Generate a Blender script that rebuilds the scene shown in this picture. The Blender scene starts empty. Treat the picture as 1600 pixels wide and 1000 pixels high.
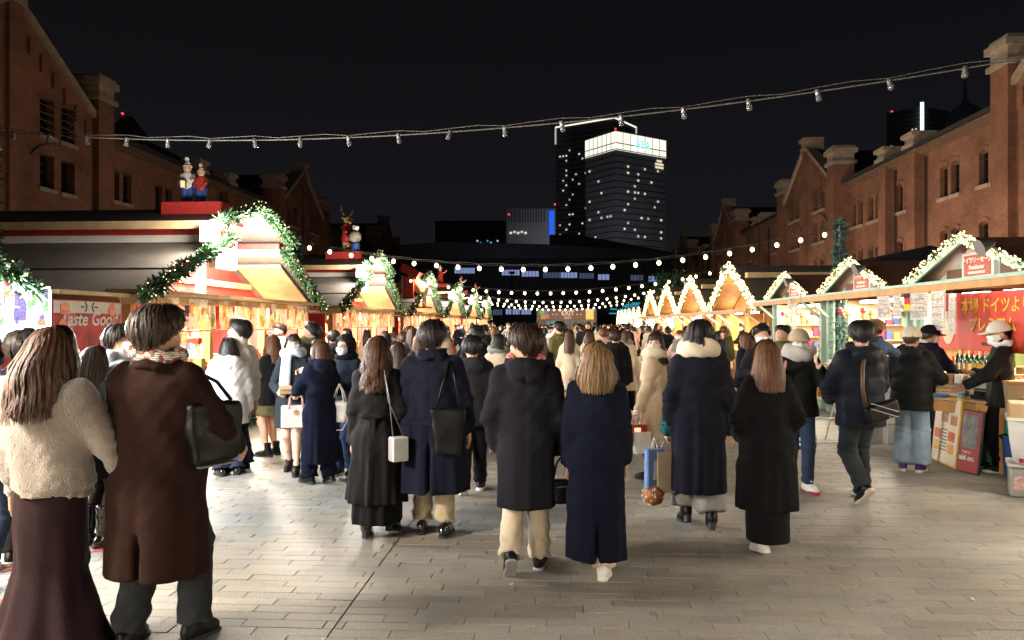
import bpy, bmesh, math, random
import numpy as np
from mathutils import Vector, Matrix, Euler
from mathutils.geometry import tessellate_polygon
random.seed(7); np.random.seed(7)
PI = math.pi; R = math.radians
SC = bpy.context.scene
COL = SC.collection

# ------------------------------------------------------------------ camera, world, exposure
FPX = 1155.0; CAMZ = 1.75; YAW = math.atan(70.0/FPX)
cam = bpy.data.cameras.new('camera'); camo = bpy.data.objects.new('camera', cam); COL.objects.link(camo)
cam.sensor_width = 36.0; cam.lens = 36.0*FPX/1600.0; cam.clip_start = 0.05; cam.clip_end = 3000
cam.shift_y = 5.0/1600.0
camo.location = (0, 0, CAMZ); camo.rotation_euler = (PI/2, 0, YAW)
SC.camera = camo

w = bpy.data.worlds.new('World'); SC.world = w; w.use_nodes = True
nt = w.node_tree; nt.nodes.clear()
sky = nt.nodes.new('ShaderNodeTexSky'); sky.sky_type = 'NISHITA'; sky.sun_disc = False
sky.sun_elevation = R(-4); sky.sun_rotation = R(150); sky.altitude = 0; sky.dust_density = 1.0
bg1 = nt.nodes.new('ShaderNodeBackground'); bg1.inputs['Strength'].default_value = 0.02
bg2 = nt.nodes.new('ShaderNodeBackground'); bg2.inputs['Color'].default_value = (0.0122, 0.0124, 0.0160, 1); bg2.inputs['Strength'].default_value = 0.30
add = nt.nodes.new('ShaderNodeAddShader'); wo = nt.nodes.new('ShaderNodeOutputWorld')
nt.links.new(sky.outputs[0], bg1.inputs['Color']); nt.links.new(bg1.outputs[0], add.inputs[0])
tcw = nt.nodes.new('ShaderNodeTexCoord'); spw = nt.nodes.new('ShaderNodeSeparateXYZ'); nt.links.new(tcw.outputs['Generated'], spw.inputs[0])
mrw = nt.nodes.new('ShaderNodeMapRange'); mrw.interpolation_type = 'SMOOTHSTEP'; mrw.inputs['From Min'].default_value = -.05; mrw.inputs['From Max'].default_value = .5; mrw.inputs['To Min'].default_value = .46; mrw.inputs['To Max'].default_value = .17
nt.links.new(spw.outputs['Z'], mrw.inputs['Value']); nt.links.new(mrw.outputs[0], bg2.inputs['Strength'])   # city glow towards the horizon
nt.links.new(bg2.outputs[0], add.inputs[1]); nt.links.new(add.outputs[0], wo.inputs['Surface'])

SC.view_settings.view_transform = 'Standard'; SC.view_settings.look = 'None'
SC.view_settings.exposure = 0.75; SC.view_settings.gamma = 1.0; SC.view_settings.use_curve_mapping = False
SC.render.engine = 'CYCLES'
cy = SC.cycles
cy.use_denoising = True; cy.sample_clamp_indirect = 4.0; cy.sample_clamp_direct = 0.0
cy.max_bounces = 6; cy.diffuse_bounces = 3; cy.glossy_bounces = 3; cy.transmission_bounces = 4
cy.transparent_max_bounces = 6; cy.caustics_reflective = False; cy.caustics_refractive = False

# ------------------------------------------------------------------ where a picture point lies in the place
CS, SN = math.cos(YAW), math.sin(YAW)
def at_depth(px, py, d):
    xc = (px-800.0)/FPX*d
    return Vector((xc*CS-d*SN, xc*SN+d*CS, CAMZ+(505.0-py)/FPX*d))
def ground(px, py):
    return at_depth(px, py, FPX*CAMZ/(py-505.0))
def at_x(px, py, X):
    az = math.atan((px-800.0)/FPX)-YAW
    Y = X/math.tan(az)
    d = -X*SN+Y*CS
    return Vector((X, Y, CAMZ+(505.0-py)/FPX*d))

# ------------------------------------------------------------------ materials
MATS = {}
def _new(name):
    m = bpy.data.materials.new(name); m.use_nodes = True
    n = m.node_tree.nodes; b = n['Principled BSDF']; return m, m.node_tree, n, b
def mat(name, col, rough=0.65, var=0.18, scale=6.0, bump=0.08, bscale=60.0, metal=0.0, spec=0.4, sheen=0.0,
        emit=None, es=0.0, coat=0.0, rnd=0.0, trans=0.0, stretch=(1, 1, 1), sample=None):
    if name in MATS: return MATS[name]
    m, t, n, b = _new(name); L = t.links.new
    tc = n.new('ShaderNodeTexCoord'); mp = n.new('ShaderNodeMapping'); mp.inputs['Scale'].default_value = stretch
    L(tc.outputs['Object'], mp.inputs['Vector'])
    nz = n.new('ShaderNodeTexNoise'); nz.inputs['Scale'].default_value = scale; nz.inputs['Detail'].default_value = 5
    L(mp.outputs[0], nz.inputs['Vector'])
    rp = n.new('ShaderNodeMapRange'); rp.inputs['From Min'].default_value = .25; rp.inputs['From Max'].default_value = .75
    rp.inputs['To Min'].default_value = 1-var; rp.inputs['To Max'].default_value = 1+var
    L(nz.outputs['Fac'], rp.inputs['Value'])
    val = rp.outputs[0]
    if rnd:
        oi = n.new('ShaderNodeObjectInfo'); r2 = n.new('ShaderNodeMapRange')
        r2.inputs['To Min'].default_value = 1-rnd; r2.inputs['To Max'].default_value = 1+rnd
        L(oi.outputs['Random'], r2.inputs['Value'])
        mu = n.new('ShaderNodeMath'); mu.operation = 'MULTIPLY'; L(val, mu.inputs[0]); L(r2.outputs[0], mu.inputs[1]); val = mu.outputs[0]
    vm = n.new('ShaderNodeVectorMath'); vm.operation = 'SCALE'; vm.inputs[0].default_value = col[:3]; L(val, vm.inputs['Scale'])
    L(vm.outputs[0], b.inputs['Base Color'])
    b.inputs['Roughness'].default_value = rough; b.inputs['Metallic'].default_value = metal
    b.inputs['Specular IOR Level'].default_value = spec
    if sheen: b.inputs['Sheen Weight'].default_value = sheen; b.inputs['Sheen Roughness'].default_value = .5
    if coat: b.inputs['Coat Weight'].default_value = coat; b.inputs['Coat Roughness'].default_value = .15
    if trans: b.inputs['Transmission Weight'].default_value = trans
    if bump:
        n2 = n.new('ShaderNodeTexNoise'); n2.inputs['Scale'].default_value = bscale; n2.inputs['Detail'].default_value = 3
        L(mp.outputs[0], n2.inputs['Vector'])
        bp = n.new('ShaderNodeBump'); bp.inputs['Strength'].default_value = min(1, bump*4); bp.inputs['Distance'].default_value = 0.01
        L(n2.outputs['Fac'], bp.inputs['Height']); L(bp.outputs[0], b.inputs['Normal'])
    if emit:
        b.inputs['Emission Color'].default_value = (*emit[:3], 1); b.inputs['Emission Strength'].default_value = es
        m.cycles.emission_sampling = sample or 'NONE'
    MATS[name] = m; return m

def brick_mat(name, c1, c2, mortar):
    if name in MATS: return MATS[name]
    m, t, n, b = _new(name); L = t.links.new
    tc = n.new('ShaderNodeTexCoord'); sp = n.new('ShaderNodeSeparateXYZ'); L(tc.outputs['Object'], sp.inputs[0])
    a = n.new('ShaderNodeMath'); a.operation = 'ADD'; L(sp.outputs['X'], a.inputs[0]); L(sp.outputs['Y'], a.inputs[1])
    cb = n.new('ShaderNodeCombineXYZ'); L(a.outputs[0], cb.inputs['X']); L(sp.outputs['Z'], cb.inputs['Y'])
    br = n.new('ShaderNodeTexBrick'); br.inputs['Scale'].default_value = 1.0
    br.inputs['Brick Width'].default_value = .24; br.inputs['Row Height'].default_value = .078; br.inputs['Mortar Size'].default_value = .008
    br.inputs['Color1'].default_value = (*c1, 1); br.inputs['Color2'].default_value = (*c2, 1); br.inputs['Mortar'].default_value = (*mortar, 1)
    L(cb.outputs[0], br.inputs['Vector'])
    nz = n.new('ShaderNodeTexNoise'); nz.inputs['Scale'].default_value = .5; nz.inputs['Detail'].default_value = 8; nz.inputs['Roughness'].default_value = .65
    L(tc.outputs['Object'], nz.inputs['Vector'])
    mr = n.new('ShaderNodeMapRange'); mr.inputs['From Min'].default_value = .3; mr.inputs['From Max'].default_value = .7
    mr.inputs['To Min'].default_value = .55; mr.inputs['To Max'].default_value = 1.25; L(nz.outputs['Fac'], mr.inputs['Value'])
    vm = n.new('ShaderNodeVectorMath'); vm.operation = 'SCALE'; L(br.outputs['Color'], vm.inputs[0]); L(mr.outputs[0], vm.inputs['Scale'])
    L(vm.outputs[0], b.inputs['Base Color']); b.inputs['Roughness'].default_value = .85
    bp = n.new('ShaderNodeBump'); bp.inputs['Strength'].default_value = .5; bp.inputs['Distance'].default_value = .01; bp.invert = True
    L(br.outputs['Fac'], bp.inputs['Height']); L(bp.outputs[0], b.inputs['Normal'])
    MATS[name] = m; return m

def print_mat(name, cols, scale=9.0, glow=0.0, translucent=0.35, seed=0.0, paper=(.8, .76, .68), lines=30.0):
    """a printed sheet: blocks of colour (photographs of dishes) and rows of small print"""
    if name in MATS: return MATS[name]
    m, t, n, b = _new(name); L = t.links.new
    tc = n.new('ShaderNodeTexCoord'); mp = n.new('ShaderNodeMapping'); mp.inputs['Location'].default_value = (seed, seed*1.7, seed*.6)
    L(tc.outputs['Object'], mp.inputs['Vector'])
    oi = n.new('ShaderNodeObjectInfo'); ad = n.new('ShaderNodeVectorMath'); ad.operation = 'ADD'
    k = n.new('ShaderNodeVectorMath'); k.operation = 'SCALE'; k.inputs[0].default_value = (7, 13, 5); L(oi.outputs['Random'], k.inputs['Scale'])
    L(mp.outputs[0], ad.inputs[0]); L(k.outputs[0], ad.inputs[1])
    vo = n.new('ShaderNodeTexVoronoi'); vo.distance = 'CHEBYCHEV'; vo.inputs['Scale'].default_value = scale; L(ad.outputs[0], vo.inputs['Vector'])
    sx = n.new('ShaderNodeSeparateColor'); L(vo.outputs['Color'], sx.inputs[0])
    cr = n.new('ShaderNodeValToRGB'); cr.color_ramp.interpolation = 'CONSTANT'
    e = cr.color_ramp.elements
    while len(e) < len(cols): e.new(0.5)
    for i, c in enumerate(cols): e[i].position = i/len(cols); e[i].color = (*c, 1)
    L(sx.outputs[0], cr.inputs['Fac'])
    nz = n.new('ShaderNodeTexNoise'); nz.inputs['Scale'].default_value = scale*5; nz.inputs['Detail'].default_value = 4; L(ad.outputs[0], nz.inputs['Vector'])
    mr = n.new('ShaderNodeMapRange'); mr.inputs['From Min'].default_value = .3; mr.inputs['From Max'].default_value = .7
    mr.inputs['To Min'].default_value = .45; mr.inputs['To Max'].default_value = 1.3; L(nz.outputs['Fac'], mr.inputs['Value'])
    vm = n.new('ShaderNodeVectorMath'); vm.operation = 'SCALE'; L(cr.outputs[0], vm.inputs[0]); L(mr.outputs[0], vm.inputs['Scale'])
    wv = n.new('ShaderNodeTexWave'); wv.bands_direction = 'Z'; wv.inputs['Scale'].default_value = lines; wv.inputs['Distortion'].default_value = 3; wv.inputs['Detail'].default_value = 4
    wv.inputs['Detail Scale'].default_value = 4; L(ad.outputs[0], wv.inputs['Vector'])
    mx = n.new('ShaderNodeMix'); mx.data_type = 'RGBA'; L(vm.outputs[0], mx.inputs[6]); mx.inputs[7].default_value = (*paper, 1)
    gt = n.new('ShaderNodeMath'); gt.operation = 'GREATER_THAN'; gt.inputs[1].default_value = .62; L(sx.outputs[1], gt.inputs[0])
    L(gt.outputs[0], mx.inputs[0])
    mx2 = n.new('ShaderNodeMix'); mx2.data_type = 'RGBA'; mx2.inputs[7].default_value = (.12, .06, .04, 1); L(mx.outputs[2], mx2.inputs[6])
    g2 = n.new('ShaderNodeMath'); g2.operation = 'GREATER_THAN'; g2.inputs[1].default_value = .72; L(wv.outputs['Fac'], g2.inputs[0])
    mu = n.new('ShaderNodeMath'); mu.operation = 'MULTIPLY'; L(g2.outputs[0], mu.inputs[0]); L(gt.outputs[0], mu.inputs[1]); L(mu.outputs[0], mx2.inputs[0])
    L(mx2.outputs[2], b.inputs['Base Color']); b.inputs['Roughness'].default_value = .35
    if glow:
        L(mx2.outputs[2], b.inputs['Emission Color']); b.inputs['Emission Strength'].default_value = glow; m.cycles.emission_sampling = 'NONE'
    if translucent:
        tr = n.new('ShaderNodeBsdfTranslucent'); L(mx2.outputs[2], tr.inputs['Color'])
        ms = n.new('ShaderNodeMixShader'); ms.inputs[0].default_value = translucent
        L(b.outputs[0], ms.inputs[1]); L(tr.outputs[0], ms.inputs[2]); L(ms.outputs[0], n['Material Output'].inputs['Surface'])
    MATS[name] = m; return m

def clear_mat(name, col=(.9, .9, .9), alpha=.45, rough=.25):
    if name in MATS: return MATS[name]
    m, t, n, b = _new(name); b.inputs['Base Color'].default_value = (*col, 1); b.inputs['Roughness'].default_value = rough; b.inputs['Alpha'].default_value = alpha
    MATS[name] = m; return m

# ------------------------------------------------------------------ building blocks
def tag(o, label=None, cat=None, group=None, kind=None):
    if label: o['label'] = label
    if cat: o['category'] = cat
    if group: o['group'] = group
    if kind: o['kind'] = kind
    return o
def thing(name, label, cat, loc=(0, 0, 0), rotz=0.0, group=None, scale=1.0):
    o = bpy.data.objects.new(name, None); o.empty_display_size = .1; COL.objects.link(o)
    o.location = loc; o.rotation_euler = (0, 0, rotz); o.scale = (scale,)*3
    return tag(o, label, cat, group)
def inst(name, me, parent=None, loc=(0, 0, 0), rot=(0, 0, 0), scale=(1, 1, 1), m=None):
    o = bpy.data.objects.new(name, me); COL.objects.link(o); o.parent = parent
    o.location = loc; o.rotation_euler = rot; o.scale = scale
    if m is not None:
        o.material_slots[0].link = 'OBJECT'; o.material_slots[0].material = m
    return o
def copy_tree(o, parent=None):
    c = o.copy(); COL.objects.link(c); c.parent = parent
    for ch in o.children: copy_tree(ch, c)
    return c
def mesh_from(name, v, f, m=None, smooth=False):
    me = bpy.data.meshes.new(name)
    me.from_pydata([tuple(p) for p in v], [], [tuple(q) for q in f]); me.update()
    if m is not None: me.materials.append(m)
    if smooth: me.polygons.foreach_set('use_smooth', [True]*len(me.polygons))
    return me
def np_mesh(name, V, Q, m=None, smooth=True):
    """fast mesh from arrays; Q is (n,4) or (n,3)"""
    me = bpy.data.meshes.new(name); V = np.asarray(V, np.float32); Q = np.asarray(Q, np.int32); k = Q.shape[1]
    me.vertices.add(len(V)); me.vertices.foreach_set('co', V.ravel())
    me.loops.add(Q.size); me.loops.foreach_set('vertex_index', Q.ravel())
    me.polygons.add(len(Q)); me.polygons.foreach_set('loop_start', np.arange(len(Q), dtype=np.int32)*k)
    me.polygons.foreach_set('loop_total', np.full(len(Q), k, np.int32))
    me.polygons.foreach_set('use_smooth', np.full(len(Q), smooth))
    me.update(calc_edges=True); me.validate()
    if m is not None: me.materials.append(m)
    return me
class MB:
    def __init__(s): s.v = []; s.f = []
    def add(s, v, f):
        o = len(s.v); s.v += [tuple(p) for p in v]; s.f += [tuple(i+o for i in q) for q in f]; return s
    def box(s, c, d, rot=None):
        hx, hy, hz = d[0]/2, d[1]/2, d[2]/2
        P = [Vector((x*hx, y*hy, z*hz)) for z in (-1, 1) for y in (-1, 1) for x in (-1, 1)]
        if rot is not None:
            M = Euler(rot).to_matrix() if not isinstance(rot, Matrix) else rot
            P = [M @ p for p in P]
        c = Vector(c)
        return s.add([p+c for p in P], [(0, 2, 3, 1), (4, 5, 7, 6), (0, 1, 5, 4), (2, 6, 7, 3), (0, 4, 6, 2), (1, 3, 7, 5)])
    def box2(s, a, b):
        return s.box([(a[i]+b[i])/2 for i in range(3)], [abs(b[i]-a[i]) for i in range(3)])
    def bar(s, a, b, w, h=None, up=(0, 0, 1)):
        a = Vector(a); b = Vector(b); d = (b-a); L = d.length; d.normalize(); u = Vector(up)
        x = d.cross(u)
        if x.length < 1e-4: x = d.cross(Vector((1, 0, 0)))
        x.normalize(); z = x.cross(d); M = Matrix((x, d, z)).transposed()
        return s.box((a+b)/2, (w, L, h or w), M)
    def tube(s, pts, r, n=8, cap=True):
        pts = [Vector(p) for p in pts]; rs = r if isinstance(r, (list, tuple)) else [r]*len(pts)
        V = []; F = []; ref = None
        for i, p in enumerate(pts):
            t = (pts[min(i+1, len(pts)-1)]-pts[max(i-1, 0)])
            if t.length < 1e-9: t = Vector((0, 0, 1))
            t.normalize()
            if ref is None: ref = Vector((0, 0, 1)) if abs(t.z) < .9 else Vector((1, 0, 0))
            x = t.cross(ref); x.normalize(); y = x.cross(t); ref = y
            for k in range(n):
                a = 2*PI*k/n; V.append(p+(x*math.cos(a)+y*math.sin(a))*rs[i])
        for i in range(len(pts)-1):
            for k in range(n): F.append((i*n+k, i*n+(k+1) % n, (i+1)*n+(k+1) % n, (i+1)*n+k))
        if cap: F.append(tuple(range(n-1, -1, -1))); F.append(tuple((len(pts)-1)*n+k for k in range(n)))
        return s.add(V, F)
    def lathe(s, prof, c=(0, 0, 0), n=12):
        V = []; F = []; m = len(prof)
        for r, z in prof:
            for k in range(n):
                a = 2*PI*k/n; V.append((c[0]+r*math.cos(a), c[1]+r*math.sin(a), c[2]+z))
        for i in range(m-1):
            for k in range(n): F.append((i*n+k, i*n+(k+1) % n, (i+1)*n+(k+1) % n, (i+1)*n+k))
        F.append(tuple(range(n-1, -1, -1))); F.append(tuple((m-1)*n+k for k in range(n)))
        return s.add(V, F)
    def ball(s, c, r, n=8, m=6, sc=(1, 1, 1)):
        V = [(c[0], c[1], c[2]-r*sc[2])]
        for i in range(1, m):
            t = PI*i/m
            for k in range(n):
                a = 2*PI*k/n; V.append((c[0]+r*sc[0]*math.sin(t)*math.cos(a), c[1]+r*sc[1]*math.sin(t)*math.sin(a), c[2]-r*sc[2]*math.cos(t)))
        V.append((c[0], c[1], c[2]+r*sc[2])); F = []
        for k in range(n): F.append((0, 1+(k+1) % n, 1+k))
        for i in range(m-2):
            for k in range(n): F.append((1+i*n+k, 1+i*n+(k+1) % n, 1+(i+1)*n+(k+1) % n, 1+(i+1)*n+k))
        e = len(V)-1
        for k in range(n): F.append((e, 1+(m-2)*n+k, 1+(m-2)*n+(k+1) % n))
        return s.add(V, F)
    def octa(s, c, r):
        x, y, z = c
        return s.add([(x+r, y, z), (x-r, y, z), (x, y+r, z), (x, y-r, z), (x, y, z+r), (x, y, z-r)],
                     [(0, 2, 4), (2, 1, 4), (1, 3, 4), (3, 0, 4), (2, 0, 5), (1, 2, 5), (3, 1, 5), (0, 3, 5)])
    def prism(s, poly, t0, t1, fn):
        """poly: list of (u,v); fn(u,v,t)->xyz"""
        n = len(poly); V = [fn(u, v, t0) for u, v in poly]+[fn(u, v, t1) for u, v in poly]
        F = [tuple(range(n)), tuple(range(2*n-1, n-1, -1))]+[(i, i+n, (i+1) % n+n, (i+1) % n) for i in range(n)]
        return s.add(V, F)
    def mesh(s, name, m=None, smooth=False, bevel=0.0):
        me = mesh_from(name, s.v, s.f, m, smooth)
        bm = bmesh.new(); bm.from_mesh(me); bmesh.ops.recalc_face_normals(bm, faces=bm.faces)
        if bevel:
            bmesh.ops.bevel(bm, geom=[e for e in bm.edges if len(e.link_faces) == 2 and e.calc_face_angle(0) > .6], offset=bevel, segments=1, affect='EDGES')
        bm.to_mesh(me); bm.free(); return me
    def build(s, name, m=None, parent=None, smooth=False, bevel=0.0, kind=None):
        o = inst(name, s.mesh(name, m, smooth, bevel), parent)
        if kind: o['kind'] = kind
        return o
def text(name, body, size, m, parent, loc, rot, extrude=.002, align='CENTER', bold=0.0, shear=0.0):
    cu = bpy.data.curves.new(name, 'FONT'); cu.body = body; cu.size = size; cu.extrude = extrude; cu.offset = bold
    cu.align_x = align; cu.align_y = 'CENTER'; cu.resolution_u = 3; cu.shear = shear
    cu.materials.append(m)
    tmp = bpy.data.objects.new(name, cu); me = bpy.data.meshes.new_from_object(tmp); bpy.data.objects.remove(tmp)
    if not me.materials: me.materials.append(m)
    me.name = name
    return inst(name, me, parent, loc, rot)
def lamp(name, kind, parent, loc, energy, col, radius=.1, size=None, rot=(0, 0, 0), spot=None):
    l = bpy.data.lights.new(name, kind); l.energy = energy; l.color = col
    if kind == 'AREA':
        l.shape = 'RECTANGLE'; l.size = size[0]; l.size_y = size[1]
    else: l.shadow_soft_size = radius
    if kind == 'SPOT': l.spot_size = R(spot[0]); l.spot_blend = spot[1]
    o = bpy.data.objects.new(name, l); COL.objects.link(o); o.parent = parent; o.location = loc; o.rotation_euler = rot
    return o
WARM = (1.0, .72, .42); SOFT = (1.0, .86, .66); COOL = (.86, .94, 1.0)

# ------------------------------------------------------------------ smooth solids from distance fields (figures, clothes, bags)
def sm(a, b, k):
    h = np.clip(.5+.5*(b-a)/k, 0, 1); return b*(1-h)+a*h-k*h*(1-h)
def cone(X, Y, Z, a, b, ra, rb, flat_end=False, sq=(1, 1, 1)):
    ax, ay, az = a; bx, by, bz = b; dx, dy, dz = bx-ax, by-ay, bz-az
    px, py, pz = X-ax, Y-ay, Z-az; L2 = dx*dx+dy*dy+dz*dz+1e-9
    t = (px*dx+py*dy+pz*dz)/L2; tc = np.clip(t, 0, 1); r = ra+(rb-ra)*tc
    d = np.sqrt(((px-tc*dx)/sq[0])**2+((py-tc*dy)/sq[1])**2+((pz-tc*dz)/sq[2])**2)-r
    if flat_end: d = np.maximum(d, (t-1)*math.sqrt(L2))
    return d
def ell(X, Y, Z, c, r):
    q = np.sqrt(((X-c[0])/r[0])**2+((Y-c[1])/r[1])**2+((Z-c[2])/r[2])**2); return (q-1)*min(r)
def rbox(X, Y, Z, c, h, r):
    dx = np.abs(X-c[0])-h[0]+r; dy = np.abs(Y-c[1])-h[1]+r; dz = np.abs(Z-c[2])-h[2]+r
    return np.sqrt(np.maximum(dx, 0)**2+np.maximum(dy, 0)**2+np.maximum(dz, 0)**2)+np.minimum(np.maximum(dx, np.maximum(dy, dz)), 0)-r
def smooth_prof(pts, n=80):
    pts = sorted(pts); z = np.array([p[0] for p in pts]); zz = np.linspace(z[0], z[-1], n); out = [zz]
    k = np.array([1, 2, 3, 2, 1.])/9
    for j in range(1, len(pts[0])):
        a = np.interp(zz, z, [p[j] for p in pts]); a = np.convolve(np.pad(a, 4, 'edge'), np.convolve(k, k), 'valid'); out.append(a)
    return out
def loft(X, Y, Z, prof, fold=None):
    """stack of ellipses (z, half width, half depth, centre y, centre x)"""
    zz = prof[0]; z1 = Z[0, 0, :]
    A, B, CY, CX = (np.interp(z1, zz, prof[i])[None, None, :] for i in (1, 2, 3, 4))
    x = (X-CX)/A; y = (Y-CY)/B; r = np.sqrt(x*x+y*y)
    if fold is not None: r = r/(1+fold(np.arctan2(y, x), Z))
    d = (r-1)*np.minimum(A, B)
    return np.maximum(d, np.maximum(zz[0]-Z, Z-zz[-1]))
def nets(fn, lo, hi, h):
    lo = np.array(lo, float); n = np.ceil((np.array(hi, float)-lo)/h).astype(int)+1
    ax = [(lo[i]+h*np.arange(n[i])).astype(np.float32) for i in range(3)]
    X, Y, Z = np.meshgrid(*ax, indexing='ij'); V = fn(X, Y, Z)
    for i in range(3):      # close the surface at the box
        sl = [slice(None)]*3
        for e in (0, -1): sl[i] = e; V[tuple(sl)] = np.maximum(V[tuple(sl)], 1e-3); sl[i] = slice(None)
    S = V < 0
    cs = np.zeros(np.array(S.shape)-1, np.int8)
    for a in (0, 1):
        for b in (0, 1):
            for c in (0, 1): cs += S[a:S.shape[0]-1+a, b:S.shape[1]-1+b, c:S.shape[2]-1+c]
    mixed = (cs > 0) & (cs < 8); idx = np.full(mixed.shape, -1, np.int64); ci = np.argwhere(mixed); idx[mixed] = np.arange(len(ci))
    acc = np.zeros((len(ci), 3)); cnt = np.zeros(len(ci))
    for axis in range(3):
        o1, o2 = [i for i in range(3) if i != axis]
        for a in (0, 1):
            for b in (0, 1):
                c1 = np.zeros(3, int); c1[o1] = a; c1[o2] = b; c2 = c1.copy(); c2[axis] = 1
                v1 = V[tuple((ci+c1).T)]; v2 = V[tuple((ci+c2).T)]; m = (v1 < 0) != (v2 < 0)
                t = np.where(m, v1/np.where(m, v1-v2, 1), 0); p = c1+t[:, None]*(c2-c1); acc[m] += p[m]; cnt += m
    verts = lo+h*(ci+acc/np.maximum(cnt, 1)[:, None])
    quads = []
    for axis in range(3):
        o1, o2 = [(1, 2), (2, 0), (0, 1)][axis]
        s1 = [slice(None)]*3; s2 = [slice(None)]*3; s1[axis] = slice(0, -1); s2[axis] = slice(1, None)
        a_ = S[tuple(s1)]; e = np.argwhere(a_ != S[tuple(s2)])
        ok = (e[:, o1] > 0) & (e[:, o2] > 0) & (e[:, o1] < S.shape[o1]-1) & (e[:, o2] < S.shape[o2]-1); e = e[ok]
        if not len(e): continue
        d1 = np.zeros(3, int); d1[o1] = 1; d2 = np.zeros(3, int); d2[o2] = 1
        q = np.stack([idx[tuple((e-d1-d2).T)], idx[tuple((e-d2).T)], idx[tuple(e.T)], idx[tuple((e-d1).T)]], 1)
        fl = ~a_[tuple(e.T)]; q[fl] = q[fl][:, ::-1]; quads.append(q)
    return verts, np.concatenate(quads)
def rotm(ax, ang): return np.array(Matrix.Rotation(ang, 3, ax))
def joinv(parts):
    V = []; Q = []; o = 0
    for v, q in parts: V.append(v); Q.append(np.asarray(q)+o); o += len(v)
    return np.concatenate(V), np.concatenate(Q)
# ------------------------------------------------------------------ ground: one sheet, pavers laid on it
m_bed = mat('joint_bed', (.10, .088, .075), .9, .3, 3)
o = MB().box2((-500, -60, -.2), (500, 900, -.012)).build('ground', m_bed); tag(o, kind='structure'); GROUND = o
def paver_material(name, attr):
    m, t, n, b = _new(name); L = t.links.new
    tc = n.new('ShaderNodeTexCoord'); ge = n.new('ShaderNodeNewGeometry')
    if attr:
        a = n.new('ShaderNodeAttribute'); a.attribute_name = 'tone'; rv = a.outputs['Fac']
    else:
        a = n.new('ShaderNodeObjectInfo'); rv = a.outputs['Random']
    sp = n.new('ShaderNodeTexNoise'); sp.inputs['Scale'].default_value = 160; sp.inputs['Detail'].default_value = 2; L(ge.outputs['Position'], sp.inputs['Vector'])
    bn = n.new('ShaderNodeTexNoise'); bn.inputs['Scale'].default_value = .8; bn.inputs['Detail'].default_value = 6; L(ge.outputs['Position'], bn.inputs['Vector'])
    def rng(s, a0, a1, b0, b1):
        q = n.new('ShaderNodeMapRange'); q.inputs['From Min'].default_value = a0; q.inputs['From Max'].default_value = a1
        q.inputs['To Min'].default_value = b0; q.inputs['To Max'].default_value = b1; L(s, q.inputs['Value']); return q.outputs[0]
    def mul(p, q):
        k = n.new('ShaderNodeMath'); k.operation = 'MULTIPLY'; L(p, k.inputs[0]); L(q, k.inputs[1]); return k.outputs[0]
    v = mul(mul(rng(rv, 0, 1, .86, 1.12), rng(sp.outputs['Fac'], .32, .68, .52, 1.48)), rng(bn.outputs['Fac'], .3, .7, .78, 1.18))
    # a few gum and drip stains with shapes of their own
    vo = n.new('ShaderNodeTexVoronoi'); vo.inputs['Scale'].default_value = 1.3; L(ge.outputs['Position'], vo.inputs['Vector'])
    st = rng(vo.outputs['Distance'], .035, .06, .62, 1.0); v = mul(v, st)
    n4 = n.new('ShaderNodeTexNoise'); n4.inputs['Scale'].default_value = 3.1; n4.inputs['Detail'].default_value = 7; n4.inputs['Roughness'].default_value = .7; n4.inputs['Distortion'].default_value = 1.2; L(ge.outputs['Position'], n4.inputs['Vector']); v = mul(v, rng(n4.outputs['Fac'], .28, .44, .70, 1.0))
    cm = n.new('ShaderNodeMix'); cm.data_type = 'RGBA'; cm.inputs[6].default_value = (.268, .236, .200, 1); cm.inputs[7].default_value = (.238, .230, .217, 1)
    n3 = n.new('ShaderNodeTexNoise'); n3.inputs['Scale'].default_value = 2.2; L(ge.outputs['Position'], n3.inputs['Vector']); L(rng(n3.outputs['Fac'], .35, .65, 0, 1), cm.inputs[0])
    vm = n.new('ShaderNodeVectorMath'); vm.operation = 'SCALE'; L(cm.outputs[2], vm.inputs[0]); L(v, vm.inputs['Scale']); L(vm.outputs[0], b.inputs['Base Color'])
    L(rng(bn.outputs['Fac'], .3, .7, .44, .62), b.inputs['Roughness']); b.inputs['Specular IOR Level'].default_value = .5
    bp = n.new('ShaderNodeBump'); bp.inputs['Strength'].default_value = .35; bp.inputs['Distance'].default_value = .004
    L(sp.outputs['Fac'], bp.inputs['Height']); L(bp.outputs[0], b.inputs['Normal'])
    MATS[name] = m; return m
m_pav = paver_material('granite_paver', False); m_pavs = paver_material('granite_paver_field', True)
PLEN, PROW, GAP, GAPY = .48, .108, .0045, .0036
EXPL = -1.28          # the continuous joint seen at the left of the foreground
rp = random.Random(3)
row_list = []
y = 2.6; ri = 0
while y < 75:
    off = [0.0, .17, .33, .07, .25, .41][ri % 6]+rp.uniform(-.03, .03)
    row_list.append((y, off)); y += PROW; ri += 1
def visible(x, y):
    d = -x*SN+y*CS; xc = x*CS+y*SN
    if d < 3.9: return False
    px = 800+FPX*xc/d; py = 505+FPX*CAMZ/d
    return -40 < px < 1640 and py < 1012
pv = MB().box2((-PLEN/2+GAP/2, -PROW/2+GAPY/2, -.05), (PLEN/2-GAP/2, PROW/2-GAPY/2, 0)).mesh('paver', m_pav, bevel=.0018)
fv = []; ff = []; tone = []; npav = 0
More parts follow.
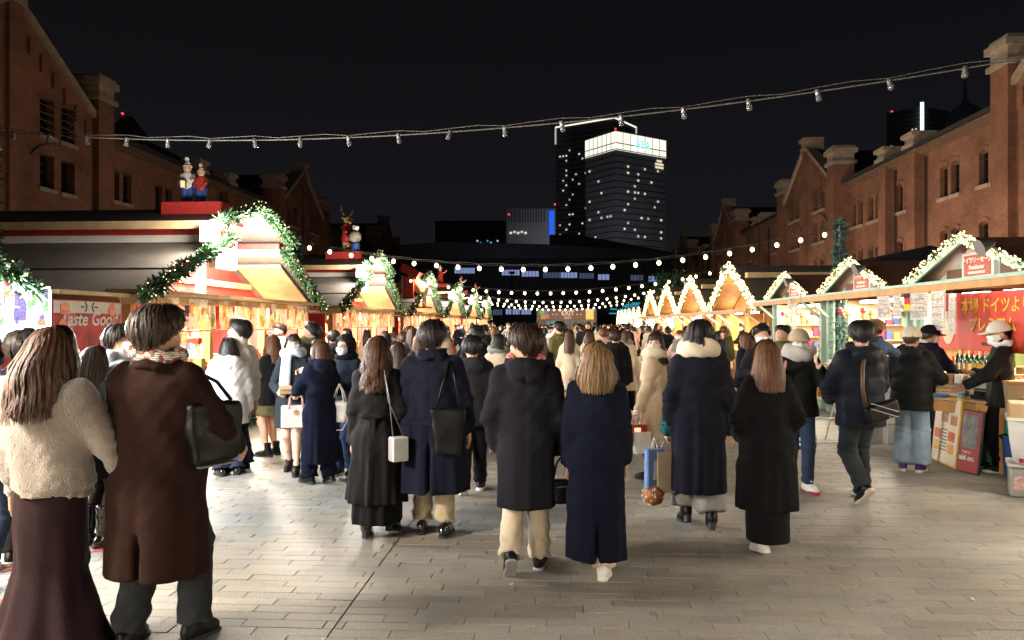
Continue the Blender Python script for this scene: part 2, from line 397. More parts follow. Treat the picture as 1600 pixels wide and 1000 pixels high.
for (yy, off) in row_list:
    xs = []
    far = yy > 22
    lim = 7.5 if not far else 6.0
    # left field from the joint leftwards, right field from the joint rightwards
    x = EXPL-.002-((off*1.3) % PLEN)
    segs = []
    if (off*1.3) % PLEN > .004: segs.append((x, EXPL-.002))
    while x > -lim: segs.append((x-PLEN, x)); x -= PLEN
    x = EXPL+.002+off
    if off > .004: segs.append((EXPL+.002, x))
    while x < lim: segs.append((x, x+PLEN)); x += PLEN
    for (a, b) in segs:
        dz = rp.uniform(-.0018, .0018)
        whole = abs(b-a-PLEN) < .02
        if npav < 300 and whole and visible((a+b)/2, yy):
            inst('paver', pv, GROUND, ((a+b)/2, yy, dz), (rp.uniform(-.004, .004), rp.uniform(-.002, .002), rp.uniform(-.003, .003))); npav += 1
        else:
            o = len(fv); g = GAP/2; x0, x1, y0, y1 = a+g, b-g, yy-PROW/2+GAPY/2, yy+PROW/2-GAPY/2; e = .0022
            fv += [(x0, y0, -.05), (x1, y0, -.05), (x1, y1, -.05), (x0, y1, -.05), (x0, y0, dz-e), (x1, y0, dz-e), (x1, y1, dz-e), (x0, y1, dz-e),
                   (x0+e, y0+e, dz), (x1-e, y0+e, dz), (x1-e, y1-e, dz), (x0+e, y1-e, dz)]
            q = [(o+8, o+9, o+10, o+11)]
            for i in range(4): j = (i+1) % 4; q += [(o+i, o+j, o+4+j, o+4+i), (o+4+i, o+4+j, o+8+j, o+8+i)]
            ff += q; tone += [rp.random()]*9
me = np_mesh('paver_field', fv, ff, m_pavs, smooth=False)
at = me.attributes.new('tone', 'FLOAT', 'FACE'); at.data.foreach_set('value', tone[:len(me.polygons)])
o = inst('paver_field', me, GROUND); o['kind'] = 'stuff'
o = MB().box2((-40, -30, -.05), (40, 2.53, -.002)).build('paving_behind', m_pav, GROUND)
for s in (-1, 1):
    MB().box2((s*8.0, 2.53, -.05), (s*40, 75.0, -.004)).build('paving_margin', m_pav, GROUND)
MB().box2((-40, 75.1, -.05), (40, 160, -.004)).build('paving_beyond', m_pav, GROUND)
m_redp = mat('worn_red_paint', (.5, .06, .08), .6, .35, 20)
for (a, b, wd) in (((-40, 902), (190, 852), .05), ((-60, 855), (120, 812), .05), ((-60, 960), (20, 935), .05), ((150, 835), (200, 818), .05)):
    A = ground(*a); B = ground(*b)
    ln = thing('painted_line', 'thin worn red queue line painted on the paving at the left edge', 'ground marking', group='red queue lines on the paving')
    dv = (B-A).normalized(); px = Vector((dv.y, -dv.x, 0))*wd/2
    MB().add([A-px+Vector((0, 0, .0045)), A+px+Vector((0, 0, .0045)), B+px+Vector((0, 0, .0045)), B-px+Vector((0, 0, .0045)),
              A-px+Vector((0, 0, .003)), A+px+Vector((0, 0, .003)), B+px+Vector((0, 0, .003)), B-px+Vector((0, 0, .003))],
             [(0, 1, 2, 3), (7, 6, 5, 4), (0, 4, 5, 1), (1, 5, 6, 2), (2, 6, 7, 3), (3, 7, 4, 0)]).build('paint', m_redp, ln)

# ------------------------------------------------------------------ brick warehouses
m_br = brick_mat('red_brick', (.315, .128, .070), (.225, .088, .047), (.22, .15, .11))
m_stone = mat('weathered_stone', (.36, .29, .22), .85, .25, 3, .2, 20)
m_roof = mat('slate_roof', (.035, .033, .035), .75, .3, 4, .2, 12)
m_glass = mat('dark_window_pane', (.012, .013, .016), .12, .2, 2, 0)
m_frame = mat('window_frame_iron', (.03, .024, .02), .6)
m_trim = mat('eave_timber', (.16, .10, .065), .7, .2, 3)
def arch(c, z0, z1, wd, rise, n=7):
    P = [(c-wd/2, z0), (c+wd/2, z0), (c+wd/2, z1-rise)]
    for i in range(1, n):
        t = i/n; P.append((c+wd/2-wd*t, z1-rise+rise*math.sin(PI*t)))
    P.append((c-wd/2, z1-rise)); return P
def facade(parent, name, outline, holes, fn, depth, bars=()):
    """a wall sheet with real openings: reveals run back to recessed panes"""
    polys = [[Vector((u, v, 0)) for u, v in outline]]+[[Vector((u, v, 0)) for u, v in h] for h in holes]
    flat = [p for q in polys for p in q]
    mb = MB(); mb.add([fn(p.x, p.y, 0) for p in flat], tessellate_polygon(polys))
    for h in holes:
        n = len(h); mb.add([fn(u, v, 0) for u, v in h]+[fn(u, v, depth) for u, v in h], [(i, (i+1) % n, (i+1) % n+n, i+n) for i in range(n)])
    n = len(outline); mb.add([fn(u, v, 0) for u, v in outline]+[fn(u, v, depth+.5) for u, v in outline], [(i, (i+1) % n, (i+1) % n+n, i+n) for i in range(n)])
    wall = inst(name, mesh_from(name, mb.v, mb.f, m_br), parent)
    for hi, h in enumerate(holes):
        us = [p[0] for p in h]; vs = [p[1] for p in h]; u0, u1, v0, v1 = min(us), max(us), min(vs), max(vs)
        wb = MB(); wb.add([fn(u, v, depth-.02) for u, v in h], [tuple(range(len(h)))])
        wdw = inst('window', mesh_from('window', wb.v, wb.f, m_glass), parent)
        fb = MB(); t = .05
        def bx(a0, b0, a1, b1, d0=depth-.12, d1=depth-.03):
            fb.prism([(a0, b0), (a1, b0), (a1, b1), (a0, b1)], d0, d1, fn)
        bx(u0, v0, u0+t, v1-.12); bx(u1-t, v0, u1, v1-.12); bx(u0, v0, u1, v0+t); bx((u0+u1)/2-.02, v0, (u0+u1)/2+.02, v1-.05)
        for k in (1, 2, 3): bx(u0, v0+(v1-v0)*k/4-.015, u1, v0+(v1-v0)*k/4+.015)
        fb.build('frame', m_frame, wdw)
        sb = MB(); sb.prism([(u0-.15, v0-.2), (u1+.15, v0-.2), (u1+.15, v0), (u0-.15, v0)], -.12, .2, fn); sb.build('sill', m_stone, wdw)
        # arched brick head, a little proud
        if v1-vs[2] > .05:
            hb = MB(); top = [(u, v) for u, v in h[2:]]; cxx = (u0+u1)/2
            outp = [(cxx+(u-cxx)*1.28, v+.22) for u, v in top]
            for i in range(len(top)-1):
                hb.prism([top[i], top[i+1], outp[i+1], outp[i]], -.05, .1, fn)
            hb.build('arch_head', m_br, wdw)
        if hi in bars:
            bb = MB()
            for k in range(5):
                zz = v0+.25+(v1-v0-.4)*k/4; bb.tube([fn(u0-.25, zz, -.18), fn(u1+.25, zz, -.18)], .025, 6)
            bb.build('guard_bars', m_trim, wdw)
    return wall
def warehouse(name, label, X, side, gables, y0, y1, eave=12.0):
    root = thing(name, label, 'warehouse', (X, 0, 0))
    # local: u along Y, v up, t away from the plaza
    fn = lambda u, v, t: (side*t, u, v)
    gh = 7.0
    spans = []; c = y0
    for g in gables: spans.append((c, g-gh)); c = g+gh
    spans.append((c, y1))
    for (a, b) in spans:
        if b-a < 3: continue
        Lg = b-a; holes = []; pil = []
        nsec = max(1, round(Lg/21))
        base = a
        for k in range(nsec):
            s = Lg/nsec/21.0
            for off, is_p in ((2.5, 0), (6.5, 0), (10, 1), (12, 0), (14, 1), (16.5, 0), (19.5, 0)):
                u = base+off*s
                if is_p: pil.append(u)
                else:
                    for q in (-.62, .62):
                        holes.append(arch(u+q, 9.0, 10.85, .86, .16)); holes.append(arch(u+q, 5.2, 7.1, .86, .16)); holes.append(arch(u+q, 1.5, 3.4, .86, .16))
            base += Lg/nsec
        facade(root, 'brick_wall', [(a, 0), (b, 0), (b, eave), (a, eave)], holes, fn, .38)
        for u in pil:
            p = MB().box2(fn(u-.55, 0, -.55), fn(u+.55, eave+.55, .3)).build('pilaster', m_br, root)
            cb = MB()
            cb.box2(fn(u-.72, eave+.55, -.75), fn(u+.72, eave+.8, .6)); cb.box2(fn(u-.6, eave+.8, -.6), fn(u+.6, eave+1.2, .6)); cb.box2(fn(u-.75, eave+1.2, -.78), fn(u+.75, eave+1.45, .7))
            cb.build('stone_cap', m_stone, p)
            # parapet climbing the roof
            MB().prism([(.0, eave+.3), (12, eave+6.6), (12, eave+7.1), (0, eave+1.0)], u-.35, u+.35, lambda p_, q_, t_: (side*p_, t_, q_)).build('roof_parapet', m_roof, root)
            MB().tube([fn(u-1.0, .2, -.12), fn(u-1.0, eave-.2, -.12)], .07, 6).build('downpipe', m_frame, root)
        # eave cornice of timber and roof slope
        cb = MB(); cb.box2(fn(a, eave, -.35), fn(b, eave+.18, .4)); cb.box2(fn(a, eave+.18, -.6), fn(b, eave+.36, .4)); cb.build('eave_cornice', m_trim, root)
        MB().prism([(-.7, eave+.36), (12, eave+6.3), (12, eave+6.6), (-.7, eave+.62)], a, b, lambda p_, q_, t_: (side*p_, t_, q_)).build('roof', m_roof, root)
        rb = MB()
        for k in range(1, 7):
            p_ = -.5+k*1.9; q_ = eave+.66+k*1.9*.4685; rb.box2((side*(p_-.05), a, q_-.02), (side*(p_+.05), b, q_+.06))
        rb.build('roof_rib', m_roof, root)
    for g in gables:
        pr = -.9
        fg = lambda u, v, t: (side*(t+pr), u+g, v)
        out = [(-6.2, 0), (6.2, 0), (6.2, 12.7), (.45, 16.5), (-.45, 16.5), (-6.2, 12.7)]
        holes = []
        for s in (-1, 1):
            for q in (-.78, .78):
                holes.append(arch(s*3.1+q, 11.0, 13.1 if False else 12.9, 1.05, .02, 2))
            for q in (-.78, .78): holes.append(arch(s*3.1+q, 8.4, 10.1, 1.05, .02, 2))
            for q in (-.78, .78): holes.append(arch(s*3.1+q, 4.8, 7.0, 1.05, .2))
            for q in (-.78, .78): holes.append(arch(s*3.1+q, 1.2, 3.6, 1.05, .2))
        out2 = out
        facade(root, 'gable_wall', out2, holes, fg, .5, bars=[0, 1, 8, 9])
        for s in (-1, 1):   # segmental relieving arch over the lower pair
            ab = MB()
            for i in range(10):
                t0 = PI*(.12+.76*i/10); t1 = PI*(.12+.76*(i+1)/10)
                f2 = lambda t, r: (s*3.1+r*math.cos(t)*1.0, 9.35+r*.62*math.sin(t))
                ab.prism([f2(t0, 1.9), f2(t1, 1.9), f2(t1, 2.12), f2(t0, 2.12)], -.1, .05, fg)
            ab.build('relieving_arch', m_br, root)
            # stepped corbels under the coping
            for k in range(6):
                u = s*(5.4-k*.85); v = 12.7+(6.2-abs(u))*.661-.95; MB().prism([(u-.2, v-.55), (u+.2, v-.55), (u+.2, v+.25), (u-.2, v+.25)], -.12, .05, fg).build('corbel', m_br, root)
            cp = MB(); cp.prism([(s*6.3, 12.62), (s*.4, 16.5), (s*.4, 16.85), (s*6.3, 12.97)], -.22, .6, fg); cp.build('coping', m_stone, root)
            p = MB().prism([(s*6.6-.7, 0), (s*6.6+.7, 0), (s*6.6+.7, 13.9), (s*6.6-.7, 13.9)], -.35, 1.2, fg).build('corner_pier', m_br, root)
            cb = MB()
            for (e, z0, z1) in ((.85, 13.9, 14.15), (.7, 14.15, 14.75), (.9, 14.75, 15.1), (.75, 15.1, 15.3)):
                cb.prism([(s*6.6-e, z0), (s*6.6+e, z0), (s*6.6+e, z1), (s*6.6-e, z1)], -.35-(e-.7), 1.2+(e-.7), fg)
            cb.build('stone_cap', m_stone, p)
        p = MB().prism([(-.45, 0), (.45, 0), (.45, 16.6), (-.45, 16.6)], -.2, .4, fg).build('centre_pier', m_br, root)
        cb = MB()
        for (e, z0, z1) in ((.55, 16.6, 16.85), (.48, 16.85, 17.3), (.65, 17.3, 17.6)):
            cb.prism([(-e, z0), (e, z0), (e, z1), (-e, z1)], -.25-(e-.48), 1.3, fg)
        cb.build('stone_cap', m_stone, p)
        # cross roof behind the gable
        MB().prism([(-6.4, 12.5), (0, 16.55), (6.4, 12.5), (6.4, 12.3), (0, 16.2), (-6.4, 12.3)], .4, 13, fg).build('cross_roof', m_roof, root)
        MB().prism([(-6.0, 0), (6.0, 0), (6.0, 12.4), (-6, 12.4)], .56, .9, fg).build('gable_core', m_br, root)
    return root
WR = warehouse('brick_warehouse', 'red brick warehouse with gables and stone caps rising behind the right stalls', 22.3, 1, [30, 65, 96, 128], 12, 145)
WL = warehouse('brick_warehouse', 'dark red brick warehouse with steep gable behind the left stalls', -26.0, -1, [32.7, 72, 108], 14, 140)

# assumed unseen wall washers, added so the warehouse brick is lit from below
m_metal = mat('grey_metal', (.25, .25, .26), .45, .1, 5, .03, metal=.7)
m_lens = mat('lamp_lens', (.9, .9, .85), .3, 0, 5, 0, emit=(1, .75, .5), es=14)
def wall_washer(x, y, side, energy, group):
    t = thing('wall_washer', 'assumed unseen floodlight, added to light the brick of the %s warehouse' % ('right' if side > 0 else 'left'), 'floodlight', (x, y, 0), 0, group)
    MB().box((0, 0, .12), (.35, .6, .24)).build('housing', m_metal, t, bevel=.02)
    MB().box((side*.04, 0, .245), (.25, .5, .01)).build('lens', m_lens, t)
    lamp('washer_light', 'SPOT', t, (0, 0, .35), energy, (1.0, .76, .56) if side > 0 else (1.0, .84, .72), .15, rot=(0, R(180-48)*1.0*side*-1, 0) if False else (0, -side*R(180-42), 0), spot=(130, 1.0))
for y, en in ((26, 1900), (40, 1850), (50, 1450), (62, 1000), (78, 520), (95, 260)): wall_washer(22.3-7.5, y, 1, en, 'assumed floodlights at the right warehouse')
for y in (26, 40, 53, 70): wall_washer(-26+8.5, y, -1, 280, 'assumed floodlights at the left warehouse')

# ------------------------------------------------------------------ far buildings
m_conc = mat('tower_concrete', (.30, .30, .32), .8, .12, .05)
m_dark = mat('dark_facade', (.10, .10, .115), .7, .15, .05)
m_bluer = mat('hall_roof_blue', (.16, .18, .30), .5, .1, .05)
m_lit = mat('lit_window_warm', (.3, .25, .2), .5, 0, 1, 0, emit=(1, .86, .6), es=.5)
m_litc = mat('lit_window_cool', (.3, .3, .3), .5, 0, 1, 0, emit=(.75, .88, 1), es=.4)
m_crown = mat('lit_crown', (.5, .5, .45), .6, .25, .3, 0, emit=(1, .97, .84), es=.62, stretch=(1, 1, .15))
m_edge = mat('edge_light', (.5, .5, .45), .6, 0, 1, 0, emit=(1, .98, .8), es=.7)
m_blue = mat('blue_lit_panel', (.02, .05, .3), .5, 0, 1, 0, emit=(.02, .14, .9), es=.5)
m_red = mat('aviation_light', (.4, .02, .02), .5, 0, 1, 0, emit=(1, .04, .06), es=1.2)
m_cyan = mat('cyan_light', (.02, .3, .4), .5, 0, 1, 0, emit=(.05, .6, .85), es=.35)
def tower(name, label, px0, pxc, px1, ptop, pbase, d, m, depth, nlit, seed, crown=None, kindw=None):
    """two visible faces meeting at picture column pxc; corner nearest"""
    base = 0.0
    C = at_depth(pxc, 505, d); A = at_depth(px0, 505, d+depth); B = at_depth(px1, 505, d+depth)
    ztop = CAMZ+(505-ptop)/FPX*d
    D = A+B-C
    root = thing(name, label, 'tower', (C.x, C.y, 0))
    loc = lambda P: (P.x-C.x, P.y-C.y)
    poly = [loc(C), loc(B), loc(D), loc(A)]
    MB().prism(poly, 0, ztop, lambda u, v, t: (u, v, t)).build('tower_body', m, root)
    rr = random.Random(seed)
    def face(P, Q, n):
        P = Vector((*loc(P), 0)); Q = Vector((*loc(Q), 0)); L = (Q-P).length; ux = (Q-P)/L
        nrm = Vector((ux.y, -ux.x, 0))
        if nrm.y > 0: nrm = -nrm
        # floor bands and mullions give the facade its grain
        gb = MB(); fl = 3.6
        for k in range(1, int(ztop/fl)):
            a = P+nrm*.12; b2 = Q+nrm*.12; gb.bar((a.x, a.y, k*fl), (b2.x, b2.y, k*fl), .25, .5)
        gb.build('floor_band', m_dark if m is m_conc else m_conc, root)
        nw = int(L/2.6)
        wm = MB().box((0, 0, 0), (1.15, .2, 1.0)).mesh('lit_window', m_lit)
        ang = math.atan2(ux.y, ux.x); used = set()
        for i in range(n):
            c = rr.randrange(1, nw-1); k = rr.randrange(6, int(ztop/fl)-4)
            if (c, k) in used: continue
            used.add((c, k)); p = P+ux*(c+.5)*L/nw+nrm*.35
            o = inst('lit_window', wm, root, (p.x, p.y, (k+.5)*fl), (0, 0, ang), (rr.uniform(.8, 1.2), 1, 1), m_lit if rr.random() < .6 else m_litc)
    face(A, C, nlit[0]); face(C, B, nlit[1])
    return root, poly, ztop, loc, A, B, C
# hotel tower with a glowing crown
r1, poly, zt, loc, A, B, C = tower('hotel_tower', 'tall dark hotel tower with a glowing white crown band on top', 915, 962, 1040, 205, 400, 420, m_conc, 22, (22, 36), 5)
cx_ = sum(p[0] for p in poly)/4; cy_ = sum(p[1] for p in poly)/4
MB().prism([(cx_+(p[0]-cx_)*.985, cy_+(p[1]-cy_)*.985) for p in poly], zt-.5, zt+.9, lambda u, v, t: (u, v, t)).build('roof_slab', m_dark, r1)
sc = 1.012
MB().prism([(cx_+(p[0]-cx_)*sc, cy_+(p[1]-cy_)*sc) for p in poly], zt-10.5, zt, lambda u, v, t: (u, v, t)).build('crown_band', m_crown, r1)
gb = MB()
for P, Q in ((A, C), (C, B)):
    p0 = Vector((*loc(P), 0)); q0 = Vector((*loc(Q), 0))
    for i in range(1, 7):
        p = p0.lerp(q0, i/7); p = Vector((cx_+(p.x-cx_)*1.018, cy_+(p.y-cy_)*1.018, 0)); gb.box2((p.x-.12, p.y-.12, zt-10.5), (p.x+.12, p.y+.12, zt))
gb.build('crown_fin', m_dark, r1)
m_sign = mat('sign_cool_white', (.8, .9, .9), .5, 0, 1, 0, emit=(.35, .85, .9), es=.55)
p0 = Vector((*loc(C), 0)); q0 = Vector((*loc(B), 0)); ux = (q0-p0).normalized(); nr = Vector((ux.y, -ux.x, 0))
sp_ = p0.lerp(q0, .5)+nr*1.2
text('sign_lettering', 'APA', 6.2, m_sign, r1, (sp_.x, sp_.y, zt-5.6), (PI/2, 0, math.atan2(ux.y, ux.x)), .3, bold=.08)
MB().box((poly[0][0], poly[0][1]+1.0, zt+1.4), (.9, .9, 1.2)).build('aviation_light', m_red, r1)
for k in range(3):
    o = MB().box((0, 0, 0), (6.5 if k else 4, .3, 1.2)).build('lit_window', m_lit, r1); p = p0.lerp(q0, .86-.0*k)+nr*.4
    o.location = (p.x, p.y, zt-13-k*1.9); o.rotation_euler = (0, 0, math.atan2(ux.y, ux.x))
# dark apartment tower behind it, roof edge traced in light
r2, poly2, zt2, loc2, A2, B2, C2 = tower('apartment_tower', 'dark residential tower behind the crowned tower with a lit roof edge', 868, 960, 994, 185, 380, 520, m_dark, 26, (95, 14), 9)
for P, Q in ((A2, C2), (C2, B2)):
    a = Vector((*loc2(P), zt2+.5)); b = Vector((*loc2(Q), zt2+.5)); MB().bar(a, b, .9, .9).build('roof_edge_light', m_edge, r2)
for P in (A2, B2):
    a = Vector((*loc2(P), 0)); MB().box2((a.x-.5, a.y-.9, zt2-12), (a.x+.5, a.y+.1, zt2)).build('corner_light', mat('corner_glow', (.4, .4, .4), .6, 0, 1, 0, emit=(.9, .9, .8), es=.35), r2)
# office block with blue panel
def block(name, label, cat, px0, px1, ytop, ybase, d, depth, m, group=None):
    A = at_depth(px0, ytop, d); B = at_depth(px1, ytop, d); z = A.z
    t = thing(name, label, cat, ((A.x+B.x)/2, (A.y+B.y)/2, 0), math.atan2(B.y-A.y, B.x-A.x), group)
    L = (B-A).length
    MB().box2((-L/2, 0, 0), (L/2, depth, z)).build('block_body', m, t)
    return t, L, z
t, L, z = block('office_block', 'low grey office block with a glowing blue panel beside the towers', 'building', 792, 868, 326, 380, 380, 20, m_conc)
MB().box2((L/2-3.4, -.5, z-13.5), (L/2-.8, -.1, z-1)).build('blue_panel', m_blue, t)
MB().box((L/2-.3, 0, z+2.2), (.8, .8, .8)).build('aviation_light', m_red, t); MB().box((-L/2+1, 0, z-3), (.8, .8, .8)).build('aviation_light', m_red, t)
fb = MB()
for k in range(14): fb.box2((-L/2+1+k*1.4, -.25, z-7), (-L/2+1.35+k*1.4, 0, z-.5))
fb.build('facade_fin', m_dark, t)
for i in range(5): MB().box((-L/2+2+i*1.9, -.2, z-12.5+(i % 2)*.5), (1.2, .3, 1.0)).build('lit_window', m_litc if i % 2 else m_lit, t)
# long exhibition hall closing the plaza, its window band lit
t, L, z = block('exhibition_hall', 'long dark hall with a strip of pale lit windows across the plaza end', 'building', 520, 1075, 405, 505, 190, 30, m_dark)
MB().prism([(-L/2-2, z), (L/2+2, z), (L/2+2, z+1.2), (L*.1, z+3.6), (-L*.2, z+4.2), (-L/2-2, z+1.5)], -2.5, 31, lambda u, v, q: (u, q, v)).build('hall_roof', mat('hall_roof_grey', (.13, .13, .15), .5, .1, .1), t)
for (p0_, p1_, yy, lit) in ((640, 650, 418, 1), (710, 742, 423, 1), (784, 812, 426, 1), (815, 842, 428, 1), (848, 876, 430, 0), (876, 902, 430, 1), (905, 928, 431, 0), (934, 952, 433, 1), (985, 1005, 434, 0), (1013, 1027, 436, 1), (790, 830, 487, 1), (770, 785, 488, 0)):
    a = at_depth(p0_, yy, 190); b = at_depth(p1_, yy, 190); L2 = (b-a).length; M = t.matrix_basis.inverted(); q = M @ a
    n = max(1, int(L2/.75))
    wbm = MB().box2((0, -.14, -.75), (L2, -.02, .75)).mesh('window_band', m_frame); wb_ = inst('window_band', wbm, t, (q.x, 0, q.z))
    for i in range(n):
        MB().box2((i*L2/n+.06, -.2, -.7), ((i+1)*L2/n-.06, -.145, .7)).build('pane', mat('pane_lit_%d' % lit, (.1, .12, .2), .3, .3, 2, 0, emit=(.38, .52, .95), es=.3 if lit else .07), wb_)
o = thing('exhibition_roof', 'broad dark blue roof slope in front of the hotel tower', 'roof', tuple(at_depth(950, 505, 240))[:2]+(0,))
pz = lambda y: CAMZ+(505-y)/FPX*240
MB().prism([(-19, 0), (21, 0), (21, pz(395)), (-10, pz(366)), (-19, pz(366))], 0, 30, lambda u, v, q: (u, q, v)).build('roof_body', m_bluer, o)
t, L, z = block('terminal_building', 'faint dark flat-topped block on the skyline left of the office block', 'building', 680, 790, 345, 400, 330, 20, m_dark)
for i in range(7): MB().box((L*.1+i*1.5, -.2, z-9-(i % 3)*.9), (.7, .2, .7)).build('lit_window', m_cyan if i % 2 else m_litc, t)
# waterfront tower beyond the right warehouse, bright vertical strip
r3, poly3, zt3, loc3, A3, B3, C3 = tower('waterfront_tower', 'far dark tower with a bright vertical light strip over the right roofs', 1385, 1440, 1500, 166, 300, 600, m_dark, 20, (26, 16), 12)
MB().box2((-1.2, -1.4, zt3-30), (1.2, -.2, zt3+3)).build('light_strip', mat('strip_light', (.5, .6, .6), .5, 0, 1, 0, emit=(.75, 1, .95), es=1.0), r3)
MB().box((poly3[3][0]+4, poly3[3][1]-1, zt3+1), (1.3, 1.3, 1.3)).build('aviation_light', m_red, r3)
t = thing('antenna_mast', 'thin antenna spire on a rounded roof behind the right warehouse', 'antenna', tuple(at_depth(1508, 505, 500))[:2]+(0,))
MB().lathe([(12, 0), (12, 140), (9, 146), (3, 150), (1.2, 153), (.7, 168), (.25, 182)], n=10).build('mast', m_conc, t, True)
t = thing('dome_tower', 'faint rounded tower top with a red beacon behind the left warehouse', 'tower', tuple(at_depth(199, 505, 500))[:2]+(0,))
MB().lathe([(16, 0), (15, 122), (11, 132), (5, 139), (4, 141)], n=14).build('tower_body', m_dark, t, True)
MB().box((-1, -4, 142.5), (1.2, 1.2, 1.2)).build('aviation_light', m_red, t)

# unseen fill lamps, added to stand in for city light on far buildings
def city_fill(px, d, energy, label):
    p = at_depth(px, 505, d); t = thing('forecourt_light', label, 'floodlight', (p.x, p.y, 0)); MB().box((0, 0, 12), (1.2, .6, .5)).build('lamp_head', m_metal, t); MB().tube([(0, 0, 0), (0, 0, 11.8)], .15, 6).build('post', m_metal, t)
    lamp('forecourt_beam', 'SPOT', t, (0, 0, 13), energy, (.9, .92, 1.0), 1.0, rot=(R(112), 0, YAW), spot=(120, 1.0))
city_fill(965, 330, 30000, 'unseen floodlight added to brighten the crowned hotel tower')
city_fill(820, 330, 900, 'unseen floodlight added to brighten the low office block')
city_fill(800, 150, 900, 'unseen floodlight added to brighten the long hall')
# ------------------------------------------------------------------ market stalls
m_redw = mat('red_board', (.42, .035, .03), .6, .2, 5, .1, 25, stretch=(1, 1, .15), rnd=.12)
m_wood = mat('honey_wood', (.52, .27, .09), .55, .25, 4, .1, 20, stretch=(1, 1, .12), rnd=.12)
m_woodl = mat('pale_wood', (.5, .36, .2), .6, .2, 4, .1, 20, rnd=.1)
m_white = mat('white_paint', (.75, .73, .68), .5, .08, 5)
m_sheet = mat('dark_roof_sheet', (.13, .115, .105), .55, .2, 3, .05, 8)
m_black = mat('black_tarpaulin', (.012, .012, .013), .6, .3, 2, .1, 6)
m_green = mat('pale_green_paint', (.36, .52, .44), .5, .12, 6, .05, 30, rnd=.06)
m_brown = mat('brown_board', (.16, .075, .045), .6, .2, 5, .1, 25, rnd=.1)
m_leaf = mat('fir_green', (.045, .105, .05), .6, .4, 9, 0)
m_leafb = mat('fir_blue_green', (.05, .12, .10), .6, .4, 9, 0)
m_fairy = mat('fairy_light', (.9, .8, .5), .4, 0, 1, 0, emit=(1, .78, .34), es=3.2)
m_fairyw = mat('fairy_light_warm', (.9, .8, .5), .4, 0, 1, 0, emit=(1, .78, .32), es=4.2)
m_bulb = mat('bulb_glow', (.9, .8, .6), .4, 0, 1, 0, emit=(1, .80, .46), es=5)
m_bulbw = mat('bulb_glow_amber', (.9, .8, .6), .4, 0, 1, 0, emit=(1, .68, .3), es=22)
m_flood = mat('flood_face', (.9, .9, .85), .4, 0, 1, 0, emit=(1, .93, .78), es=30)
m_cable = mat('black_cable', (.02, .02, .02), .5)
m_star = mat('cold_led', (.6, .8, .9), .4, 0, 1, 0, emit=(.62, .84, 1), es=7)
m_bred = mat('bauble_red', (.55, .03, .03), .2, .1, 3, 0, coat=.5)
m_bgold = mat('bauble_gold', (.7, .42, .12), .25, .1, 3, 0, metal=.6)
m_glow = mat('backlit_white', (.9, .95, .95), .4, 0, 1, 0, emit=(.9, 1, .98), es=2.2)
FOOD = [(.72, .42, .16), (.5, .14, .08), (.78, .62, .32), (.82, .74, .55), (.36, .2, .09), (.62, .32, .12), (.34, .36, .16), (.8, .7, .5)]
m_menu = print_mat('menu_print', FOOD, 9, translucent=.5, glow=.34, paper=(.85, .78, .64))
m_menuw = print_mat('menu_print_white', [(.7, .75, .72), (.3, .5, .3), (.75, .3, .2), (.25, .2, .5), (.85, .85, .8)], 8, translucent=.4, glow=1.3, seed=3, paper=(.85, .9, .9))
m_menup = print_mat('menu_print_pale', [(.7, .55, .45), (.45, .3, .3), (.75, .7, .6), (.5, .5, .55)], 11, translucent=.5, glow=.15, seed=5)

def garland_parts(parent, paths, rad, per_m, lights_m, mleaf, mlight, bauble_m=0.0, seed=1, lr=.011, spread=1.0, leaf=.09, bmeshes=None):
    rr = np.random.RandomState(seed); LV = []; LF = []; lm = MB(); bpos = []
    for path in paths:
        P = np.array(path, float); seg = np.linalg.norm(P[1:]-P[:-1], axis=1); L = seg.sum(); cum = np.r_[0, np.cumsum(seg)]
        def pt(s):
            return np.stack([np.interp(s, cum, P[:, i]) for i in range(3)], -1)
        n = int(L*per_m); s = rr.rand(n)*L; c = pt(s); d = rr.randn(n, 3); d /= np.linalg.norm(d, axis=1)[:, None]
        clump = 1+.3*np.sin(s*9+seed)+.25*np.sin(s*23)
        b0 = c+d*(rad*.35*rr.rand(n)*spread)[:, None]; dirn = d+rr.randn(n, 3)*.5; dirn /= np.linalg.norm(dirn, axis=1)[:, None]
        ln = leaf*(.5+rr.rand(n))*clump; side = np.cross(dirn, rr.randn(n, 3)); side /= np.linalg.norm(side, axis=1)[:, None]
        tip = b0+dirn*(np.minimum(ln, rad*.95))[:, None]; w_ = leaf*.14
        V = np.stack([b0-side*w_, b0+side*w_, tip+side*w_*.5, tip-side*w_*.5], 1).reshape(-1, 3); o = sum(len(x) for x in LV)
        LV.append(V); LF.append(np.arange(n*4).reshape(-1, 4)+o)
        k = int(L*lights_m); s = (np.arange(k)+rr.rand(k))*L/max(k, 1); c = pt(s); d = rr.randn(k, 3); d /= np.linalg.norm(d, axis=1)[:, None]
        for q in c+d*(rad*(.55+.35*rr.rand(k)))[:, None]: lm.octa(q, lr*(.55+.95*rr.rand()**2))
        k = int(L*bauble_m); s = rr.rand(k)*L; c = pt(s); d = rr.randn(k, 3); d /= np.linalg.norm(d, axis=1)[:, None]
        bpos += list(c+d*(rad*.8))
    if per_m: inst('foliage', np_mesh('foliage', np.concatenate(LV), np.concatenate(LF), mleaf, False), parent)['kind'] = 'stuff'
    if lights_m: lm.build('fairy_lights', mlight, parent, kind='stuff')
    if bpos:
        bm_ = [MB().ball((0, 0, 0), .042, 8, 6).mesh('bauble', m_bred, True), MB().ball((0, 0, 0), .034, 8, 6).mesh('bauble', m_bgold, True)]
        for i, q in enumerate(bpos): inst('bauble', bm_[i % 2], parent, tuple(q))
    return parent

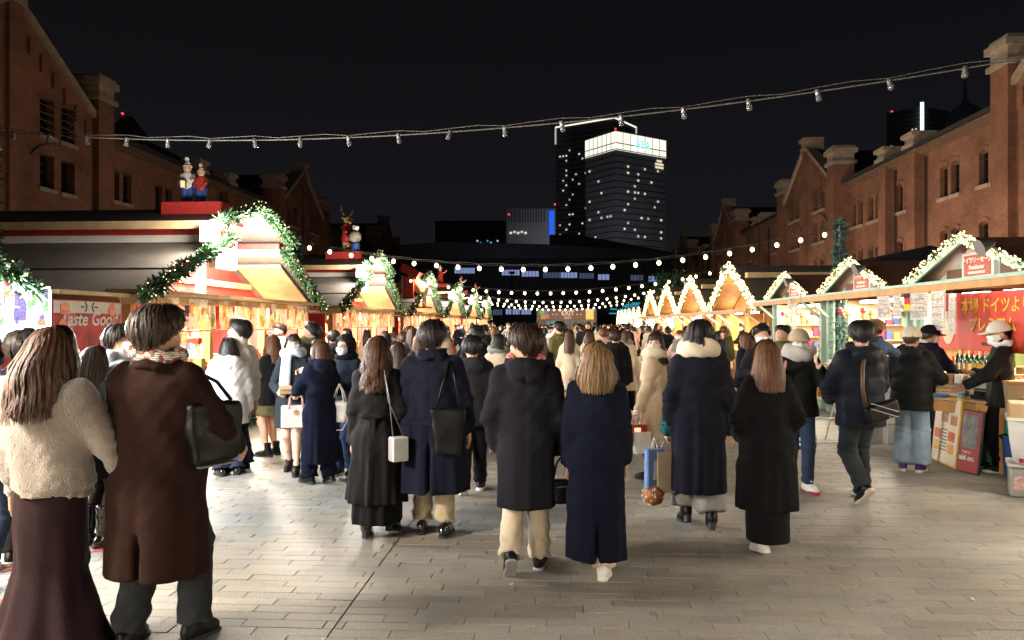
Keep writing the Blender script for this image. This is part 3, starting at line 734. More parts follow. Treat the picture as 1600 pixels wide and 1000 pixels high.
def goods(parent, name, x, y0, y1, z, depth, seed, cols, n=30, hmax=.28):
    """rows of boxes, jars and bottles standing on a shelf"""
    rr = random.Random(seed); y = y0
    while y < y1:
        w_ = rr.uniform(.07, .17); h = rr.uniform(.1, hmax); c = rr.choice(cols); dp = rr.uniform(.08, depth)
        if rr.random() < .5: b = MB().box2((x-dp, y, z), (x, y+w_, z+h))
        else:
            r = w_*.45; b = MB().lathe([(r, 0), (r, h*.6), (r*.45, h*.78), (r*.4, h)], (x-.08, y+w_/2, z), 8)
        b.build(name, c, parent); y += w_+rr.uniform(.01, .05)
GC = [mat('goods_%d' % i, c, .4, .25, 12, .02, 30) for i, c in enumerate([(.6, .12, .05), (.7, .45, .12), (.75, .66, .5), (.2, .3, .1), (.08, .12, .3), (.4, .2, .08), (.75, .72, .68), (.55, .05, .08)])]

# ---- left row: red huts, two-tier roof, gable to the plaza, garland along the edges (local x+ = plaza)
def two_tier(yv):
    a = abs(yv); return 3.65-a*.275 if a < 1.1 else 2.1+(3.25-a)*.405
def red_hut():
    t = thing('red_stall', 'x', 'market stall')
    bw = .31; bm1 = MB().box2((-.02, -bw/2+.006, .02), (.02, bw/2-.006, .93)).mesh('counter_board', m_redw)
    for i in range(20): inst('counter_board', bm1, t, (0, -2.95+i*bw, 0))
    MB().box2((-.55, -3.15, .93), (.16, 3.15, .99)).build('counter_top', m_woodl, t, bevel=.008)
    for yy in (-3.15, -1.05, 1.05, 3.15): MB().box2((-.06, yy-.06, 0), (.06, yy+.06, 2.12)).build('post', m_wood, t)
    for yy in (-3.2, 3.2):
        for i in range(12): MB().box2((-.12-i*.42, yy-.02, 0), (-.53-i*.42, yy+.02, 2.1)).build('side_board', m_redw, t)
    MB().box2((-5.2, -3.2, 0), (-5.1, 3.2, 2.2)).build('rear_wall', m_wood, t)
    MB().box2((-2.3, -3.1, 0), (-2.22, 3.1, 2.15)).build('back_partition', mat('cream_board', (.72, .64, .50), .6, .1, 4), t)
    for z in (1.05, 1.45, 1.85):
        s = MB().box2((-2.2, -3.0, z), (-1.9, 3.0, z+.03)).build('shelf', m_woodl, t); goods(s, 'goods', -1.93, -2.9, 2.9, z+.032, .2, int(z*100), GC)
    goods(t, 'counter_goods', .06, -2.9, 2.6, .992, .3, 77, GC, hmax=.32)
    # eave shelf and header
    MB().box2((-.15, -3.4, 2.12), (.38, 3.4, 2.17)).build('eave_board', m_woodl, t); MB().box2((.02, -3.3, 2.02), (.1, 3.3, 2.118)).build('header_rail', m_woodl, t)
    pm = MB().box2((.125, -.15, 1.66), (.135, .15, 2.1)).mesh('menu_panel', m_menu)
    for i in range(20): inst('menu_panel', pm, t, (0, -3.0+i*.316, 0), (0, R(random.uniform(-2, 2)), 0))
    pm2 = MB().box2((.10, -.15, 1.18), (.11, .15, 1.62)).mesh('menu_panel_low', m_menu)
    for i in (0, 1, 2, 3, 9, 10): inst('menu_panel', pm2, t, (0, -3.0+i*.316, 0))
    MB().box2((.1, -3.2, 1.625), (.14, 3.2, 1.65)).build('panel_rail', m_white, t)
    # gable wall of boards set back under the roof
    for i in range(20):
        y0 = -3.1+i*.31; y1 = y0+.30; za, zb = two_tier(y0)-.12, two_tier(y1)-.12
        if (abs(y0) < 1.1) != (abs(y1) < 1.1): za = zb = 2.85
        if min(za, zb) < 2.25: continue
        MB().prism([(y0, 2.17), (y1, 2.17), (y1, zb), (y0, za)], -.75, -.71, lambda u, v, q: (q, u, v)).build('gable_board', m_redw, t)
    MB().box2((-.70, -.07, 2.17), (-.58, .07, 3.5)).build('gable_post', m_white, t)
    MB().box2((-.70, -2.0, 2.40), (-.60, 2.0, 2.50)).build('gable_beam', m_woodl, t); MB().box2((-.70, -1.05, 2.95), (-.61, 1.05, 3.07)).build('gable_beam', m_white, t)
    # roof: two tiers each side
    fx, bx = .34, -5.6
    for s in (-1, 1):
        pl = lambda u, v, q: (q, s*u, v)
        MB().prism([(3.45, 2.02), (1.12, 2.96), (1.12, 3.0), (3.45, 2.07)], bx, fx, pl).build('lower_roof', m_sheet, t)
        for k in (.45,):
            u = 3.45-2.33*k; v = 2.07+.93*k; MB().box2((bx, s*u-.015, v-.02), (fx, s*u+.015, v+.012)).build('roof_seam', m_sheet, t)
        MB().prism([(1.2, 2.98), (1.12, 2.98), (1.12, 3.09), (1.2, 3.09)], bx, fx-.05, pl).build('white_band', m_white, t)
        MB().prism([(1.18, 3.09), (1.1, 3.09), (1.1, 3.2), (1.18, 3.2)], bx, fx-.05, pl).build('red_band', m_redw, t)
        MB().prism([(1.5, 3.19), (0, 3.62), (0, 3.67), (1.5, 3.24)], bx, fx, pl).build('upper_roof', m_sheet, t)
        MB().prism([(1.54, 3.14), (1.5, 3.14), (1.5, 3.26), (1.54, 3.26)], bx, fx+.01, pl).build('fascia', m_woodl, t)
        MB().prism([(3.5, 1.98), (3.46, 1.98), (3.46, 2.1), (3.5, 2.1)], bx, fx+.01, pl).build('fascia', m_woodl, t)
        MB().prism([(2.9, 2.14), (1.3, 2.79), (1.3, 2.83), (2.9, 2.18)], -.6, fx-.1, pl).build('soffit_strip', m_woodl, t)
    # floodlight on a bracket under the upper roof
    fl = MB().box((.12, -.80, 2.88), (.12, .74, .58)).build('floodlight', m_metal, t, bevel=.01)
    MB().box((.185, -.80, 2.88), (.012, .68, .52)).build('flood_face', m_flood, fl)
    MB().bar((.1, -.80, 3.16), (.1, -.80, 3.35), .03).build('bracket', m_metal, fl)
    f2 = MB().box((-.1, -.25, 3.15), (.3, .3, .12)).build('floodlight', m_metal, t, bevel=.01)
    MB().box((-.14, -.25, 3.085), (.26, .26, .01)).build('flood_face', m_flood, f2)
    f3 = MB().box((.30, -1.62, 3.06), (.16, .30, .30)).build('roof_flood', m_metal, t, bevel=.01)
    MB().box((.386, -1.62, 3.06), (.012, .26, .26)).build('flood_face', m_flood, f3); MB().box((.30, -1.776, 3.06), (.12, .012, .26)).build('flood_face', m_flood, f3)
    lamp('roof_light', 'POINT', t, (.46, -1.84, 3.14), 210, (1.0, .9, .76), .16)
    lamp('gable_light', 'POINT', t, (.24, -.45, 2.8), 1050, (1.0, .90, .74), .30)
    for i, yy in enumerate((-2.2, -.75, .75, 2.2)):
        b = MB().lathe([(.012, .2), (.015, .08), (.03, .06), (.035, .02), (.012, -.01)], (-.35, yy, 1.86), 8).build('hanging_bulb', m_bulbw, t, True)
        MB().tube([(-.35, yy, 2.06), (-.35, yy, 2.14)], .006, 5).build('cord', m_cable, b)
    lamp('interior_light', 'AREA', t, (-.9, 0, 2.1), 760, (1.0, .84, .62), size=(.8, 5.6), rot=(0, R(-14), 0))
    return t
XL = -5.35; YL = [-4.9, 3.3, 12.1, 20.4, 28.5, 36.5, 44.5, 52.5]
LLAB = ['red hut with glowing drinks menu boards at the left edge of the picture', None,
        'large red hut topped by the two striped-hat figures', 'red hut topped by the reindeer in a red coat', 'red hut with the golden animal at its gable',
        'red hut fourth along the left row with a small red figure', 'red hut fifth along the left row with white flood glare', 'red hut at the far end of the left row']
LLAB[1] = LLAB[0]; LLAB[0] = 'red hut behind the camera at the start of the left row'
proto = red_hut(); HUTS = []
for i, y in enumerate(YL):
    o = proto if i == 0 else copy_tree(proto)
    o.location = (XL, y, 0); tag(o, LLAB[i], 'market stall', 'red huts of the left row'); HUTS.append(o)

def hut_garland():
    g = thing('fir_garland', 'x', 'garland')
    paths = []
    for s in (-1, 1):
        paths.append([(.36, s*3.5, 2.06), (.38, s*2.4, 2.52), (.40, s*1.12, 3.03)]); paths.append([(.40, s*1.55, 3.24), (.4, s*.8, 3.46), (.4, 0, 3.70)])
    garland_parts(g, paths, .14, 1000, 46, m_leaf, m_fairy, 2.2, 4, lr=.0085, leaf=.10)
    return g
gp = hut_garland(); nm = ['behind the camera on the first left hut', 'just over the glowing drinks menu at the left edge', 'around the gable under the striped-hat figures', 'around the gable under the red-coated reindeer',
      'around the gable beside the golden animal', 'around the fourth left gable', 'around the fifth left gable', 'around the farthest left gable']
for i, y in enumerate(YL):
    o = gp if i == 0 else copy_tree(gp)
    o.location = (XL, y, 0); tag(o, 'lit fir garland with baubles '+nm[i], 'garland', 'garlands on the left huts')
# low garland at the foot of the counters
gl = thing('floor_garland', 'x', 'garland'); garland_parts(gl, [[(.1, -3.1, .1), (.1, 3.1, .1)], [(.08, -3.1, .5), (.12, -1.5, .42), (.08, 0, .5), (.12, 1.5, .42), (.08, 3.1, .5)]], .13, 500, 18, m_leaf, m_fairy, 2.0, 9, leaf=.1)
for i, k in enumerate((2, 3, 4)):
    o = gl if i == 0 else copy_tree(gl); o.location = (XL, YL[k], 0)
    tag(o, ['low garland with red baubles at the foot of the hut by the white puffer couple', 'low garland at the foot of the reindeer hut', 'low garland at the foot of the golden animal hut'][i], 'garland', 'garlands along counter feet')

# glowing drinks menu and the banner next to it, in the gap between the first two huts
t = thing('lightbox_menu', 'backlit white drinks menu board of four panels at the left edge', 'menu board', (XL+.22, 6.78, 0))
MB().box2((-.1, -.85, 1.58), (-.01, .42, 2.12)).build('lightbox', m_white, t)
pm = MB().box2((-.008, -.145, 1.61), (.004, .145, 2.09)).mesh('menu_panel', m_menuw)
for i in range(4): inst('menu_panel', pm, t, (0, -.67+i*.31, 0))
for z in (1.595, 2.105): MB().box2((-.006, -.84, z-.014), (.012, .41, z+.014)).build('light_tube', m_glow, t)
for yy in (-.84, .41): MB().box2((-.006, yy-.012, 1.61), (.012, yy+.012, 2.09)).build('light_tube', m_glow, t)
MB().box2((-.1, -.85, .0), (-.03, .42, 1.5)).build('red_counter', m_redw, t)
for yy in (-.8, .36): MB().box2((-.1, yy-.03, 1.5), (-.04, yy+.03, 2.15)).build('post', m_white, t)
lamp('menu_light', 'AREA', t, (.03, -.2, 1.85), 260, (.82, .94, 1.0), size=(.5, 1.2), rot=(0, R(-78), 0))
t = thing('banner', 'red and white festive food banner reading Taste Good', 'banner', (XL+.12, 7.98, 0))
MB().box2((-.02, -.6, 1.05), (0, .6, 2.0)).build('cloth', print_mat('banner_print', [(.62, .06, .08), (.68, .1, .12), (.6, .05, .07)], 1.2, glow=.06, seed=2, paper=(.7, .15, .16), lines=.1), t)
MB().box2((.001, -.59, 1.86), (.004, .59, 1.99)).build('white_top', mat('banner_white', (.75, .7, .66), .5, .1, 4), t)
text('lettering', 'Taste Good', .21, mat('letter_white', (.85, .82, .78), .5), t, (.008, 0, 1.79), (PI/2, 0, PI/2), shear=.25, bold=.004)
MB().box2((.001, -.1, 1.3), (.005, .28, 1.45)).build('menu_tag', m_white, t)
for k, (yy, zz) in enumerate(((-.42, 1.9), (.42, 1.9), (-.45, 1.72), (.46, 1.74))): MB().lathe([(.075, 0), (.075, .006)], (0, 0, 0), 14).build('printed_bauble', m_bred, t).matrix_local = Matrix.Translation((.004, yy, zz)) @ Matrix.Rotation(PI/2, 4, 'Y')
for k in range(6):
    a = k/6*2*PI; MB().box((.006, .12*math.cos(a), 1.93+.03*math.sin(a)), (.004, .06, .018), (a, 0, 0)).build('printed_sprig', m_leaf, t)
for yy in (-.3, .25): MB().box((.006, yy, 1.18), (.004, .26, .22)).build('printed_dish', m_menu, t)
for yy in (-.62, .62): MB().box2((-.05, yy-.02, 0), (-.01, yy+.02, 2.08)).build('pole', m_woodl, t)
MB().box2((-.08, -.7, 2.06), (.14, .7, 2.1)).build('top_board', m_woodl, t)

# ---- right row, near: pale green stalls with sign gables and a canopy board
m_wsign = mat('sign_red', (.5, .09, .06), .5, .1, 4)
def green_stall(text_rows):
    t = thing('green_stall', 'x', 'market stall'); W = 1.72
    for yy in (-1.66, 1.66): MB().box2((-.07, yy-.05, 0), (.05, yy+.05, 2.2)).build('post', m_green, t)
    for yy in (-1.55, 1.55):
        for i in range(2): MB().box2((-.03, yy-.09+i*.1, 0), (.0, yy-.005+i*.1, 2.2)).build('jamb_board', m_green, t)
    for i in range(11): MB().box2((-.03, -1.6+i*.29, .02), (0, -1.32+i*.29, .86)).build('counter_board', m_green, t)
    MB().box2((-.5, -1.7, .86), (.14, 1.7, .91)).build('counter_top', m_woodl, t, bevel=.006)
    MB().box2((-2.0, -1.7, 0), (-1.95, 1.7, 2.2)).build('rear_wall', m_white, t)
    for yy in (-1.72, 1.72): MB().box2((-2.0, yy-.02, 0), (-.08, yy+.02, 2.2)).build('side_wall', m_woodl, t)
    for s_ in (-1, 1):
        for z in (1.1, 1.4, 1.7):
            sh_ = MB().box2((-1.5, s_*1.695, z), (-.3, s_*1.5, z+.02)).build('side_shelf', m_woodl, t)
            for k in range(8):
                hh = .1+.14*((k*37+int(z*10)) % 7)/7; MB().box2((-1.45+k*.145, s_*1.66, z+.022), (-1.34+k*.145, s_*1.54, z+.022+hh)).build('goods', GC[(k*3+int(z*10)) % 8], sh_)
    goods(t, 'counter_goods', .08, -1.55, 1.4, .912, .3, 31, GC, hmax=.3)
    for k in range(9): MB().ball((-.12, -1.4+k*.35, 1.98-.05*(k % 3)), .06, 8, 6).build('hanging_bauble', (m_bred, m_bgold, m_white)[k % 3], t, True)
    for z in (.95, 1.3, 1.65):
        s = MB().box2((-1.93, -1.65, z), (-1.6, 1.65, z+.03)).build('shelf', m_woodl, t); goods(s, 'goods', -1.64, -1.6, 1.6, z+.032, .2, int(z*77), GC, hmax=.26)
    # canopy board in front, timber edge
    MB().box2((-.2, -1.83, 2.26), (.5, 1.83, 2.30)).build('canopy_board', m_green, t); MB().box2((.44, -1.83, 2.17), (.5, 1.83, 2.257)).build('canopy_edge', m_wood, t)
    for yy in (-1.6, 1.6): MB().bar((.02, yy, 1.85), (.42, yy, 2.2), .05).build('canopy_brace', m_green, t)
    # gable
    for i in range(12):
        y0 = -1.5+i*.25; y1 = y0+.243;  zz = lambda u: 2.80-abs(u)*.36
        if min(zz(y0), zz(y1)) < 2.36: continue
        MB().prism([(y0, 2.301), (y1, 2.301), (y1, zz(y1)-.06), (y0, zz(y0)-.06)], -.03, .0, lambda u, v, q: (q, u, v)).build('gable_board', m_green, t)
    for yy in (-.62, .62): MB().box2((0.002, yy-.2, 2.36), (.012, yy+.2, 2.48)).build('gable_panel', m_brown, t)
    MB().box2((.002, -1.2, 2.305), (.03, 1.2, 2.34)).build('gable_rail', m_green, t)
    sg = MB().box2((.0, -.36, 2.33), (.05, .36, 2.66)).build('gable_sign', m_white, t); MB().box2((.051, -.3, 2.36), (.058, .3, 2.63)).build('sign_face', m_wsign, sg)
    for k, (s_, z_, tx) in enumerate(text_rows): text('sign_text', tx, s_, mat('sign_white_text', (.85, .82, .75), .5), sg, (.062, 0, z_), (PI/2, 0, PI/2), bold=.003)
    for s in (-1, 1):
        pl = lambda u, v, q: (q, s*u, v)
        MB().prism([(1.46, 2.27), (0, 2.80), (0, 2.85), (1.46, 2.32)], -3.2, .22, pl).build('roof', m_brown, t)
        MB().prism([(1.5, 2.23), (0, 2.78), (0, 2.89), (1.5, 2.34)], .222, .26, pl).build('barge_board', m_green, t)
    sp = MB().lathe([(.02, -.08), (.03, -.06), (.1, .1), (.105, .11)], (0, 0, 0), 12).build('spot_reflector', m_metal, t); sp.matrix_local = Matrix.Translation((.42, .9, 2.66)) @ Matrix.Rotation(R(110), 4, 'Y')
    MB().bar((.27, .9, 2.56), (.4, .9, 2.66), .025).build('spot_arm', m_metal, t)
    for yy in (-1.0, 0, 1.0): MB().box((-.5, yy, 2.16), (.1, .6, .05)).build('ceiling_lamp', m_flood, t)
    lamp('interior_light', 'AREA', t, (-.65, 0, 2.12), 150, (1.0, .86, .66), size=(.9, 3.0), rot=(0, R(-12), 0))
    return t
XR = 5.42; YG = [-1.0, 2.6, 6.2, 9.8, 13.4, 17.1]
gproto = green_stall([(.085, 2.56, 'ドイツソーセージ'), (.075, 2.47, 'Frankfurter'), (.04, 2.40, 'WEIHNACHTSMARKT')])
glab = ['pale green stall behind the camera on the right', 'second pale green stall behind the camera on the right', 'pale green stall at the right edge of the picture with crates in front', 'pale green stall with red gable sign and red banner with yellow Japanese letters',
        'pale green stall with gable sign beside the ivy pole', 'pale green stall with wrapped plastic sheet, farthest of its kind']
for i, y in enumerate(YG):
    o = gproto if i == 0 else copy_tree(gproto); o.location = (XR, y, 0); o.rotation_euler = (0, 0, PI); tag(o, glab[i], 'market stall', 'pale green stalls on the right')
gg = thing('light_garland', 'x', 'garland')
garland_parts(gg, [[(.28, -1.5, 2.31), (.3, -.75, 2.59), (.28, 0, 2.87), (.3, .75, 2.59), (.28, 1.5, 2.31)]], .085, 60, 150, m_leafb, m_fairyw, 0, 12, lr=.010, leaf=.07)
for i, y in enumerate(YG):
    o = gg if i == 0 else copy_tree(gg); o.location = (XR, y, 0); o.rotation_euler = (0, 0, PI)
    tag(o, 'warm fairy lights edging the gable of the '+['green stall behind the camera', 'second green stall behind the camera', 'green stall at the right picture edge', 'green stall above the red banner', 'green stall beside the ivy pole', 'green stall farthest along'][i], 'garland', 'light garlands on green stalls')

# ---- right row, middle: honey-coloured wooden stalls
def wood_stall():
    t = thing('wooden_stall', 'x', 'market stall'); W = 3.0
    zz = lambda u: 3.45-abs(u)*.44
    for yy in (-2.95, -1, 1, 2.95): MB().box2((-.05, yy-.05, 0), (.05, yy+.05, 2.1)).build('post', m_wood, t)
    for i in range(19): MB().box2((-.03, -2.95+i*.31, .02), (0, -2.65+i*.31, .9)).build('counter_board', m_wood, t)
    MB().box2((-.5, -3, .9), (.12, 3, .95)).build('counter_top', m_woodl, t)
    MB().box2((-2.2, -3, 0), (-2.15, 3, 2.2)).build('rear_wall', m_wood, t)
    for yy in (-3.0, 3.0): MB().box2((-2.2, yy-.02, 0), (-.06, yy+.02, 2.1)).build('side_wall', m_wood, t)
    s = MB().box2((-2.1, -2.9, 1.4), (-1.8, 2.9, 1.43)).build('shelf', m_woodl, t); goods(s, 'goods', -1.84, -2.8, 2.8, 1.432, .2, 5, GC)
    MB().box2((-.3, -3.1, 2.1), (.55, 3.1, 2.14)).build('canopy_board', m_woodl, t); MB().box2((.5, -3.1, 2.02), (.56, 3.1, 2.099)).build('canopy_edge', m_wood, t)
    for yy in (-2.6, -.9, .9, 2.6): MB().bar((.02, yy, 1.7), (.48, yy, 2.05), .05).build('canopy_brace', m_white, t)
    for i in range(20):
        y0 = -2.9+i*.29; y1 = y0+.28
        if min(zz(y0), zz(y1)) < 2.3: continue
        MB().prism([(y0, 2.141), (y1, 2.141), (y1, zz(y1)-.08), (y0, zz(y0)-.08)], -.5, -.47, lambda u, v, q: (q, u, v)).build('gable_board', m_wood, t)
    MB().box2((-.46, -.28, 2.5), (-.43, .28, 2.95)).build('gable_sign', m_white, t)
    for s in (-1, 1):
        pl = lambda u, v, q: (q, s*u, v)
        MB().prism([(3.1, 2.08), (0, 3.45), (0, 3.5), (3.1, 2.13)], -3.6, .25, pl).build('roof', m_sheet, t)
        MB().prism([(3.0, 2.09), (.1, 3.37), (.1, 3.40), (3.0, 2.12)], -.46, .2, pl).build('soffit', m_wood, t)
    MB().box2((-3.4, 1.2, 3.05), (.1, 1.5, 3.2)).build('roof_rail', m_woodl, t)
    sp = MB().lathe([(.02, -.08), (.03, -.06), (.1, .1), (.105, .11)], (0, 0, 0), 10).build('spot_reflector', m_metal, t); sp.matrix_local = Matrix.Translation((.5, .5, 3.35)) @ Matrix.Rotation(R(110), 4, 'Y')
    for yy in (-2, 0, 2): MB().box((-.5, yy, 2.07), (.1, .6, .04)).build('ceiling_lamp', m_flood, t)
    lamp('interior_light', 'AREA', t, (-.6, 0, 2.03), 280, (1.0, .74, .42), size=(.9, 5.2), rot=(0, R(-12), 0))
    lamp('gable_light', 'POINT', t, (.35, .3, 3.0), 60, (1.0, .74, .42), .08)
    return t
YW = [22.9, 29.4, 35.7, 41.9]
wproto = wood_stall(); wg = thing('light_garland', 'x', 'garland')
garland_parts(wg, [[(.3, -3.1, 2.14), (.3, 0, 3.52), (.3, 3.1, 2.14)]], .14, 40, 90, m_leafb, m_fairyw, 0, 13, lr=.02, leaf=.08)
wl = ['nearest honey-coloured wooden stall with bright zigzag gable lights', 'second honey-coloured wooden stall along the right row', 'third honey-coloured wooden stall along the right row', 'fourth honey-coloured wooden stall along the right row']
for i, y in enumerate(YW):
    o = wproto if i == 0 else copy_tree(wproto); o.location = (XR+.1, y, 0); o.rotation_euler = (0, 0, PI); tag(o, wl[i], 'market stall', 'wooden stalls on the right')
    g = wg if i == 0 else copy_tree(wg); g.location = (XR+.1, y, 0); g.rotation_euler = (0, 0, PI); tag(g, 'zigzag of warm lights edging the gable of the %s wooden stall' % ['nearest', 'second', 'third', 'fourth'][i], 'garland', 'light garlands on wooden stalls')
YS = [46.6, 49.6, 52.6, 55.6, 58.6, 61.6]
for i, y in enumerate(YS):
    lb = ['first', 'second', 'third', 'fourth', 'fifth', 'last'][i]
    o = copy_tree(wproto); o.location = (XR-.1, y, 0); o.rotation_euler = (0, 0, PI); o.scale = (.75, .48, .77); tag(o, 'small far wooden stall, %s beyond the large wooden ones' % lb, 'market stall', 'small far stalls on the right')
    g = copy_tree(wg); g.location = (XR-.1, y, 0); g.rotation_euler = (0, 0, PI); g.scale = (.75, .48, .77); tag(g, 'tiny far zigzag of lights on the %s small stall' % lb, 'garland', 'light garlands on small far stalls')
    for c in list(o.children):
        if c.type == 'LIGHT': bpy.data.objects.remove(c)
# cold white LED bursts hanging between the wooden stalls
def led_burst():
    t = thing('led_burst', 'x', 'light'); rr = random.Random(4); mb = MB()
    for i in range(90):
        d = Vector((rr.gauss(0, 1), rr.gauss(0, 1), rr.gauss(0, 1))).normalized(); L = rr.uniform(.14, .27); mb.octa(d*L, .02)
    mb.build('led_points', m_star, t, kind='stuff')
    sb = MB()
    for i in range(16):
        d = Vector((rr.gauss(0, 1), rr.gauss(0, 1), rr.gauss(0, 1))).normalized(); sb.tube([(0, 0, 0), d*.24], .004, 4)
    sb.tube([(0, 0, .2), (0, 0, .42)], .005, 4); sb.build('wire_frame', m_cable, t); return t
lb0 = led_burst()
for i, y in enumerate((26.0, 32.6, 38.9, 45.0, 54.0)):
    o = lb0 if i == 0 else copy_tree(lb0); o.location = (XR-.55, y, 1.72); tag(o, ['large', 'second', 'third', 'fourth', 'farthest'][i]+' cold white starburst of LEDs under the wooden stall eaves', 'light', 'LED bursts on the right')
lamp('burst_light', 'POINT', lb0, (0, 0, 0), 8, (.7, .86, 1), .2)

# dark rear roofs of a second row behind the right stalls, and behind the left ones
def rear_tent(X, y0, y1, z0, z1, depth, label, side):
    t = thing('rear_canopy', label, 'canopy', (X, 0, 0))
    pl = lambda u, v, q: (side*u, q, v)
    MB().prism([(0, z0), (depth/2, z1), (depth, z0), (depth, z0-.25), (0, z0-.25)], y0, y1, pl).build('roof', m_black, t)
    for yy in (y0+.1, (y0+y1)/2, y1-.1):
        for u in (.1, depth-.1): MB().box2((side*u-.04, yy-.04, 0), (side*u+.04, yy+.04, z0-.2)).build('pole', m_metal, t)
rear_tent(8.8, 9.0, 14.6, 3.2, 3.55, 4.5, 'black canopy roof behind the stall with the red banner', 1)
rear_tent(8.8, 15.2, 22.0, 3.2, 3.6, 4.5, 'black canopy roof behind the ivy pole', 1)
rear_tent(9.0, 23.0, 33.0, 3.5, 4.1, 4.5, 'black canopy roof behind the nearest wooden stall', 1)
rear_tent(-11.5, 5.0, 15.0, 3.6, 4.2, 5, 'dark framed canopy behind the large red hut', -1)

# ---- figures standing on the hut roofs
m_navyf = mat('figure_blue', (.03, .08, .32), .35, .15, 8, 0, coat=.3)
m_redf = mat('figure_red', (.5, .05, .04), .35, .15, 8, 0, coat=.3)
m_whitef = mat('figure_white', (.75, .73, .7), .4, .1, 8, 0, coat=.3)
m_goldf = mat('figure_gold', (.55, .40, .16), .45, .2, 8, .1, 40)
m_skinf = mat('figure_skin', (.65, .38, .26), .5, .1, 6, 0)
m_brownf = mat('figure_brown', (.25, .10, .04), .5, .2, 8, 0)
def sdf(name, fn, lo, hi, h, m, parent):
    v, q = nets(fn, lo, hi, h); return inst(name, np_mesh(name, v, q, m), parent)
def plinth(loc, label):
    t = thing('red_plinth', label, 'plinth', loc)
    MB().box2((-.5, -.55, -.05), (.5, .3, .28)).build('box_body', mat('plinth_red', (.5, .04, .035), .5, .1, 4), t, bevel=.01); MB().box2((-.54, -.59, -.09), (.54, .34, -.052)).build('base_board', m_woodl, t)
    return t
def winter_child(parent, dy, hat, top, hz=1.0):
    b = lambda X, Y, Z: Y-dy
    s = hz
    sdf('trousers', lambda X, Y, Z: sm(cone(X, Y-dy, Z, (0, -.06, .1*s), (0, -.06, .42*s), .07, .09), cone(X, Y-dy, Z, (.02, .07, .1*s), (0, .06, .42*s), .07, .09), .05), (-.2, dy-.3, 0), (.2, dy+.3, .6), .02, m_navyf, parent)
    sdf('jumper', lambda X, Y, Z: sm(sm(cone(X, Y-dy, Z, (0, 0, .42*s), (0, 0, .64*s), .13, .10), cone(X, Y-dy, Z, (.02, -.12, .62*s), (.16, -.14, .44*s), .05, .04), .04), cone(X, Y-dy, Z, (.02, .12, .62*s), (.2, .12, .5*s), .05, .04), .04), (-.25, dy-.35, .25), (.35, dy+.35, .85), .02, top, parent)
    sdf('head', lambda X, Y, Z: sm(ell(X, Y-dy, Z, (.01, 0, .80*s), (.095, .09, .105)), ell(X, Y-dy, Z, (.1, 0, .79*s), (.02, .018, .02)), .02), (-.2, dy-.2, .6), (.2, dy+.2, 1.0), .016, m_skinf, parent)
    hb = MB()
    for k in range(5):
        o_ = MB().lathe([(.108-.017*k, 0), (.10-.02*k, .032)], (0, dy, .83*s+.032*k), 14).build('hat_band', (m_whitef, hat)[k % 2], parent, True)
    MB().ball((-.03, dy-.02, .83*s+.19), .05, 10, 8).build('pompom', m_whitef, parent, True)
    for e in (-.06, .07): sdf('boot', lambda X, Y, Z: sm(cone(X, Y-dy, Z, (-.02, e, .05), (.07, e, .04), .05, .045), cone(X, Y-dy, Z, (0, e, .05), (0, e, .15), .055, .06), .03), (-.12, dy+e-.1, -.005), (.16, dy+e+.1, .25), .018, m_brownf, parent)
plinth((XL-.5, 12.05, 3.42), 'red box on the ridge carrying the two striped-hat figures')
t = thing('winter_figures', 'painted statue of two children in striped pompom hats holding a lantern', 'statue', (XL-.72, 12.05, 3.702), R(-70)); t.scale = (.74,)*3
MB().box2((-.25, -.38, 0), (.25, .38, .06)).build('snow_base', m_whitef, t, bevel=.02)
e1 = bpy.data.objects.new('child_figure', None); COL.objects.link(e1); e1.parent = t; e1.location = (0, -.14, .06); winter_child(e1, 0, m_navyf, m_whitef)
e2 = bpy.data.objects.new('child_figure', None); COL.objects.link(e2); e2.parent = t; e2.location = (.1, .16, .06); e2.scale = (.86,)*3; winter_child(e2, 0, m_redf, m_redf)
ln = MB().box((.24, -.2, .46), (.1, .1, .14)).build('lantern', mat('lantern_glow', (.5, .4, .2), .4, 0, 1, 0, emit=(1, .7, .35), es=.5), t); MB().tube([(.24, -.2, .53), (.24, -.2, .6)], .008, 5).build('lantern_handle', m_cable, ln)
fbx = MB()
for sx in (-1, 1):
    for sy in (-1, 1): fbx.bar((.24+sx*.055, -.2+sy*.055, .38), (.24+sx*.055, -.2+sy*.055, .54), .014)
fbx.box((.24, -.2, .545), (.14, .14, .02)); fbx.build('lantern_frame', m_cable, ln)
# reindeer in a red coat pulling at a sack
plinth((XL-.45, 20.35, 3.42), 'red box on the ridge carrying the red-coated reindeer')
t = thing('reindeer_statue', 'statue of an upright reindeer in a red coat holding a grey sack', 'statue', (XL-.5, 20.35, 3.702), R(-50))
sdf('body', lambda X, Y, Z: sm(sm(sm(cone(X, Y, Z, (0, -.08, .05), (0, -.06, .42), .05, .09), cone(X, Y, Z, (0, .08, .05), (0, .06, .42), .05, .09), .05), ell(X, Y, Z, (.0, 0, .92), (.11, .10, .12)), .05), cone(X, Y, Z, (.06, 0, .90), (.2, 0, .85), .075, .05), .04), (-.25, -.25, 0), (.35, .25, 1.1), .02, m_goldf, t)
sdf('coat', lambda X, Y, Z: sm(sm(cone(X, Y, Z, (0, 0, .42), (0, 0, .76), .17, .12), cone(X, Y, Z, (.02, -.14, .72), (.28, -.15, .56), .06, .045), .05), cone(X, Y, Z, (.02, .14, .72), (.28, .13, .6), .06, .045), .05), (-.25, -.3, .2), (.4, .3, .95), .02, m_redf, t)
ab = MB()
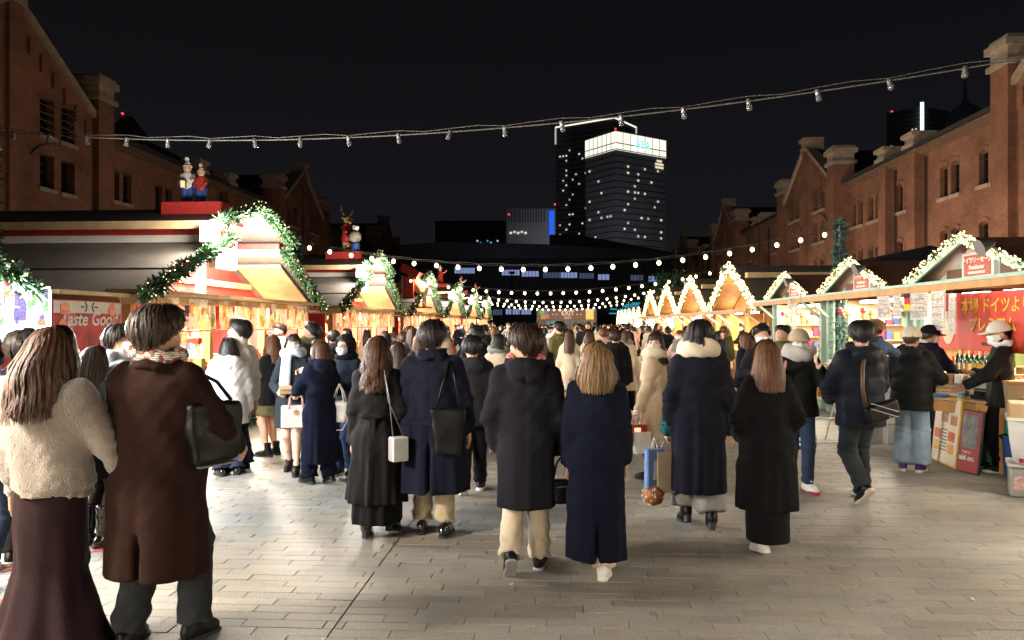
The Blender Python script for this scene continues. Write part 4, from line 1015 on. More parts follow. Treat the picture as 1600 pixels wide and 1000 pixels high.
for s in (-1, 1):
    ab.tube([(0, s*.05, 1.02), (-.03, s*.14, 1.14), (0, s*.18, 1.3)], .016, 6); ab.tube([(-.03, s*.14, 1.14), (.06, s*.17, 1.2)], .012, 5); ab.tube([(-.02, s*.15, 1.2), (-.08, s*.2, 1.26)], .012, 5)
ab.build('antlers', m_brownf, t, True); MB().ball((.25, 0, .86), .03, 8, 6).build('nose', m_redf, t, True)
for s in (-1, 1): MB().ball((-.01, s*.12, .98), .05, 8, 6, (.4, 1, .5)).build('ear', m_goldf, t, True)
sdf('sack', lambda X, Y, Z: sm(ell(X, Y, Z, (.5, 0, .42), (.2, .17, .18)), cone(X, Y, Z, (.38, 0, .56), (.3, 0, .64), .06, .05), .06), (.2, -.3, .1), (.8, .3, .8), .022, mat('sack_grey', (.3, .27, .22), .8), t)
MB().lathe([(.1, 0), (.12, .14), (.11, .2)], (.55, 0, .05), 12).build('gift_drum', m_navyf, t, True)
MB().box((.56, 0, .66), (.14, .12, .12), (0, .3, .2)).build('gift_box', m_whitef, t, bevel=.008)
# golden animal seen from behind, leaning up a red box
t = thing('golden_animal', 'golden four-legged animal figure seen from behind climbing a red box', 'statue', (XL+.42, 26.8, 2.35), R(180))
sdf('body', lambda X, Y, Z: sm(sm(cone(X, Y, Z, (0, 0, .62), (.35, 0, 1.05), .24, .19), cone(X, Y, Z, (-.05, -.15, .5), (-.08, -.17, .22), .11, .05), .08), cone(X, Y, Z, (-.05, .15, .5), (-.08, .17, .22), .11, .05), .08), (-.4, -.5, .1), (.8, .5, 1.5), .03, m_goldf, t)
for s in (-1, 1): MB().tube([(-.08, s*.17, .26), (-.09, s*.175, .0)], [.055, .045], 8).build('white_leg', m_whitef, t, True)
MB().ball((-.22, 0, .78), .05, 8, 6, (.6, .6, 1.6)).build('tail', m_goldf, t, True)
MB().box2((.25, -.32, -.05), (.75, .32, 1.1)).build('red_crate', m_redf, t); MB().box((.4, 0, 1.28), (.7, .72, .3), (0, -.5, 0)).build('crate_lid', m_redf, t); MB().box2((-.3, -.45, -.05), (.8, .45, 0)).build('shelf', m_redw, t)
def small_figure(y, label, m1, m2):
    plinth((XL-.45, y-.05, 3.42), 'red box under '+label)
    t = thing('roof_figure', label, 'statue', (XL-.45, y-.05, 3.702), R(-45))
    sdf('robe', lambda X, Y, Z: sm(cone(X, Y, Z, (0, 0, .1), (0, 0, .55), .2, .1), sm(cone(X, Y, Z, (.02, -.12, .52), (.2, -.2, .4), .06, .05), cone(X, Y, Z, (.02, .12, .52), (.14, .26, .62), .06, .05), .03), .05), (-.3, -.35, 0), (.35, .4, .8), .025, m1, t)
    MB().ball((0, 0, .72), .1, 10, 8).build('head', m_skinf, t, True); MB().lathe([(.11, 0), (.1, .05), (.05, .15), (.02, .2)], (0, 0, .76), 10).build('hat', m2, t, True)
    MB().ball((.15, .26, .66), .06, 8, 6).build('held_ball', m_bgold, t, True)
small_figure(36.5, 'small red-robed figure on the fourth left hut', m_redf, m_whitef)
small_figure(44.5, 'small pale-robed figure on the fifth left hut', m_whitef, m_redf)
small_figure(52.5, 'small gold-robed figure on the farthest left hut', m_goldf, m_redf)

# ------------------------------------------------------------------ poles wrapped in greenery, strings of bulbs
def ivy_pole(X, Y, z, label, rad=.16, vis=True):
    t = thing('ivy_pole', label, 'pole', (X, Y, 0), 0, 'greenery-wrapped poles')
    MB().tube([(0, 0, 0), (0, 0, z)], .05, 8).build('post', m_metal, t)
    garland_parts(t, [[(0, 0, .8), (0, 0, z)]], rad, 1500 if vis else 300, 0, m_leafb, None, 0, int(Y*7)+3, leaf=.085, spread=1.6)
    return t
def bulb_string(A, B, sag, label, lit=True, sp=.45, r=.042):
    A = Vector(A); B = Vector(B)
    t = thing('bulb_string', label, 'string lights', A, 0, 'strings of bulbs over the plaza')
    N = max(24, int((B-A).length/sp)); pt = lambda s: (B-A)*s+Vector((0, 0, -4*sag*s*(1-s)))
    MB().tube([pt(i/48) for i in range(49)], .0055, 5).build('cable', m_cable if lit else mat('grey_cable', (.11, .10, .09), .6), t)
    MB().tube([pt(i/48)+Vector((0, 0, .03+.012*math.sin(i*2.1))) for i in range(49)], .003, 4).build('support_wire', m_metal if lit else mat('grey_cable', (.11, .10, .09), .6), t)
    if lit: bmh = MB().ball((0, 0, -.075), r, 10, 8, (1, 1, 1.15)).mesh('bulb', m_bulb, True)
    else: bmh = MB().lathe([(.010, -.075), (.020, -.070), (.0225, -.05), (.020, -.03), (.016, -.02)], n=10).mesh('bulb', clear_mat('unlit_bulb_glass', (.16, .16, .17), .7, .08), True)
    sk = MB().lathe([(.014, -.045), (.018, -.02), (.018, .012), (.008, .02)], n=8).mesh('socket', m_cable if lit else m_metal, True)
    rr = random.Random(int(A.y*10))
    for i in range(N):
        p = pt((i+.5)/N); sw = (rr.uniform(-.15, .15), rr.uniform(-.15, .15), 0) if lit else (rr.uniform(-.3, .3), rr.uniform(-.3, .3), 0)
        s = inst('socket', sk, t, p, sw); inst('bulb', bmh, s)
    return t
ivy_pole(-5.55, 15.5, 3.55, 'greenery-wrapped pole between the large red hut and the reindeer hut'); ivy_pole(5.55, 14.9, 3.72, 'greenery-wrapped pole standing between the two nearest pale green stalls')
for i, (Y, zl, zr, sg) in enumerate(((15.2, 3.48, 3.62, .62), (26.2, 3.4, 3.6, .62), (37.5, 3.4, 3.55, .6), (48.5, 3.4, 3.5, .55), (60, 3.4, 3.4, .5))):
    bulb_string((-5.5, Y+.3, zl), (5.5, Y-.3, zr), sg, ['nearest lit bulb string sagging between the two greenery-wrapped poles', 'second lit bulb string over the crowd', 'third lit bulb string over the crowd', 'fourth lit bulb string over the crowd', 'lowest farthest lit bulb string just over the exit gate'][i], True, r=.042+.006*i)
    if i:
        ivy_pole(5.75, Y-.3, zr+.08, 'far greenery-wrapped pole, %s along the right row' % ['second', 'third', 'fourth', 'fifth'][i-1], .15, False); ivy_pole(-5.6, Y+.3, zl+.08, 'far greenery-wrapped pole, %s along the left row' % ['second', 'third', 'fourth', 'fifth'][i-1], .13, False)
bulb_string((-5.95, 7.5, 3.79), (5.55, 4.87, 3.92), .45, 'unlit bulb string crossing the sky overhead in the foreground', False, .53)
ivy_pole(-6.0, 7.51, 3.86, 'greenery-wrapped pole holding the unlit string beside the banner', .12, False); ivy_pole(5.6, 4.86, 3.99, 'greenery-wrapped pole holding the unlit string at the right', .12, False)

# ------------------------------------------------------------------ exit gate at the end of the plaza
G0 = at_depth(840, 505, 72); G1 = at_depth(931, 505, 72); L = (G1-G0).length
t = thing('exit_gate', 'white panel gate with brown EXIT sign at the far end', 'gate', ((G0.x+G1.x)/2, (G0.y+G1.y)/2, 0), math.atan2(G1.y-G0.y, G1.x-G0.x))
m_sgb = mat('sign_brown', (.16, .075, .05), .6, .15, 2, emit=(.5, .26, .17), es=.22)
MB().box2((-L/2, -.1, 2.05), (L/2, .1, 3.15)).build('sign_board', m_sgb, t)
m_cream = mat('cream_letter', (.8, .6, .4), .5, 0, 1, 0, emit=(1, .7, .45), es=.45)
text('lettering', 'EXIT', .62, m_cream, t, (.1, -.12, 2.72), (PI/2, 0, 0), .01, bold=.012); text('lettering', '出口', .36, m_cream, t, (.1, -.12, 2.28), (PI/2, 0, 0), .01)
for u in (-1.35, -1.0, 1.0, 1.35):
    MB().prism([(u+.09*(1 if k % 2 == 0 else .45)*math.sin(k*PI/5), 2.6+.09*(1 if k % 2 == 0 else .45)*math.cos(k*PI/5)) for k in range(10)], -.115, -.105, lambda a, b, q: (a, q, b)).build('star', m_cream, t)
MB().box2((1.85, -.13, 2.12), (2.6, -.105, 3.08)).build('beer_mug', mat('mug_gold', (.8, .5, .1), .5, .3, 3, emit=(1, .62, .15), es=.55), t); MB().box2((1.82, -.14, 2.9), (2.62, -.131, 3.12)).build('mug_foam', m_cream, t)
for k, (u, v, c) in enumerate(((-2.3, 2.35, (.8, .4, .1)), (-2.1, 2.75, (.2, .3, .7)), (-2.45, 2.8, (.3, .6, .25)), (-1.95, 2.4, (.75, .3, .1)))):
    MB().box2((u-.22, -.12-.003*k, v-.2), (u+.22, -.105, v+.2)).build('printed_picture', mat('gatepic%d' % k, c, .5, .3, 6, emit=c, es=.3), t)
m_wp = mat('white_panel', (.6, .58, .55), .6, .1, 3)
for i in range(9): MB().box2((-L/2+i*L/9+.02, -.02, 0), (-L/2+(i+1)*L/9-.02, .04, 2.04)).build('panel', m_wp, t)
for u in (-L/2, L/2): MB().box2((u-.08, -.08, 0), (u+.08, .06, 3.2)).build('gate_post', m_metal, t)
for k in range(3): MB().tube([(-1.6+k*.35+.3*math.cos(a*.5), -.14, 1.3+.55*math.sin(a*.5)) for a in range(7)], .04, 5).build('cyan_arch', m_cyan, t)
# lamp posts in front of the hall
for i, px in enumerate((813, 848, 1000)):
    p = at_depth(px, 505, 120); t = thing('lamp_post', ['left', 'middle', 'right'][i]+' slim dark lamp post rising behind the exit gate', 'lamp post', (p.x, p.y, 0), 0, 'slim lamp posts'); MB().tube([(0, 0, 0), (0, 0, 10.5)], [.12, .07], 8).build('post', m_metal, t); MB().box((0, -.4, 10.5), (.25, .9, .1)).build('lamp_head', m_metal, t)
for i in range(12):
    rr = random.Random(i+40); p = at_depth(rr.uniform(955, 1015), 505, 110); z = CAMZ+(505-rr.uniform(473, 497))/FPX*110
    t = thing('shop_sign', 'small cyan neon strip glowing far beyond the right stalls', 'neon sign', (p.x, p.y, z), 0, 'cyan neon strips far right'); MB().box((0, 0, 0), (rr.uniform(.8, 2.4), .1, .16)).build('neon_tube', m_cyan, t)
    MB().box((0, .12, 0), (2.6, .1, .5)).build('backing', m_dark, t); MB().box2((-.05, .08, -z), (.05, .16, -.1)).build('mast', m_dark, t)
def tree(px, d, h, label, seed):
    p = at_depth(px, 505, d); t = thing('tree', label, 'tree', (p.x, p.y, 0)); rr = np.random.RandomState(seed)
    MB().tube([(0, 0, 0), (.1, 0, h*.4), (0, .1, h*.8)], [.2, .14, .05], 8).build('trunk', m_brownf, t)
    lb = MB(); C = []
    for i in range(9):
        a = rr.rand()*6.28; z = h*(.45+.45*rr.rand()); e = np.array([math.cos(a)*h*.28*rr.rand(), math.sin(a)*h*.28*rr.rand(), z]); C.append(e); lb.tube([(.05, 0, h*.4), tuple(e)], [.07, .02], 5)
    lb.build('limbs', m_brownf, t); n = 2600
    c = np.array(C)[rr.randint(0, len(C), n)]+rr.randn(n, 3)*h*.075; d1 = rr.randn(n, 3); d1 /= np.linalg.norm(d1, axis=1)[:, None]; d2 = np.cross(d1, rr.randn(n, 3)); d2 /= np.linalg.norm(d2, axis=1)[:, None]
    V = np.stack([c, c+d1*.16+d2*.07, c+d1*.32, c+d1*.16-d2*.07], 1).reshape(-1, 3); inst('crown', np_mesh('crown', V, np.arange(n*4).reshape(-1, 4), m_leaf, False), t)['kind'] = 'stuff'
tree(1062, 62, 6.0, 'small dark tree rising behind the wooden stalls near the far end', 3); tree(1040, 75, 6.2, 'second small dark tree farther behind the wooden stalls', 8)
# ------------------------------------------------------------------ people
def cloth(name, col, rough=.85, var=.12, bump=.1, bscale=220, sheen=None, **k): return mat('cloth_'+name, col, rough, var, 5, bump, bscale, sheen=(.22 if max(col) > .2 else .02) if sheen is None else sheen, spec=.2 if max(col) > .2 else .06, **k)
def hairmat(name, col):
    m = mat('hair_'+name, col, .5, .6, 60, .12, 120, stretch=(1, 1, .06), spec=.4); return m
m_skin = mat('skin', (.58, .34, .24), .5, .06, 12, .03, 120, spec=.35)
m_skin2 = mat('skin_fair', (.66, .43, .33), .5, .06, 12, .03, 120, spec=.35)
m_lip = mat('lip', (.45, .14, .12), .45, .05)
m_eyew = mat('eye_white', (.7, .68, .65), .3, .02); m_eyed = mat('eye_dark', (.015, .01, .008), .2, .02)
m_maskw = cloth('mask_white', (.74, .75, .76), .8, .04, .05); m_maskp = cloth('mask_pink', (.62, .47, .41), .8, .04, .05); m_maskg = cloth('mask_grey', (.55, .56, .55), .8, .04, .05)
H_BLACK = hairmat('black', (.012, .010, .010)); H_BROWN = hairmat('brown', (.07, .030, .016)); H_DBROWN = hairmat('dark_brown', (.028, .015, .010)); H_BLOND = hairmat('blond_brown', (.19, .115, .055)); H_RED = hairmat('chestnut', (.11, .042, .018))
def head_fn(X, Y, Z):
    d = ell(X, Y, Z, (0, -.012, 1.602), (.078, .096, .098))
    d = sm(d, ell(X, Y, Z, (0, .028, 1.545), (.060, .068, .070)), .05)
    d = sm(d, cone(X, Y, Z, (0, .052, 1.500), (0, .06, 1.495), .024, .022), .035)
    d = sm(d, cone(X, Y, Z, (0, -.022, 1.55), (0, -.028, 1.38), .052, .058), .03)
    for s in (-1, 1):
        d = -sm(-d, ell(X, Y, Z, (s*.032, .096, 1.588), (.020, .016, .013)), .015)
        d = sm(d, cone(X, Y, Z, (s*.044, .066, 1.555), (s*.04, .07, 1.548), .018, .016), .025)
        d = sm(d, ell(X, Y, Z, (s*.079, -.012, 1.578), (.009, .020, .031)), .010)
        d = sm(d, cone(X, Y, Z, (s*.018, .086, 1.606), (s*.045, .074, 1.606), .006, .005), .012)
    d = sm(d, cone(X, Y, Z, (0, .086, 1.592), (0, .104, 1.562), .008, .013), .012)
    d = sm(d, cone(X, Y, Z, (-.017, .086, 1.530), (.017, .086, 1.530), .007, .007), .008)
    return d
HS = 1.01; HPV = np.array((0, -.02, 1.46))
HEAD = {q: nets(head_fn, (-.11, -.13, 1.385), (.11, .14, 1.72), h) for q, h in (('hi', .0072), ('lo', .015))}
_mv, _mq = nets(lambda X, Y, Z: np.maximum(np.maximum(head_fn(X, Y, Z)-.010, -(Y-.012-.25*np.abs(Z-1.535))), np.maximum(1.488-Z, Z-1.579+.0*X)), (-.11, -.02, 1.47), (.11, .14, 1.60), .007)
def hand_fn(curl):
    def f(X, Y, Z):
        d = sm(rbox(X, Y, Z, (0, 0, -.048), (.015, .040, .046), .013), cone(X, Y, Z, (0, 0, .07), (0, 0, -.01), .030, .025), .02)
        for i, (yy, L) in enumerate(((.029, .072), (.010, .082), (-.010, .076), (-.029, .058))):
            p = np.array((.0, yy, -.088)); a = 0.0
            for k in range(3):
                a += curl*(.7 if k == 0 else 1.0); q = p+np.array((math.sin(a), 0, -math.cos(a)))*L*(.44, .32, .24)[k]
                d = sm(d, cone(X, Y, Z, p, q, .0088-.001*k, .0080-.001*k), .005); p = q
        p = (.004, .034, -.025); q = (.018+.02*curl, .058-.01*curl, -.058); r_ = (.030+.03*curl, .060-.02*curl, -.088)
        return sm(d, sm(cone(X, Y, Z, p, q, .014, .0105), cone(X, Y, Z, q, r_, .0105, .0085), .006), .012)
    return f
HAND = {}
for nm_, c_ in (('open', .28), ('grip', .95)):
    HAND[nm_] = nets(hand_fn(c_), (-.05, -.06, -.19), (.11, .09, .08), .0058)
def ik(a, c, l1, l2, hint):
    a = np.array(a, float); c = np.array(c, float); d = c-a; L = np.linalg.norm(d); L = min(L, l1+l2-.004); u = d/np.linalg.norm(d)
    x = (l1*l1-l2*l2+L*L)/(2*L); h = math.sqrt(max(l1*l1-x*x, 0)); hv = np.array(hint, float); hv -= u*hv.dot(u); hv /= max(np.linalg.norm(hv), 1e-6)
    return a+u*x+hv*h, a+u*L
def placed_hand(kind, wrist, elbow, side, roll=0.0):
    v, q = HAND[kind]; v = v.copy()
    if side > 0: v[:, 0] *= -1; q = q[:, ::-1]
    z = np.array(elbow)-np.array(wrist); z /= np.linalg.norm(z); y = np.array((0, 1, 0.)); y -= z*y.dot(z)
    if np.linalg.norm(y) < .3: y = np.array((0, 0, 1.))-z*z[2]
    y /= np.linalg.norm(y); x = np.cross(y, z); M = np.stack([x, y, z], 1) @ rotm('Z', roll)
    return v @ M.T+np.array(wrist), q
SHOE_OUT = [(-.034, -.07), (-.038, -.03), (-.032, .03), (-.042, .10), (-.040, .15), (-.022, .185), (.006, .192), (.030, .175), (.044, .14), (.043, .09), (.034, .03), (.037, -.03), (.034, -.07), (.018, -.088), (-.018, -.088)]
SHOES = {}
def shoe_mesh(kind, m, ms, q='hi'):
    key = (kind, m.name, ms.name)
    if key in SHOES: return SHOES[key]
    top = {'sneaker': .115, 'loafer': .085, 'ankle': .20, 'boot': .36, 'heel': .2}[kind]
    def f(X, Y, Z):
        Zz = Z-(np.clip((.06-Y)/.1, 0, 1)*.045 if kind == 'heel' else 0)
        d = sm(ell(X, Y, Zz, (0, .095, .032), (.043, .098, .045)), ell(X, Y, Zz, (0, -.03, .045), (.040, .058, .055)), .04)
        d = sm(d, cone(X, Y, Zz, (0, .02, .06), (0, .10, .045), .040, .036), .03)
        d = sm(d, cone(X, Y, Z, (0, -.015, .08), (0, -.012, top), .042, .050 if kind in ('boot', 'ankle', 'heel') else .040, True), .025)
        if kind == 'boot': d = d+.002*np.sin(Z*70+X*20)
        if kind == 'sneaker': d = sm(d, cone(X, Y, Z, (0, .03, .10), (0, .05, .115), .03, .022), .01)
        return np.maximum(d, .012-Zz)
    v, qd = nets(f, (-.07, -.12, -.01), (.07, .21, top+.02), .011); up = np_mesh('shoe', v, qd, m)
    sb = MB(); h = {'sneaker': .034, 'loafer': .018, 'ankle': .034, 'boot': .03, 'heel': .014}[kind]
    if kind == 'heel':
        sb.prism([p for p in SHOE_OUT if p[1] > .02], 0, .02, lambda u, v_, t: (u, v_, t)); sb.prism([(x*.8, y*.9) for x, y in SHOE_OUT if y < -.02], 0, .07, lambda u, v_, t: (u, v_, t))
    else: sb.prism([(x*1.06, y*1.03) for x, y in SHOE_OUT], 0, h, lambda u, v_, t: (u, v_, t))
    SHOES[key] = (up, sb.mesh('sole', ms, bevel=.004)); return SHOES[key]
def hair_geo(kind, L, vol_, n, seed, wave=0.0, bang=.62, width=.013, side=2.05, back=.05):
    vol = vol_*.8; rr = np.random.RandomState(seed); c = np.array((0, -.014, 1.598)); Rr = np.array((.082, .100, .104))+vol
    def surf(phi, t, off=0.0):
        """phi 0 = back of the head; t 0..1 from the crown to the tip"""
        a = np.abs(phi)
        if kind == 'short':
            te = np.interp(a, [0, .9, 1.5, 1.9, 2.4, 3.2], [2.28, 2.12, 1.66, 1.42, 1.15, 1.0]); hang = np.interp(a, [0, 1.5, 2.2, 3.2], [.02, .01, .015, .03])*L
        else:
            te = np.interp(a, [0, 1.6, side, side+.25, 3.2], [1.72, 1.66, 1.62, 1.25, bang*1.5708]); hang = L*np.interp(a, [0, side-.15, side+.12, 3.2], [1, .95, .0, .0])
        arc = te*.1; tot = arc+hang+1e-6; s = t*tot; th = np.minimum(s, arc)/.1; u = np.clip((s-arc)/np.maximum(hang, 1e-6), 0, 1)*(hang > .002); h = np.maximum(s-arc, 0)
        wv = wave*np.sin(s*38+phi*5+rr_ph*2) if wave else 0.0
        rad = np.sin(th)*(1+off/.1+wv*np.clip(s/arc-.6, 0, 1))
        x = c[0]+Rr[0]*rad*np.sin(phi); y = c[1]-Rr[1]*rad*np.cos(phi); z = c[2]+(Rr[2]+off)*np.cos(th)-h
        if kind == 'long': x = x*(1+.55*u*(1-.25*u)); y = y-back*np.sqrt(u)*np.clip(np.cos(phi), -.2, 1)-.01*u
        if kind == 'bob': x = x*(1+.42*np.sin(u*1.9)); y = c[1]+(y-c[1])*(1+.25*np.sin(u*2.0))
        if kind == 'short': z = z+.0; kk_ = np.clip(th-1.55, 0, 1); x = x*(1-.16*kk_)+.0; y = c[1]+(y-c[1])*(1-.02*kk_)
        return np.stack([x, y, z], -1)
    rr_ph = 0.0; NP, NT = 40, 13
    ph = np.linspace(-PI, PI, NP, endpoint=False); T = np.linspace(.0, .96, NT); PH, TT = np.meshgrid(ph, T, indexing='ij')
    V = surf(PH.ravel(), TT.ravel()); Q = []
    i = np.arange(NP)[:, None]; j = np.arange(NT-1)[None, :]; i2 = (i+1) % NP
    Q = np.stack([i*NT+j, i2*NT+j, i2*NT+j+1, i*NT+j+1], -1).reshape(-1, 4); parts = [(V, Q[:, ::-1])]
    K = 8; p0 = rr.uniform(-PI, PI, n); t0 = rr.uniform(0, .45, n)*(rr.rand(n) < .75); t1 = rr.uniform(.8, 1.04, n); off = rr.uniform(.0, .010, n)+.016*rr.rand(n)**6+(.018*rr.rand(n) if kind == 'short' else 0)
    dr = rr.randn(n)*(.45 if kind == 'short' else .07); rr_ph = rr.uniform(0, 1.5, n)[:, None]
    t = t0[:, None]+(t1-t0)[:, None]*np.linspace(0, 1, K)[None, :]; phs = p0[:, None]+dr[:, None]*(t-t0[:, None])
    of = off[:, None]*np.sin(np.clip((t-t0[:, None])/(t1-t0)[:, None], 0, 1)*2.6+.2)+(.026*rr.rand(n)[:, None]**2*t*t if kind == 'short' else 0)
    C = surf(phs, t, of); W = width*(.6+.7*rr.rand(n))[:, None]*np.sin(np.linspace(.35, 2.85, K))[None, :]
    tang = np.gradient(C, axis=1); nr = C-c; nr[..., 2] *= .3; sd = np.cross(tang, nr); sd /= np.linalg.norm(sd, axis=-1, keepdims=True)+1e-9
    A = C-sd*W[..., None]; B = C+sd*W[..., None]; V = np.stack([A, B], 2).reshape(-1, 3)
    b = (np.arange(n)[:, None]*K+np.arange(K-1)[None, :])*2; Q = np.stack([b, b+1, b+3, b+2], -1).reshape(-1, 4); parts.append((V, Q))
    v_, q_ = joinv(parts); return (v_-HPV)*HS+HPV, q_
def turn_head(v, yaw, pitch, roll=0.0):
    M = rotm('Z', yaw) @ rotm('X', pitch) @ rotm('Y', roll); pv = np.array((0, -.02, 1.47))
    k = np.clip((v[:, 2:3]-1.40)/.08, 0, 1) if v[:, 2].min() > 1.3 else 1.0
    r_ = (v-pv) @ M.T+pv
    return v*(1-k)+r_*k
def link_body(parts, S, E, Wr, hips, knees):
    """torso and arms under the clothes join head, hands and legs into one surface"""
    V, Q = joinv(parts); Q = [tuple(q) for q in Q]; V = [tuple(p) for p in V]
    def nearest(p):
        a = np.array(V[:n0]); return int(np.argmin(((a-np.array(p))**2).sum(1)))
    n0 = len(V)
    def tube(pts, rs, first=None, last=None):
        b = MB().tube(pts, rs, 8, False); o = len(V); V.extend([tuple(p) for p in b.v]); Q.extend([tuple(i+o for i in f) for f in b.f])
        for end, lo_ in ((first, o), (last, len(V)-8)):
            if end is not None:
                for k in range(8): Q.append((lo_+k, lo_+(k+1) % 8, end, end))
        return o
    nk = nearest((0, -.03, 1.39))
    t0 = tube([(0, -.02, 1.37), (0, -.01, 1.2), (0, -.01, 1.0), (0, -.01, .9)], [.07, .11, .10, .10], nk)
    for i in (0, 1):
        h_ = nearest(np.array(Wr[i])+(np.array(E[i])-np.array(Wr[i]))*.1) if len(parts) > 1+i else None
        tube([(0, -.01, 1.33), tuple(S[i]), tuple(E[i]), tuple(np.array(Wr[i])+(np.array(E[i])-np.array(Wr[i]))*.18)], [.03, .04, .034, .026], t0, h_)
    return np.array(V), [tuple(dict.fromkeys(q)) for q in Q]
def person(label, loc, face, H=1.65, coat=None, lower=None, shoes=('ankle', None), hair=None, head=(0, 0), feet=None, hands=None, grip=('open', 'open'), elbows=None,
           mask=None, scarf=None, cap=None, skin=None, q='hi', seed=0, group=None, eyes=False, lean=0.0, glasses=False, hide_legs=False):
    root = thing('person', label, 'person', (loc[0], loc[1], loc[2] if len(loc) > 2 else 0), R(face), group, H/1.70)
    skin = skin or m_skin; hi = q == 'hi'; rs = random.Random(seed); h = .0145 if hi else .026
    feet = feet or [(-.09, .0, 0), (.09, .0, 0)]
    # legs
    ank = []
    for i, f in enumerate(feet):
        p = R(f[2]); lift = f[3] if len(f) > 3 else 0.0
        ank.append((f[0], f[1], .12*math.sin(p)+.085*math.cos(p)+lift))
    hips = [(-.075, 0, .90), (.075, 0, .90)]; knees = []
    for i in (0, 1):
        k, a = ik(hips[i], ank[i], .43, .41, (0, 1, 0)); knees.append(k); ank[i] = tuple(a)
    # arms
    C = dict(hem=.5, sh=.21, chest=.20, waist=.20, hem_w=.26, hem_d=.17, depth=.135, sl=1.0, m=None, amp=.03, collar='lapel', k=(7, 12, 19)); C.update(coat or {})
    C['sh'] *= .89; C['chest'] *= .88; C['waist'] *= .88; C['depth'] *= .95; C['sl'] = .94+(C['sl']-1)*.5
    sh = C['sh']; S = [(-(sh-.052), -.01+lean*.1, 1.36), (sh-.052, -.01+lean*.1, 1.36)]
    hands = hands or [(-.30, .02, .78), (.30, .02, .78)]; elbows = [(e_[0]*(.45 if e_[2] == 0 else .7), e_[1], e_[2]) for e_ in (elbows or [(-.6, -1, 0), (.6, -1, 0)])]; hands = [(h_[0]*(.86 if h_[2] < .95 else 1), h_[1], h_[2]-(.02 if h_[2] < .95 else 0)) for h_ in hands]; E = []; Wr = []
    for i in (0, 1):
        e, w_ = ik(S[i], hands[i], .30, .27, elbows[i]); E.append(e); Wr.append(w_)
    # body: head, neck and hands (and bare legs), one mesh
    parts = [HEAD['hi' if hi else 'lo']]; parts[0] = (turn_head((parts[0][0]-HPV)*HS+HPV, R(head[0]), R(head[1])), parts[0][1])
    for i in (0, 1):
        if hands[i] is not None and not (len(grip) > 2): parts.append(placed_hand(grip[i], Wr[i], E[i], 1 if i else -1))
    lw = dict(kind='trousers', m=None, thigh=.098, knee=.078, hemr=.075, waist=.98); lw.update(lower or {})
    if lw['kind'] in ('bare', 'skirt'):
        def lf(X, Y, Z):
            d = None
            for i in (0, 1):
                e = sm(cone(X, Y, Z, hips[i], knees[i], .085, .058), cone(X, Y, Z, knees[i], ank[i], .056, .038), .03)
                cm = (np.array(knees[i])*.68+np.array(ank[i])*.32); e = sm(e, ell(X, Y, Z, (cm[0], cm[1]-.018, cm[2]), (.046, .048, .11)), .03); d = e if d is None else np.minimum(d, e)
            return d
        ys = [p[1] for p in ank]+[k[1] for k in knees]; v, qd = nets(lf, (-.26, min(ys)-.15, .02), (.26, max(ys)+.15, 1.0), .016 if hi else .028)
        if lw['kind'] == 'bare' and not lw.get('tights'): parts.append((v, qd))
        else: inst('tights', np_mesh('tights', v, qd, lw.get('tights') or lw['m']), root)
    v, qd = link_body(parts, S, E, Wr, hips, knees); body = inst('body', mesh_from('body', v, qd, skin, True), root)
    # coat or jacket
    hem = C['hem']
    pts = [(1.462, .066, .070, -.018), (1.435, .10, .085, -.015), (1.40, sh*.72, .10, -.012), (1.36, sh*.96, .118, -.01), (1.28, C['chest']*1.06, C['depth']*.97, -.005), (1.18, C['chest'], C['depth'], -.005),
           (1.03, C['waist'], C['depth']*.98, -.005)]
    if hem < .95: pts += [(.88, max(C['waist'], C['waist']*.4+C['hem_w']*.6), C['depth']*.4+C['hem_d']*.6, -.005)]
    pts += [(hem, C['hem_w'], C['hem_d'], C.get('hem_y', -.01))]
    pts = [(z, a, b, c+lean*max(0, z-.9), 0.0) for z, a, b, c in pts]
    PR = smooth_prof(pts); p_ = [rs.uniform(0, 6.28) for _ in range(6)]; amp = C['amp']*1.5; kk = C['k']
    def fold(ph, Z):
        g = np.clip((1.22-Z)/max(1.22-hem, .2), 0, 1)**1.25
        r_ = amp*g*(.55*np.sin(kk[0]*ph+p_[0]+2.2*Z)+.40*np.sin(kk[1]*ph+p_[1]-3*Z+.8*np.sin(3*ph))+.22*np.sin(kk[2]*ph+p_[2]))
        if C.get('quilt'): r_ = r_*.25+.055*np.sqrt(np.abs(np.sin(Z*PI/C['quilt'])))-.03
        return r_
    def cf(X, Y, Z):
        d = loft(X, Y, Z, PR, fold)
        for i in (0, 1):
            s = C['sl']; a = cone(X, Y, Z, S[i], E[i], .080*s, .068*s); b = cone(X, Y, Z, E[i], Wr[i], .068*s, .055*s*C.get('cuff', 1.0), True)
            arm = sm(a, b, .03)
            if C.get('quilt'): arm = arm-.010*np.sqrt(np.abs(np.sin((Z*.8+X*.5*(1 if i else -1))*PI/C['quilt'])))+.004
            ew = np.exp(-((X-E[i][0])**2+(Y-E[i][1])**2+(Z-E[i][2])**2)/.012); arm = arm+ew*.007*np.sin(Z*95+Y*30)
            d = sm(d, arm, .045)
        col = C['collar']
        ly = lean*.5
        if col in ('hood', 'furhood'):
            d = sm(d, ell(X, Y, Z, (0, -.135+ly, 1.405), (.135, .075, .095)), .04); rg = np.sqrt((np.sqrt((X/1.15)**2+(Y+.02-ly)**2)-.098)**2+(Z-1.462-.25*(Y+.02))**2)-.038; d = sm(d, rg, .03)
            d = d+.006*np.exp(-((X)/.01)**2)*(Y < -.1)*(Z > 1.32)
        elif col == 'stand':
            rg = np.maximum(np.abs(np.sqrt((X/1.0)**2+(Y+.015-ly)**2)-.080)-.014, np.abs(Z-1.475)-.05); d = sm(d, rg, .02)
        elif col == 'lapel':
